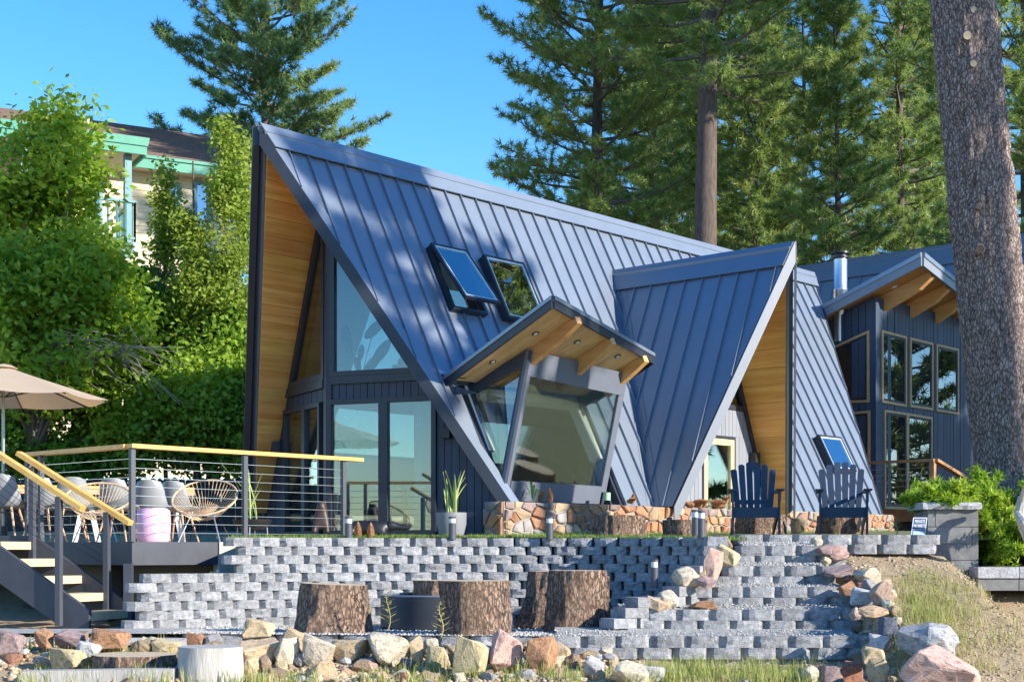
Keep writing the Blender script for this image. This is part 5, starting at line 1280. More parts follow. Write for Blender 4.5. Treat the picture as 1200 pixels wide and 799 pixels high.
e_ = RP(1152, 573, hp(0, 2.95, 0), V); mb = MB(); mb.bar(hp(dA, 2.95, zD + .93), e_, .12, .06); mb.build('handrail', M['railwood'], d2)
for o__ in (.9, 2.9): mb = MB(); mb.box(hp(dA, o__, zD + .45), (.10, .10, .93), UANG); mb.build('post', M['railwood'], d2)
mb = MB(); mb.box(e_ - Z * .5 - V * .0, (.09, .09, .9), UANG); mb.build('post', M['railwood'], d2)
for k in range(7): mb = MB(); mb.tube([hp(dA, .3, zD + .1 + k * .115), hp(dA, 2.9, zD + .1 + k * .115)], .004, 5); mb.build('cable', M['steel'], d2)
pr('underdeck_dark', [hp(dA + .1, .2, zD - .25), hp(dA + .1, 2.9, zD - .25), hp(dA + .1, 2.9, -.1), hp(dA + .1, .2, -.1)], U * .03, M['black'], d2)

# ================================================================= BEIGE LODGE BEHIND THE TREES
mo = thing('lodge_building', 'beige lap sided lodge with green trimmed brown shingle roof behind the leafy trees', 'building', P(100, 600, 46))
M['lap'] = mat('cream_lap_siding', (.66, .56, .38), .75, (.70, .60, .42), nscale=2, var=.04); M['greentrim'] = mat('green_trim', (.030, .24, .155), .5, (.04, .27, .175), nscale=3); M['teal'] = mat('teal_paint', (.10, .24, .25), .5, (.12, .27, .28), nscale=3)
M['shingle'] = mat('brown_shingle', (.155, .105, .085), .95, (.235, .165, .135), nscale=30, bump=.6, bscale=40)
mvx = Vector((.88, .475, 0)).normalized(); mn = Vector((mvx.y, -mvx.x, 0)); Q0 = P(150, 600, 45.5); Q0.z = 0
def mf(x, z, h): return Q0 + mvx * x + Z * z + mn * h
def mk(px, py, h=0): q = RP(px, py, Q0 + mn * h, mn) - Q0; return (q.dot(mvx), q.z)
zE = mk(188, 192)[1]; XE = mk(296, 192)[0]
for k in range(44):
    z = zE - .22 * (k + 1)
    if z < -.5: break
    mb = MB(); mb.prism([mf(-13, z, 0), mf(-13, z + .22, -.028), mf(-13, z + .22, -.05), mf(-13, z, -.05)], mvx * (XE + 12.6)); mb.build('lap_board', M['lap'], mo)
pr('fascia_board', [mf(-13, zE, .62), mf(XE - .4, zE, .62), mf(XE - .4, zE - .36, .62), mf(-13, zE - .36, .62)], mn * .05, M['greentrim'], mo)
pr('soffit_panel', [mf(-13, zE - .30, .62), mf(XE - .4, zE - .30, .62), mf(XE - .4, zE - .30, -.05), mf(-13, zE - .30, -.05)], Z * .03, M['lap'], mo)
pr('drip_edge', [mf(-13, zE + .03, .70), mf(XE - .4, zE + .03, .70), mf(XE - .4, zE - .06, .70), mf(-13, zE - .06, .70)], mn * .02, M['greentrim'], mo)
# shingle roof: courses laid as overlapping strips
rz_ = mk(100, 140, -5.0)[1]; nrow = 22
for k in range(nrow):
    t0_, t1_ = k / nrow, (k + 1) / nrow; h0_, h1_ = .68 - 5.7 * t0_, .68 - 5.7 * t1_; z0_, z1_ = zE + .02 + (rz_ - zE) * t0_, zE + .02 + (rz_ - zE) * t1_
    mb = MB(); mb.prism([mf(-14, z0_ + .035, h0_), mf(XE, z0_ + .035, h0_), mf(XE, z1_ + .012, h1_ - .05), mf(-14, z1_ + .012, h1_ - .05)], -Z * .03); mb.build('shingle_course', M['shingle'], mo)
pr('roof_back', [mf(-14, rz_, -5.05), mf(XE, rz_, -5.05), mf(XE, zE - 1, -11), mf(-14, zE - 1, -11)], -Z * .1, M['shingle'], mo)
for px in (3, 103):
    q = mk(px, 150, -3.4); mb = MB(); mb.tube([mf(q[0], q[1] - .6, -3.4), mf(q[0], q[1] + .35, -3.4)], .045, 8); mb.build('vent_pipe', M['white'], mo)
# balcony with its own roof
hb = 2.5; bl, br = mk(-60, 200, hb)[0], mk(158, 200, hb)[0]; rt, rb = mk(174, 164, hb + .3), mk(174, 182, hb + .3); ztb, zbb = rt[1], rb[1]; xr_ = rt[0]
pr('fascia_board', [mf(bl, ztb, hb + .3), mf(xr_, ztb, hb + .3), mf(xr_ - .1, zbb, hb + .3), mf(bl, zbb, hb + .3)], -mn * .08, M['greentrim'], mo)
pr('fascia_cap', [mf(bl, ztb + .04, hb + .34), mf(xr_ + .03, ztb + .04, hb + .34), mf(xr_ - .02, ztb - .20, hb + .34), mf(bl, ztb - .20, hb + .34)], -mn * .04, M['greentrim'], mo)
pr('fascia_board', [mf(xr_ - .08, ztb, hb + .21), mf(xr_ - .08, ztb, .7), mf(xr_ - .08, zbb, .7), mf(xr_ - .08, zbb, hb + .21)], mvx * .06, M['greentrim'], mo)
pr('balcony_roof', [mf(bl, ztb + .02, hb + .25), mf(xr_, ztb + .02, hb + .25), mf(xr_, ztb + .5, .3), mf(bl, ztb + .5, .3)], Z * .05, M['shingle'], mo)
pr('balcony_ceiling', [mf(bl, zbb + .12, hb + .2), mf(xr_ - .1, zbb + .12, hb + .2), mf(xr_ - .1, zbb + .12, 0), mf(bl, zbb + .12, 0)], Z * .04, M['lap'], mo)
zr0 = mk(150, 236, hb)[1]; zf0 = mk(150, 283, hb)[1]
for px in (150.5, 28): q = mk(px, 250, hb); mb = MB(); mb.box(mf(q[0], (zbb + zf0) / 2 - .2, hb - .1), (.20, .20, zbb - zf0 + .5), math.atan2(mvx.y, mvx.x)); mb.build('balcony_post', M['teal'], mo)
pr('balcony_floor', [mf(bl, zf0 - .3, hb), mf(br, zf0 - .3, hb), mf(br, zf0 - .3, 0), mf(bl, zf0 - .3, 0)], Z * .28, M['teal'], mo)
mb = MB(); mb.bar(mf(bl, zr0, hb), mf(br, zr0, hb), .09, .07); mb.bar(mf(bl, zf0 + .1, hb), mf(br, zf0 + .1, hb), .06, .06); mb.bar(mf(br, zr0, hb), mf(br, zr0, .1), .09, .07); mb.build('balcony_rail', M['teal'], mo)
x = br
while x > mk(20, 200, hb)[0]:
    mb = MB(); mb.box(mf(x, (zr0 + zf0) / 2, hb), (.055, .055, zr0 - zf0)); mb.build('baluster', M['teal'], mo); x -= .26
h_ = hb
while h_ > .3: mb = MB(); mb.box(mf(br, (zr0 + zf0) / 2, h_), (.055, .055, zr0 - zf0)); mb.build('baluster', M['teal'], mo); h_ -= .3
M['glass_l'] = glass_mat('lodge_glass', (.4, .45, .5), lo=.3)
for (xa_, ya_, xb_, yb_), dark in (((104, 200, 120, 283), 1), ((194, 216, 212, 268), 0), ((227, 214, 246, 272), 1), ((262, 222, 280, 270), 0), ((60, 196, 80, 283), 1), ((193, 380, 213, 430), 0), ((120, 375, 145, 450), 1)):
    p0_, p1_ = mk(xa_, yb_), mk(xb_, ya_); pl = [(p0_[0], p0_[1]), (p1_[0], p0_[1]), (p1_[0], p1_[1]), (p0_[0], p1_[1])]
    f = ring(pl, .10, mf, 'window', M['teal'], M['glass_l'], -.02, .06, mo)
    mb = MB(); mb.prism([mf(x_, z_, -.04) for x_, z_ in pl], mn * .02); mb.build('blind', M['lap'] if not dark else M['fabric'], f)
# ================================================================= THINGS SEEN THROUGH THE CABIN WINDOWS
bd = thing('loft_bed', 'bed with pale pillows seen through the upper gable window', 'bed', hp(2.6, .6, UF + .16))
uz = UF + .165
pr('mattress', [hp(2.35, .1, uz + .1), hp(2.35, 1.35, uz + .1), hp(3.9, 1.35, uz + .1), hp(3.9, .1, uz + .1)], Z * .22, M['fabric'], bd)
for k, (o__, m__) in enumerate(((.35, 'fabric'), (.75, 'blush'), (1.05, 'fabric'))):
    if m__ == 'blush': M['blush'] = mat('blush_cushion', (.62, .42, .32), .9)
    mb = MB(); vs, fs = [], []; cpt = hp(2.55, o__, uz + .36)
    for i in range(9):
        th_ = math.pi * i / 8
        for j in range(12):
            ph = 2 * math.pi * j / 12; sx1 = math.copysign(abs(math.sin(th_) * math.cos(ph)) ** .6, math.cos(ph)); sy1 = math.copysign(abs(math.sin(th_) * math.sin(ph)) ** .6, math.sin(ph)); vs.append(cpt + U * sx1 * .18 + V * sy1 * .24 + Z * math.cos(th_) * .11)
    for i in range(8):
        for j in range(12): fs.append((i * 12 + j, i * 12 + (j + 1) % 12, (i + 1) * 12 + (j + 1) % 12, (i + 1) * 12 + j))
    mb.add(vs, fs); mb.build('pillow', M[m__], bd, smooth=True)
M['darkleaf'] = mat('dark_paddle_leaf', (.02, .06, .06), .5)
c = fr1(.32, uz, -.35); hpnt = thing('paddle_plant', 'dark paddle leaved plant inside the upper gable window', 'plant', c)
for dx, hz_, sz, rot in ((-.22, .62, .17, .2), (.0, .42, .10, -.2), (.22, .75, .16, -.9), (.33, .42, .17, -.7), (.18, .25, .15, -.8), (-.05, .25, .1, .3)):
    tip = c + (fr1(1, 0, 0) - fr1(0, 0, 0)).normalized() * dx + Z * hz_; mb = MB(); mb.tube([c, c.lerp(tip, .5) + Z * .05, tip], .006, 5); mb.build('stem', M['darkleaf'], hpnt)
    ax_ = (fr1(1, 0, 0) - fr1(0, 0, 0)).normalized(); e1_ = ax_ * math.cos(rot + 1.57) + Z * math.sin(rot + 1.57); e2_ = ax_ * -math.sin(rot + 1.57) + Z * math.cos(rot + 1.57)
    pts = [tip + e1_ * sz * math.cos(a) * 1.25 + e2_ * sz * .5 * math.sin(a) for a in np.linspace(0, 2 * math.pi, 15)[:-1]]; mb = MB(); mb.prism(pts, U * .004); mb.build('leaf', M['darkleaf'], hpnt)
dt = thing('dining_table', 'dark dining table with benches seen through the dormer window', 'table', hp(3.8, .3, ZF))
for k, (o0_, o1_, z_) in enumerate(((-.45, .45, .74), (.7, 1.0, .45), (-1.0, -.7, .45))):
    pr('table_top' if k == 0 else 'bench', [hp(2.9, o0_, ZF + z_), hp(2.9, o1_, ZF + z_), hp(5.2, o1_, ZF + z_), hp(5.2, o0_, ZF + z_)], Z * .05, M['furn'], dt)
    for a_ in (3.1, 4.0, 5.0):
        for oo in (o0_ + .05, o1_ - .05): mb = MB(); mb.box(hp(a_, oo, ZF + z_ / 2), (.05, .05, z_), UANG); mb.build('leg', M['furn'], dt)
# ================================================================= TREES AND PLANTS
nr_ = np.random.default_rng(11)
M['trunk'] = mat('brown_trunk', (.07, .05, .042), .95, (.145, .108, .088), nscale=8, stretch=(2, 2, .5), bump=.8, bscale=14)
M['branch'] = mat('gray_branch', (.11, .09, .075), .9, (.17, .14, .115), nscale=8)
M['needle'] = leaf_mat('pine_needles', (.155, .25, .06), (.36, .42, .12), nscale=.8, trans=.42, rough=.42, spec=.6, c3=(.23, .32, .08))
M['needle_b'] = leaf_mat('pine_needles_bluish', (.12, .22, .075), (.26, .35, .11), nscale=.5, trans=.33, rough=.45, spec=.4)
M['leafA'] = leaf_mat('bright_leaves', (.15, .27, .022), (.34, .44, .045), nscale=.8, trans=.45, rough=.42, c3=(.23, .36, .03))
M['leafB'] = leaf_mat('yellowish_leaves', (.16, .26, .03), (.33, .40, .06), nscale=1.2, trans=.42)
M['leafC'] = leaf_mat('deep_green_leaves', (.07, .18, .018), (.16, .30, .03), nscale=.7, trans=.38)
M['leafD'] = leaf_mat('mid_green_leaves', (.13, .27, .025), (.30, .43, .05), nscale=.8, trans=.42)
M['juniper'] = leaf_mat('juniper_sprays', (.13, .26, .02), (.38, .48, .05), nscale=2.6, trans=.35, c3=(.24, .37, .03))
def unit(n):
    v = nr_.normal(size=(n, 3)); return v / np.linalg.norm(v, axis=1, keepdims=True)
def needles(cen, dirs, per, ln, wd):
    """tufts of thin triangles round each centre, swept along the twig direction"""
    n = len(cen); N_ = n * per
    d = unit(N_) + np.repeat(dirs, per, 0) * .5; d /= np.linalg.norm(d, axis=1, keepdims=True)
    s = np.cross(d, unit(N_)); s /= np.linalg.norm(s, axis=1, keepdims=True) + 1e-9
    c = np.repeat(cen, per, 0) + np.repeat(dirs, per, 0) * nr_.uniform(-.07, .07, (N_, 1)); L_ = ln * nr_.uniform(.65, 1.15, (N_, 1))
    Vv = np.stack([c - s * wd * .5, c + s * wd * .5, c + d * L_], 1).reshape(-1, 3)
    return Vv, np.arange(N_ * 3).reshape(-1, 3)
def leaves(cen, per, spread, ln, wd, droop=.35):
    n = len(cen); N_ = n * per
    c = np.repeat(cen, per, 0) + nr_.normal(size=(N_, 3)) * spread * .55
    d = unit(N_); d[:, 2] = d[:, 2] * .6 - droop; d /= np.linalg.norm(d, axis=1, keepdims=True)
    s = np.cross(d, unit(N_)); s /= np.linalg.norm(s, axis=1, keepdims=True) + 1e-9
    L_ = ln * nr_.uniform(.6, 1.2, (N_, 1)); W_ = wd * nr_.uniform(.7, 1.2, (N_, 1)); nn = np.cross(d, s)
    Vv = np.stack([c, c + d * L_ * .45 + s * W_ * .5 + nn * W_ * .12, c + d * L_, c + d * L_ * .45 - s * W_ * .5 + nn * W_ * .12], 1).reshape(-1, 3)
    k = np.arange(N_)[:, None] * 4
    return Vv, np.concatenate([k + [[0, 1, 2]], k + [[0, 2, 3]]], 0)
def pine(name, label, base, H, c0, rmax, nb, seed, r0=.3, tuft=(22, .30, .034), m='needle', lean=(0, 0), grp='tall pines behind the cabin', dens=1., prof=.75, low=0, split=False, gap=0):
    global nr_; nr_ = np.random.default_rng(seed); r = random.Random(seed)
    t = thing(name, label, 'tree', base, grp); base = Vector(base)
    pts = [base + Vector((lean[0] * f + .10 * math.sin(f * 5 + seed), lean[1] * f, H * f)) for f in np.linspace(0, 1, 14)]
    mb = MB(); mb.tube(pts, [max(.03, r0 * (1 - .9 * f)) * (1.25 if f == 0 else 1) for f in np.linspace(0, 1, 14)], 12); mb.build('trunk', M['trunk'], t)
    br = MB(); C, D = [], []
    for i in range(nb):
        f = c0 + (1 - c0) * ((i + r.random()) / nb); az = i * 2.399 + r.uniform(-.5, .5)
        g = (f - c0) / (1 - c0); L_ = rmax * (1 - g) ** prof * r.uniform(.55, 1.1) * (min(1, .55 + g * 2.2)) + .25
        if r.random() < gap: continue
        el = r.uniform(-.25, .1) + .75 * g; o = pts[0].lerp(pts[-1], 0); k = f * 13; j = min(int(k), 12); o = pts[j].lerp(pts[j + 1], k - j)
        h = Vector((math.cos(az), math.sin(az), 0)); n = 6; bp = []
        for q in range(n + 1):
            u_ = q / n; bp.append(o + h * L_ * u_ * math.cos(el) + Z * (L_ * (math.sin(el) * u_ + .28 * u_ * u_ - .10 * u_)) + Vector((r.uniform(-.06, .06), r.uniform(-.06, .06), r.uniform(-.05, .05))) * u_)
        br.tube(bp, [max(.010, .028 + .012 * L_ * (1 - q / n)) * (1 - .75 * q / n) for q in range(n + 1)], 5, caps=False)
        nt_ = int((6 + L_ * 8) * dens)
        for q in range(nt_):
            u_ = .28 + .72 * (q + r.random()) / nt_; k = u_ * n; j = min(int(k), n - 1); p = bp[j].lerp(bp[j + 1], k - j); dr = (bp[j + 1] - bp[j]).normalized()
            side = dr.cross(Z).normalized() * r.choice((-1, 1)); l = r.uniform(.05, .42) * L_ * (1.15 - u_) + r.uniform(0, .18)
            td = (dr * r.uniform(.3, .9) + side * r.uniform(.4, 1) + Z * r.uniform(-.05, .55)).normalized(); e = p + td * l
            if l > .22 and q % 2 == 0: br.tube([p, p.lerp(e, .5) - Z * .02, e], [.012, .009, .006], 4, caps=False)
            C.append(e); D.append(td)
            if l > .35: C.append(p.lerp(e, .55) + Vector((r.uniform(-.08, .08), r.uniform(-.08, .08), r.uniform(-.05, .08)))); D.append(td)
        C.append(bp[-1]); D.append(dr)
    br.build('branches', M['branch'], t)
    Vv, Fc = needles(np.array([tuple(c) for c in C]) - np.array(base), np.array([tuple(d) for d in D]), *tuft)
    link('crown', mesh_np('crown', Vv, Fc, M[m]), t); return t
def at(px, d, z=None):
    p = P(px, 645, d); p.z = gh(p.x, d) - .1 if z is None else z; return p
pine('pine_tree', 'lone pine with rounded crown behind the lodge roof at left', at(314, 56), 25.5, .40, 5.0, 130, 21, .33, tuft=(32, .30, .032), m='needle_b', prof=.60)
pine('pine_tree', 'tall broad pine with branches reaching left above the roof ridge', at(702, 46), 25, .27, 4.3, 150, 22, .30, tuft=(32, .26, .026), prof=.45)
pine('pine_tree', 'nearest tall pine with a thick bare trunk behind the roof ridge', at(829, 41), 27, .44, 5.2, 120, 23, .43, tuft=(32, .26, .026), prof=.4, gap=.15)
pine('pine_tree', 'slender full pine right of the thick bare trunk', at(978, 44), 16.8, .24, 2.5, 130, 24, .17, tuft=(32, .26, .026), prof=.7)
pine('pine_tree', 'tall thin trunked pine left of the big foreground trunk', at(1052, 50), 27, .22, 3.4, 150, 25, .20, tuft=(32, .26, .026), prof=.5)
pine('pine_tree', 'small pale trunked pine between the bare trunk and the slender pine', at(889, 50), 17, .30, 2.8, 110, 26, .12, tuft=(32, .26, .026), prof=.55, m='needle')
pine('pine_tree', 'pine at the right edge behind the big foreground trunk', at(1205, 40), 25, .26, 3.6, 130, 27, .22, tuft=(32, .26, .026), prof=.5)
pine('pine_tree', 'distant pine filling the gap between the two tallest trunks', at(768, 58), 27, .26, 4.0, 130, 28, .22, tuft=(30, .31, .033), dens=.85, prof=.5)
pine('pine_tree', 'distant pine showing left of the big foreground trunk', at(1112, 60), 25, .24, 3.6, 120, 29, .22, tuft=(30, .31, .033), dens=.85, prof=.5, m='needle_b')
pine('pine_tree', 'distant pine behind the slender full pine', at(940, 62), 25, .22, 3.6, 120, 30, .22, tuft=(30, .31, .033), dens=.85, prof=.5, m='needle_b')
pine('pine_tree', 'dense pine behind the bare trunk, low crown over the cross gable', at(858, 54), 24, .16, 3.8, 150, 51, .2, tuft=(30, .31, .033), dens=.85, prof=.45)
pine('pine_tree', 'dense distant pine left of the thick bare trunk', at(790, 62), 26, .16, 4.2, 150, 52, .2, tuft=(30, .33, .036), dens=.85, prof=.45, m='needle_b')
pine('pine_tree', 'distant broad pine low behind the flue pipe', at(1085, 70), 26, .14, 4.4, 150, 54, .2, tuft=(30, .35, .038), dens=.85, prof=.4)
for k_, (x_, y_) in enumerate(((22, 33), (27, 38), (33, 36), (30, 45))):
    pine('pine_tree', ('pine', 'tall pine', 'broad pine', 'far pine')[k_] + ' beyond the right edge of the view, mirrored in the second cabin windows', (x_, y_, .2), 11.5, .10, 3.4, 70, 60 + k_, .25, tuft=(14, .36, .06), grp='pines beyond the right edge', prof=.5)
pine('pine_tree', 'dense pine beyond the right edge of the view shading the second cabin', (20.0, 25.2, 0), 11, .10, 4.2, 110, 71, .25, tuft=(16, .38, .07), grp='pines beyond the right edge', prof=.5)
pine('pine_tree', 'dense pine beyond the right edge of the view, behind the one shading the second cabin', (24.5, 23.2, 0), 13, .10, 4.2, 110, 72, .25, tuft=(16, .38, .07), grp='pines beyond the right edge', prof=.5)
pine('pine_tree', 'tall pine beyond the right edge of the view, mirrored in the roof skylights', (18.2, 33.0, 0), 28, .66, 3.8, 60, 81, .3, tuft=(16, .36, .06), grp='pines beyond the right edge', prof=.45)
# the pines beyond the right edge whose shade falls on the roof
pine('pine_tree', 'tall pine beyond the right edge of the view whose shade dapples the roof', (15.5, 11.6, -.3), 20, .48, 3.3, 66, 41, .22, tuft=(18, .30, .05), grp='pines beyond the right edge', gap=.2, prof=.4)
pine('pine_tree', 'smaller pine beyond the right edge of the view near the dirt bank', (21.0, 9.0, -.3), 23, .55, 3.2, 50, 43, .2, tuft=(16, .32, .05), grp='pines beyond the right edge', gap=.3, prof=.4)
# big foreground trunk
def bigtrunk():
    ctl = [(0, -420, 1100, 30), (1, 0, 1128.5, 36.5), (2, 150, 1142, 37.2), (3, 300, 1157, 38), (4, 450, 1174, 40), (5, 560, 1190, 44), (6, 640, 1199, 56)]
    d = 18.0; ys_ = [c[1] for c in ctl][::-1]; cx_ = [c[2] for c in ctl][::-1]; rd = [c[3] for c in ctl][::-1]
    # clear bole carries on straight up above the frame
    n, m_ = 96, 250; vs, fs = [], []; base = P(1199, 645, d); base.z = -.15
    for j in range(m_ + 1):
        y = 655 - (655 + 420) * j / m_; cx = np.interp(-y, [-v for v in ys_], cx_); r_ = np.interp(-y, [-v for v in ys_], rd) / F * d; c = P(cx, y, d)
        for k in range(n):
            a = 2 * math.pi * k / n; q = Vector((math.cos(a) * 3.2, math.sin(a) * 3.2, c.z * .9)); dq = mnoise.noise(q * 2) * .6
            v1 = mnoise.noise(Vector((math.cos(a) * 5.5 + dq, math.sin(a) * 5.5 + dq, c.z * 1.7))); v2 = mnoise.noise(Vector((math.cos(a) * 14, math.sin(a) * 14, c.z * 5)))
            rr = r_ + .030 * (min(abs(v1) * 3, 1) - .6) + .012 * v2
            vs.append((c.x + rr * math.cos(a), c.y + rr * math.sin(a), c.z))
    for j in range(m_):
        for k in range(n): fs.append((j * n + k, j * n + (k + 1) % n, (j + 1) * n + (k + 1) % n, (j + 1) * n + k))
    t = thing('big_pine', 'massive leaning pine trunk with cut branch knots at the right', 'tree', base)
    M['bark2'] = mat('jeffrey_bark', (.17, .115, .092), .95, (.48, .375, .325), nscale=11, stretch=(2.6, 2.6, .9), bump=1.0, bscale=10, bstretch=(3.2, 3.2, 1.25), voro=10, vdist=.045, detail=10, col3=(.32, .24, .205))
    mb = MB(); mb.add(vs, fs); mb.smooth = False; o = mb.build('trunk', M['bark2'], t, smooth=True)
    for px, py, s in ((1140, 12, .045), (1133, 42, .055), (1140, 75, .046), (1168, 138, .042), (1146, 242, .035), (1148, 292, .055)):
        cx = np.interp(-py, [-v for v in ys_], cx_); r_ = np.interp(-py, [-v for v in ys_], rd) / F * d; dx = (px - cx) / F * d; dy = -math.sqrt(max(0, r_ * r_ - dx * dx)); c = P(px, py, d + dy); nrm = Vector((dx, dy, 0)).normalized(); nrm.z = -.1
        mb = MB(); mb.tube([c - nrm * .05, c + nrm * .012, c + nrm * .022], [s * 1.35, s * 1.15, s * .95], 12, caps=False); k = mb.build('branch_knot', M['bark2'], t)
        mb = MB(); mb.tube([c + nrm * .0, c + nrm * .02], [s * .9, s * .9], 12); mb.build('knot_cut', M['cut'] if py < 200 else M['trunk'], k)
    # crown far above the frame
    C, D = [], []; r = random.Random(5); top = P(1100, -420, d); br = MB()
    for i in range(46):
        z = top.z + r.uniform(-1.0, 9); az = i * 2.4; L_ = r.uniform(1.5, 4.0) * (1 - (z - top.z) / 14); h = Vector((math.cos(az), math.sin(az), r.uniform(-.1, .35))); o = Vector((top.x - (z - top.z) * .05, top.y, z)); e = o + h * L_; br.tube([o, o.lerp(e, .5) + Z * .1, e], [.06, .045, .02], 5, caps=False)
        for q in range(int(L_ * 7)): u_ = r.uniform(.3, 1); C.append(o + h * L_ * u_ + Vector((r.uniform(-.4, .4), r.uniform(-.4, .4), r.uniform(-.2, .4)))); D.append(h.normalized())
    mb = MB(); mb.tube([top - Z * .1, top + Vector((-.5, 0, 9.5))], [.30, .05], 12); mb.build('upper_trunk', M['bark2'], t); br.build('branches', M['branch'], t)
    Vv, Fc = needles(np.array([tuple(c) for c in C]) - np.array(base), np.array([tuple(x) for x in D]), 16, .30, .05); link('crown', mesh_np('crown', Vv, Fc, M['needle']), t)
bigtrunk()
# leafy trees in front of the lodge: crowns given as soft ellipsoids (px, py, d, rx, ry in px)
def leafy(name, label, base, blobs, ncl, per, m, seed, leaf=(.13, .075), limbs=10, spread=.26, tr=.11, grp='leafy trees in front of the lodge', up=0):
    global nr_; nr_ = np.random.default_rng(seed); r = random.Random(seed); base = Vector(base); t = thing(name, label, 'tree', base, grp); C = []; wsum = sum(b[3] * b[4] for b in blobs)
    for px, py, d, rx, ry in blobs:
        k = int(ncl * rx * ry / wsum)
        for _ in range(k):
            v = Vector((r.gauss(0, 1), r.gauss(0, 1), r.gauss(0, 1))).normalized() * (r.random() ** .42)
            q = P(px + v.x * rx, py + v.z * ry, d + v.y * rx / F * d * .9)
            if mnoise.noise(q * .9 + Vector((seed, 0, 0))) > -.10: C.append(q)
    mb = MB(); top = P(blobs[0][0], blobs[0][1] - blobs[0][4] * .8, blobs[0][2])
    mid = base.lerp(top, .45) + Vector((r.uniform(-.2, .2), 0, 0)); mb.tube([base, base.lerp(mid, .5), mid, top], [tr, tr * .85, tr * .6, .015], 8); mb.build('trunk', M['trunk'], t)
    lb = MB()
    for _ in range(limbs):
        c = r.choice(C); s = base.lerp(mid, r.uniform(.35, 1)); lb.tube([s, s.lerp(c, .4) + Z * .25, s.lerp(c, .75) + Z * .15, c], [tr * .42, tr * .3, tr * .18, .008], 6)
    lb.build('branches', M['branch'], t)
    Vv, Fc = leaves(np.array([tuple(c) for c in C]) - np.array(base), per, spread, *leaf); link('crown', mesh_np('crown', Vv, Fc, M[m]), t); return t
leafy('leafy_tree', 'broad bright green leafy tree at the left edge in front of the lodge', at(40, 27.5), [(28, 330, 27, 105, 85), (70, 210, 27.5, 58, 75), (5, 230, 27.5, 60, 80), (72, 150, 27.5, 30, 34), (40, 420, 26.5, 100, 55), (105, 375, 27, 75, 70), (120, 300, 27.4, 45, 60)], 1700, 26, 'leafA', 31, leaf=(.17, .09), limbs=34, spread=.40)
leafy('leafy_tree', 'slim pale green columnar tree left of the other two columnar trees', at(196, 28.5), [(195, 290, 28.5, 20, 95), (193, 225, 28.5, 13, 40), (196, 370, 28.5, 32, 70)], 330, 24, 'leafB', 32, leaf=(.105, .06), spread=.17, tr=.05)
leafy('leafy_tree', 'columnar pale green tree between its two columnar neighbors', at(228, 28), [(226, 265, 28, 21, 95), (224, 190, 28, 12, 35), (232, 370, 28, 36, 80)], 400, 24, 'leafB', 33, leaf=(.105, .06), spread=.17, tr=.05)
leafy('leafy_tree', 'tallest columnar pale green tree beside the cabin roof edge', at(268, 28), [(265, 250, 28, 26, 105), (262, 175, 28, 15, 40), (285, 240, 28.5, 18, 90), (268, 360, 28, 40, 80)], 560, 24, 'leafB', 34, leaf=(.105, .06), spread=.18, tr=.06)
leafy('leafy_tree', 'deep green leafy tree filling the space behind the deck railing', at(255, 29), [(240, 420, 29, 75, 75), (280, 470, 29.5, 60, 80), (190, 440, 29, 70, 60), (170, 360, 29, 60, 50), (135, 470, 29.5, 55, 45), (240, 505, 28.6, 60, 45), (180, 400, 28.6, 80, 55), (265, 400, 28.4, 40, 70)], 2600, 28, 'leafC', 35, leaf=(.13, .08), limbs=24)
leafy('leafy_tree', 'low dark leafy tree behind the patio umbrella', at(62, 27.2), [(40, 480, 28.5, 80, 55), (100, 500, 28, 60, 40), (20, 520, 28, 50, 40), (90, 540, 27.6, 70, 22), (150, 520, 27.8, 45, 25)], 1100, 28, 'leafC', 36, leaf=(.13, .08), limbs=14, tr=.14)
leafy('leafy_shrub', 'dense green shrub filling the gap between the deck railing and the cabin wall', at(250, 27.2), [(215, 470, 27.2, 62, 62), (268, 490, 27.4, 40, 70), (160, 505, 27.3, 55, 40), (275, 420, 27.6, 30, 60)], 760, 24, 'leafD', 38, leaf=(.13, .08), limbs=18, tr=.06, spread=.38)
# bare gray twigs in the shade of the left tree
tw_ = thing('fallen_branch', 'bare gray twiggy branches drooping through the shaded leaves', 'branch', P(110, 440, 26.2)); r = random.Random(3)
mb = MB(); root = P(60, 395, 26.4)
for k in range(34):
    e = P(r.uniform(70, 235), r.uniform(400, 475), 26.2 + r.uniform(-.6, .4)); s = P(r.uniform(30, 150), r.uniform(385, 430), 26.4); mb.tube([s, s.lerp(e, .5) + Z * r.uniform(.05, .35), e], [.012, .009, .005], 4, caps=False)
mb.build('twigs', mat('gray_twig', (.28, .24, .21), .9), tw_)

# ---------------------------------------------------------------- junipers, driftwood
def juniper(name, label, cen, sprays, seed, L0=(.35, .8), grp='junipers by the block pier'):
    r = random.Random(seed); global nr_; nr_ = np.random.default_rng(seed); t = thing(name, label, 'shrub', cen, grp); C, D = [], []; mb = MB()
    for o, h, L_ in sprays(r):
        n = 12; p = Vector(o); pts = [p.copy()]
        for i in range(n):
            u_ = i / n; dr = (h + Z * (.5 - .75 * u_)).normalized(); p = p + dr * L_ / n; pts.append(p.copy())
            for _ in range(5):
                sd_ = Vector((r.gauss(0, 1), r.gauss(0, 1), r.gauss(0, .6))); q = p + sd_ * .045 * (1.2 - u_); C.append(q); D.append((dr + sd_ * .35).normalized())
        mb.tube(pts, [.010 * (1 - .8 * i / n) for i in range(n + 1)], 4, caps=False)
    mb.build('branches', M['branch'], t)
    Vv, Fc = needles(np.array([tuple(c) for c in C]) - np.array(cen), np.array([tuple(x) for x in D]), 9, .085, .022); link('foliage', mesh_np('foliage', Vv, Fc, M['juniper']), t)
pc = Vector(((x0 + x1) / 2, 15.55, zt + .06))
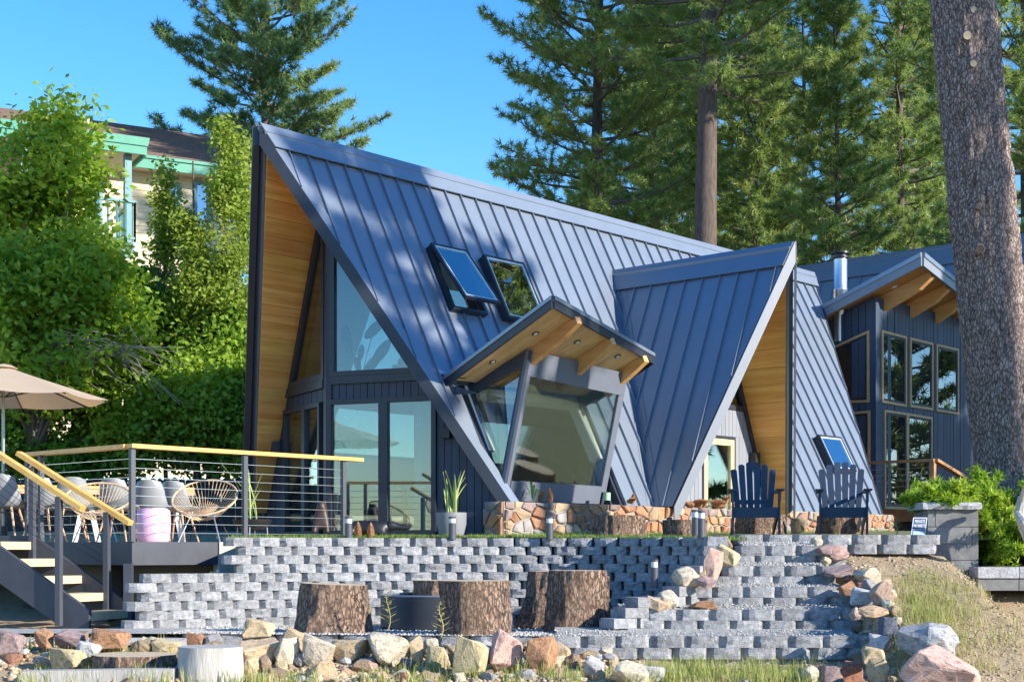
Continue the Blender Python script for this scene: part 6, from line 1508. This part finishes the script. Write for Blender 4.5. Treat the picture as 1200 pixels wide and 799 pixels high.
juniper('juniper_shrub', 'bright green juniper growing from the top of the block pier', pc, lambda r: [(pc + Vector((r.uniform(-.20, .22), r.uniform(-.1, .25), -.02)), Vector((r.uniform(-1.6, .6), r.uniform(-.9, .5), r.uniform(.0, .55))).normalized(), r.uniform(.10, .31)) for _ in range(60)], 3)
jc = Vector((5.35, 16.2, -.1))
juniper('juniper_shrub', 'spreading bright juniper on the ground right of the block pier', jc, lambda r: [(jc + Vector((r.uniform(-.45, 1.6), r.uniform(-.7, 1.0), r.uniform(-.05, .35))), Vector((r.uniform(-.7, .8), r.uniform(-1.2, .3), r.uniform(.0, .9))).normalized(), r.uniform(.35, .75)) for _ in range(240)], 4)
dw = thing('driftwood', 'pale twisted driftwood branch at the right edge in front of the juniper', 'driftwood', P(1195, 640, 14.9)); mb = MB(); q = lambda px, py, d=14.9: P(px, py, d)
mb.tube([q(1206, 638), q(1200, 620), q(1195, 600), q(1198, 585), q(1208, 575), q(1224, 570)], [.035, .05, .055, .05, .045, .03], 9); mb.tube([q(1197, 590), q(1200, 575, 14.8), q(1203, 562, 14.7)], [.035, .025, .008], 7); mb.tube([q(1192, 600), q(1200, 612, 14.7), q(1212, 640, 14.7)], [.035, .04, .035], 8); mb.build('limb', M['graywood'], dw)

# ================================================================= ROCKS
import bmesh
RC = {'tan': ((.46, .34, .18), (.62, .49, .31)), 'cream': ((.55, .46, .32), (.70, .61, .46)), 'peach': ((.50, .32, .19), (.62, .45, .29)), 'rust': ((.30, .13, .07), (.46, .25, .15)), 'mauve': ((.24, .16, .15), (.40, .29, .27)), 'pink': ((.46, .28, .21), (.60, .42, .34)), 'gray': ((.26, .25, .25), (.42, .41, .40)), 'white': ((.46, .45, .45), (.66, .65, .64)), 'slate': ((.09, .10, .13), (.17, .18, .22)), 'brown': ((.24, .17, .11), (.38, .28, .18))}
for k, (a_, b_) in RC.items(): M['rk_' + k] = mat(k + '_rock', tuple(v * .62 for v in a_), .9, b_, nscale=9, bump=.8, bscale=22, detail=8, var=.16, hvar=.012, col3=tuple((x + y) / 2 * 1.05 for x, y in zip(a_, b_)))
def rockmesh(seed, kind):
    r = random.Random(seed); bm = bmesh.new(); n = {'block': 15, 'slab': 16, 'round': 34, 'shard': 12}[kind]
    for _ in range(n):
        v = Vector((r.gauss(0, 1), r.gauss(0, 1), r.gauss(0, 1))).normalized()
        if kind in ('block', 'shard'): v = Vector([math.copysign(abs(x) ** .55, x) for x in v])
        bm.verts.new(v * r.uniform(.82, 1.0))
    bmesh.ops.convex_hull(bm, input=bm.verts); 
    bmesh.ops.delete(bm, geom=[v for v in bm.verts if not v.link_faces], context='VERTS')
    bmesh.ops.dissolve_limit(bm, angle_limit=R(14), verts=bm.verts, edges=bm.edges)
    bmesh.ops.bevel(bm, geom=bm.edges[:], offset=.05, segments=1, affect='EDGES', profile=.5)
    bmesh.ops.triangulate(bm, faces=bm.faces[:]); bmesh.ops.subdivide_edges(bm, edges=[e for e in bm.edges if e.calc_length() > .35], cuts=1, use_grid_fill=True)
    bmesh.ops.triangulate(bm, faces=bm.faces[:])
    for v in bm.verts: v.co += v.co.normalized() * (.10 * mnoise.noise(v.co * 2.3 + Vector((seed, 0, 0))) + .05 * mnoise.noise(v.co * 6 + Vector((0, seed, 0))))
    lo = [min(v.co[i] for v in bm.verts) for i in range(3)]; hi = [max(v.co[i] for v in bm.verts) for i in range(3)]
    for v in bm.verts: v.co = Vector([(v.co[i] - (lo[i] + hi[i]) / 2) / (hi[i] - lo[i]) for i in range(3)])
    me = bpy.data.meshes.new('rock'); bm.to_mesh(me); bm.free(); me.materials.append(None); return me
RM = {k: [rockmesh(100 * i + j, k) for j in range(8)] for i, k in enumerate(('block', 'slab', 'round', 'shard'))}
def rock(name, me, c, size, rot, m, label, grp, cat='rock'):
    o = link(name, me, None, c, rot, size); o.material_slots[0].link = 'OBJECT'; o.material_slots[0].material = m; return tag(o, label, cat, grp)
def depth_for(yb): return float(np.interp(yb, [738, 752, 778, 800], [13.3, 12.75, 12.35, 11.7]))
ROCKS = [(0, 28, 738, 768, 'mauve', 'block', 'gray mauve angular rock at the bottom left corner by the deck stairs', 0), (41, 63, 735, 758, 'rust', 'block', 'upright rust red rock beside the foot of the near stair stringer', 0), (65, 101, 737, 758, 'mauve', 'block', 'purplish rock right of the upright rust red rock', 0), (108, 151, 735, 761, 'rust', 'block', 'large rust red rock in front of the lowest stair tread', 0), (62, 100, 757, 783, 'tan', 'block', 'yellow tan block left of the dark log slice', 0), (92, 117, 750, 771, 'white', 'block', 'whitish rock above the left end of the dark log slice', 0), (55, 73, 759, 771, 'tan', 'slab', 'small flat tan rock between the purplish and yellow tan rocks', 0), (155, 181, 748, 763, 'brown', 'round', 'rounded brown rock above the dark log slice', 0), (180, 211, 747, 764, 'tan', 'block', 'tan rock just left of the pale upright log', 0), (220, 239, 739, 757, 'rust', 'block', 'small rust rock behind the pale upright log', 0), (240, 262, 742, 757, 'gray', 'slab', 'flat gray rock behind the right side of the pale upright log', 0),
(287, 321, 724, 749, 'tan', 'block', 'pointed tan rock left of the leftmost stump', 0), (279, 329, 746, 772, 'peach', 'slab', 'long peach colored slab right of the pale upright log', .08), (322, 350, 746, 775, 'cream', 'block', 'upright cream rock below the leftmost stump', 0), (330, 361, 737, 761, 'peach', 'shard', 'tilted peach wedge under the leftmost stump', .5), (355, 393, 745, 776, 'cream', 'block', 'large squared cream rock in front of the leftmost stump', .15), (362, 401, 771, 794, 'tan', 'slab', 'flat tan rock at the bottom edge below the squared cream rock', 0), (284, 303, 770, 789, 'tan', 'round', 'rounded yellow rock at the foot of the peach slab', 0), (302, 318, 766, 784, 'brown', 'round', 'rounded brown rock under the right end of the peach slab', 0), (391, 433, 746, 769, 'tan', 'block', 'wide grayish tan rock right of the squared cream rock', -.2), (429, 481, 741, 776, 'cream', 'round', 'large mottled cream boulder in front of the fire bowl', 0), (344, 361, 763, 777, 'gray', 'round', 'small gray stone between the cream upright and squared rocks', 0), (411, 441, 771, 784, 'brown', 'slab', 'flat brown rock below the mottled cream boulder', 0), (470, 486, 769, 783, 'slate', 'block', 'dark slate stone at the right foot of the mottled boulder', 0), (479, 496, 744, 776, 'tan', 'block', 'narrow tan rock right of the mottled cream boulder', 0), (494, 514, 747, 766, 'cream', 'round', 'pale rock in front of the left side of the tall stump', 0),
(499, 527, 756, 780, 'tan', 'block', 'yellow tan rock in front of the tall stump', 0), (533, 570, 747, 791, 'tan', 'block', 'biggest yellow tan block below the right side of the tall stump', .2), (560, 582, 749, 777, 'gray', 'block', 'shaded gray rock right of the biggest yellow tan block', 0), (574, 613, 741, 784, 'pink', 'block', 'large pinkish rock between two stumps', .25), (618, 655, 746, 788, 'rust', 'slab2', 'upright reddish slab leaning below the tallest stump', -.3), (644, 668, 752, 775, 'tan', 'block', 'tan rock right of the leaning reddish slab', .2), (661, 681, 765, 786, 'brown', 'round', 'rounded olive brown rock before the lowest step', 0), (683, 708, 767, 791, 'white', 'block', 'whitish faceted rock before the lowest step', 0), (690, 709, 783, 796, 'peach', 'round', 'small orange rock under the whitish faceted rock', 0), (715, 761, 774, 803, 'cream', 'block', 'big pale boulder at the bottom edge before the lowest step', 0), (749, 778, 777, 797, 'white', 'block', 'pale rock touching the right side of the big bottom boulder', 0),
(787, 819, 664, 689, 'cream', 'round', 'round cream rock on the left ends of the middle steps', 0, 13.95), (824, 846, 643, 688, 'pink', 'slab2', 'tall upright pinkish slab at the left end of the upper steps', .12, 14.1), (837, 866, 640, 664, 'tan', 'block', 'tan angular rock above the upright pinkish slab', .4, 14.4), (834, 858, 627, 645, 'brown', 'block', 'brown rock beside the bollard at the top of the steps', 0, 14.8), (811, 827, 666, 688, 'tan', 'shard', 'narrow tan wedge between the round cream rock and pinkish slab', .5, 14.0), (817, 838, 675, 689, 'mauve', 'slab', 'flat mauve rock at the foot of the upright pinkish slab', .3, 13.85), (769, 795, 691, 713, 'cream', 'round', 'cream rounded rock below the lowest bollard light', 0, 13.75), (756, 785, 701, 715, 'peach', 'shard', 'peach wedge left of the cream rounded rock on the steps', .35, 13.7), (742, 760, 705, 714, 'tan', 'slab', 'small flat tan stone at the left end of the second step', 0, 13.72), (808, 846, 703, 715, 'rust', 'slab', 'flat reddish stone lying on the second step', 0, 13.75),
(950, 964, 628, 641, 'cream', 'round', 'small cream stone at the top right of the garden steps', 0, 14.85), (956, 975, 638, 651, 'mauve', 'block', 'mauve stone below the cream stone at the top of the steps', 0, 14.6), (971, 994, 639, 659, 'pink', 'slab', 'pale pink slab beside the mauve stone at the top of the steps', .5, 14.6), (962, 974, 652, 663, 'tan', 'round', 'small tan stone at the right end of the top step', 0, 14.4), (967, 1001, 663, 676, 'mauve', 'slab', 'flat mauve rock at the right end of the fourth step', -.1, 14.2), (982, 1003, 681, 701, 'rust', 'block', 'dark reddish rock at the right end of the third step', 0, 13.9), (1001, 1037, 664, 684, 'cream', 'slab', 'pale flat rock up the bank right of the fourth step', .3, 14.3), (1011, 1026, 678, 691, 'gray', 'round', 'round gray stone in the rocks right of the steps', 0, 13.9), (997, 1031, 689, 713, 'white', 'block', 'large whitish gray rock right of the third step', .1, 13.6), (1021, 1049, 677, 709, 'pink', 'slab2', 'upright pink rock on the bank right of the steps', .4, 13.7), (1007, 1041, 709, 726, 'peach', 'slab', 'orange rock right of the second step', .1, 13.2), (994, 1009, 711, 727, 'pink', 'round', 'pinkish stone at the right end of the second step', 0, 13.3), (1030, 1051, 722, 741, 'slate', 'block', 'dark slate rock left of the gray boulder', 0, 13.0), (1019, 1043, 741, 758, 'white', 'block', 'pale stone at the right end of the lowest step', 0, 12.7), (1010, 1037, 756, 777, 'tan', 'block', 'yellow tan stone below the right end of the lowest step', 0, 12.3), (1052, 1122, 730, 768, 'gray', 'round', 'big pale gray boulder on the dirt bank', .1, 12.5), (1061, 1147, 762, 806, 'pink', 'block', 'largest pinkish gray boulder at the bottom right', .35, 11.9), (984, 1011, 773, 799, 'rust', 'block', 'reddish rock at the bottom edge left of the tan slab', 0, 11.9), (939, 961, 779, 800, 'cream', 'round', 'pale round rock at the bottom edge under the steps', 0), (959, 986, 779, 800, 'mauve', 'block', 'mauve rock beside the pale round rock under the steps', 0), (1017, 1043, 769, 800, 'tan', 'slab2', 'upright tan slab left of the largest boulder', -.5, 11.9), (1004, 1020, 602, 624, 'pink', 'slab2', 'upright pinkish boulder behind the deck chair below the skylight', .1, 21.0), (927, 945, 606, 626, 'brown', 'block', 'brown rock between the two deck chairs', 0, 21.2)]
r = random.Random(12)
for q in ROCKS:
    xa_, xb_, ya_, yb_, col, kind, lb, tilt = q[:8]; d = q[8] if len(q) > 8 else depth_for(yb_)
    if xa_ >= 1001 and yb_ > 650: d = 3.764 / (.245 + (yb_ - 645) / F)
    c = P((xa_ + xb_) / 2, (ya_ + yb_) / 2, d); wx, wz_ = (xb_ - xa_) / F * d, (yb_ - ya_) / F * d
    k2 = 'slab' if kind == 'slab2' else kind; dep = min(wx, wz_) * .8 if kind == 'slab2' else (wx * .9 if kind != 'slab' else wx * .75)
    if yb_ > 735 and d < 13.4: wz_ *= 1.12; c.z -= .015
    rock('rock', RM[k2][r.randrange(8)], c, (wx * 1.06, dep, wz_ * 1.06), (r.uniform(-.12, .12), tilt * .9, r.uniform(-.25, .25)), M['rk_' + col], lb, 'rocks edging the fire pit and steps')
cols = ['tan', 'cream', 'peach', 'tan', 'brown', 'gray', 'pink', 'rust', 'white', 'cream', 'tan']
def rubble(n, gen, s0, s1, lb, grp):
    for _ in range(n):
        x, y, lift = gen(); s = r.uniform(s0, s1); z = gz_(x, y); k = r.choice(('block', 'block', 'slab', 'round'))
        rock('rubble_stone', RM[k][r.randrange(8)], (x, y, z + lift + s * .18), (s * r.uniform(.8, 1.4), s * r.uniform(.7, 1.1), s * r.uniform(.45, .85)), (r.uniform(-.4, .4), r.uniform(-.4, .4), r.uniform(0, 6.28)), M['rk_' + (cc := r.choice(cols))], lb.replace('loose stone', ('squarish ' if k == 'block' else 'flat ' if k == 'slab' else 'rounded ') + cc + ' stone'), grp, 'stone')
def g1():
    px = r.uniform(225, 720); y = r.uniform(11.7, 12.85); return ((px - 600) / F * y, y, .09 * sstep(12.0, 12.8, y) * r.random())
def g2():
    px = r.uniform(-10, 225); y = r.uniform(11.6, 13.4); return ((px - 600) / F * y, y, 0)
def g3():
    t = r.random(); y = 11.8 + t * 2.9; px = np.interp(y, [11.8, 12.9, 13.6, 14.3, 14.7], [1004, 1008, 1000, 984, 964]) + r.uniform(-4, 44); return ((px - 600) / F * y, y, .0)
def g4():
    px = r.uniform(720, 1010); y = r.uniform(11.5, 12.4); return ((px - 600) / F * y, y, 0)
rubble(150, g1, .05, .15, 'small loose stone in the rock border in front of the stumps', 'loose stones before the stumps')
rubble(52, g2, .05, .16, 'small loose stone among the rocks before the deck stairs', 'loose stones before the deck stairs')
rubble(64, g3, .06, .17, 'small loose stone along the right side of the garden steps', 'loose stones right of the steps')
rubble(30, g4, .04, .12, 'small loose stone in the grass before the lowest step', 'loose stones before the lowest step')
pp = []
for _ in range(1500):
    x, y, lf = g1(); pp.append((x, y, gz_(x, y) + .008))
for _ in range(500):
    x, y, lf = g2(); pp.append((x, y, gz_(x, y) + .008))
for _ in range(500):
    x, y, lf = g3(); pp.append((x, y, gz_(x, y) + .008))
M['chips'] = mat('stone_chips', (.24, .16, .09), .95, (.62, .52, .38), nscale=9, col3=(.42, .31, .2))
pebbles('stone_chips', pp, .018, .05, M['chips'], 9)
# timber half sunk at the bottom left
lg = thing('ground_timber', 'gray weathered timber lying along the bottom left edge', 'timber', P(120, 795, 11.7)); a_, b_ = P(28, 795, 11.75), P(206, 792, 11.75)
mb = MB(); mb.bar(a_, b_, .16, .13); mb.build('beam', M['graywood'], lg)
# yellow object under the deck
c = P(247, 676, 16.2); yj = thing('yellow_jug', 'yellow plastic bottle lying under the deck end', 'bottle', c); mb = MB(); a_ = Vector((.8, .1, .6)).normalized(); mb.tube([c - a_ * .07, c - a_ * .06, c + a_ * .04, c + a_ * .07, c + a_ * .09], [.03, .05, .05, .022, .022], 12); mb.build('bottle_body', mat('yellow_plastic', (.62, .50, .03), .4), yj); mb = MB(); mb.tube([c + a_ * .09, c + a_ * .115], .026, 12); mb.build('bottle_cap', M['white'], yj)

# ================================================================= GRASS AND WEEDS
def grass(name, pts, hmin, hmax, wd, m, seed, lean=.5):
    g_ = np.random.default_rng(seed); n = len(pts); p = np.array(pts); h = g_.uniform(hmin, hmax, (n, 1)); az = g_.uniform(0, 6.28, n); o = np.stack([np.cos(az), np.sin(az), np.zeros(n)], 1); s = np.stack([-np.sin(az), np.cos(az), np.zeros(n)], 1) * wd * .5; l = g_.uniform(.1, lean, (n, 1)); up = np.array([[0, 0, 1.]])
    a = p - s; b = p + s; m1 = p + up * h * .55 + o * h * l * .35; t_ = p + up * h * (1 - .3 * l) + o * h * l
    Vv = np.stack([a, b, m1 + s * .7, m1 - s * .7, t_], 1).reshape(-1, 3); k = np.arange(n)[:, None] * 5; Fc = np.concatenate([k + [[0, 1, 2]], k + [[0, 2, 3]], k + [[3, 2, 4]]], 0)
    o_ = link(name, mesh_np(name, Vv, Fc, m)); return tag(o_, kind='stuff')
M['grassg'] = leaf_mat('green_grass', (.17, .23, .04), (.44, .43, .17), nscale=2.5, trans=.3, c3=(.31, .35, .09)); M['grassy'] = leaf_mat('dry_grass', (.42, .36, .14), (.58, .48, .24), nscale=3, trans=.25, c3=(.36, .36, .12)); M['turfg'] = leaf_mat('turf_blades', (.11, .20, .02), (.24, .33, .05), nscale=4, trans=.3)
r = random.Random(77)
def clumps(n, per, gen, sp):
    out = []
    for _ in range(n):
        x, y = gen()
        for _ in range(per):
            a, b = x + r.gauss(0, sp), y + r.gauss(0, sp * .8); out.append((a, b, gz_(a, b) - .005))
    return out
pxy = lambda a, b, y0, y1: (lambda: (lambda y: ((r.uniform(a, b) - 600) / F * y, y))(r.uniform(y0, y1)))
grass('foreground_grass', clumps(40, 20, pxy(470, 720, 11.45, 12.2), .05) + clumps(24, 20, pxy(225, 470, 11.4, 11.8), .05) + clumps(90, 26, pxy(740, 960, 11.5, 12.5), .08) + clumps(30, 20, pxy(20, 225, 11.4, 13.0), .05), .05, .20, .007, M['grassg'], 1)
grass('dry_grass_tufts', clumps(60, 22, pxy(230, 960, 11.45, 12.5), .05) + clumps(90, 22, pxy(1040, 1150, 11.6, 14.4), .08) + clumps(110, 14, pxy(1060, 1210, 11.5, 14.4), .16), .03, .14, .005, M['grassy'], 2, 1.0)
grass('bank_grass', clumps(60, 12, pxy(1055, 1125, 12.2, 14.6), .10) + clumps(20, 16, pxy(1035, 1090, 12.0, 13.2), .06) + clumps(12, 34, pxy(1070, 1115, 12.4, 13.6), .06), .04, .17, .005, M['grassg'], 3, .9)
tpts = []
for k in range(5200):
    s = r.uniform(S_UP, S_END); p, n = wat(s); q = p - n * (.16 + abs(r.gauss(0, .16))); tpts.append((q.x, q.y, TZ(q.y) - .01))
for k in range(2600):
    x = r.uniform(2.2, 5.0); y = 15.3 + abs(r.gauss(0, .25)); tpts.append((x, y, TZ(y) - .01))
for k in range(2500):
    q = hp(r.uniform(1.7, 12), 2.9 + abs(r.gauss(0, .15)), 0); tpts.append((q.x, q.y, TZ(q.y) - .01))
grass('terrace_grass', tpts, .02, .065, .008, M['turfg'], 4)
def weed(label, px, yb, ht, d, seed):
    r = random.Random(seed); b = P(px, yb, d); h = ht / F * d; t = thing('tall_weed', label, 'weed', b, 'tall weeds by the fire pit'); mb = MB(); pts = [b + Vector((.02 * math.sin(i), 0, h * i / 6)) for i in range(7)]; mb.tube(pts, [.006 - .0006 * i for i in range(7)], 5); lm = MB()
    for k in range(22):
        z = h * (.15 + .85 * k / 22); az = k * 2.4; o = Vector((math.cos(az), math.sin(az), .4)); p = b + Z * z; l = .09 * (1.1 - k / 26); s = Vector((-math.sin(az), math.cos(az), 0)) * .012; mb.tube([p, p + o * l], [.002, .0015], 4, caps=False); lm.add([p + o * l * .4, p + o * l * .8 + s, p + o * l * 1.3, p + o * l * .8 - s], [(0, 1, 2, 3)])
    mb.build('stem', M['grassy'], t); lm.build('leaves', M['grassy'], t)
weed('tall dry yellow weed in front of the left part of the fire bowl', 455, 738, 52, 13.3, 1)
weed('dry yellow weed against the left side of the tall stump', 517, 746, 42, 12.95, 2)
weed('green weed beside the sign on the terrace edge', 1050, 627, 22, 15.6, 3)
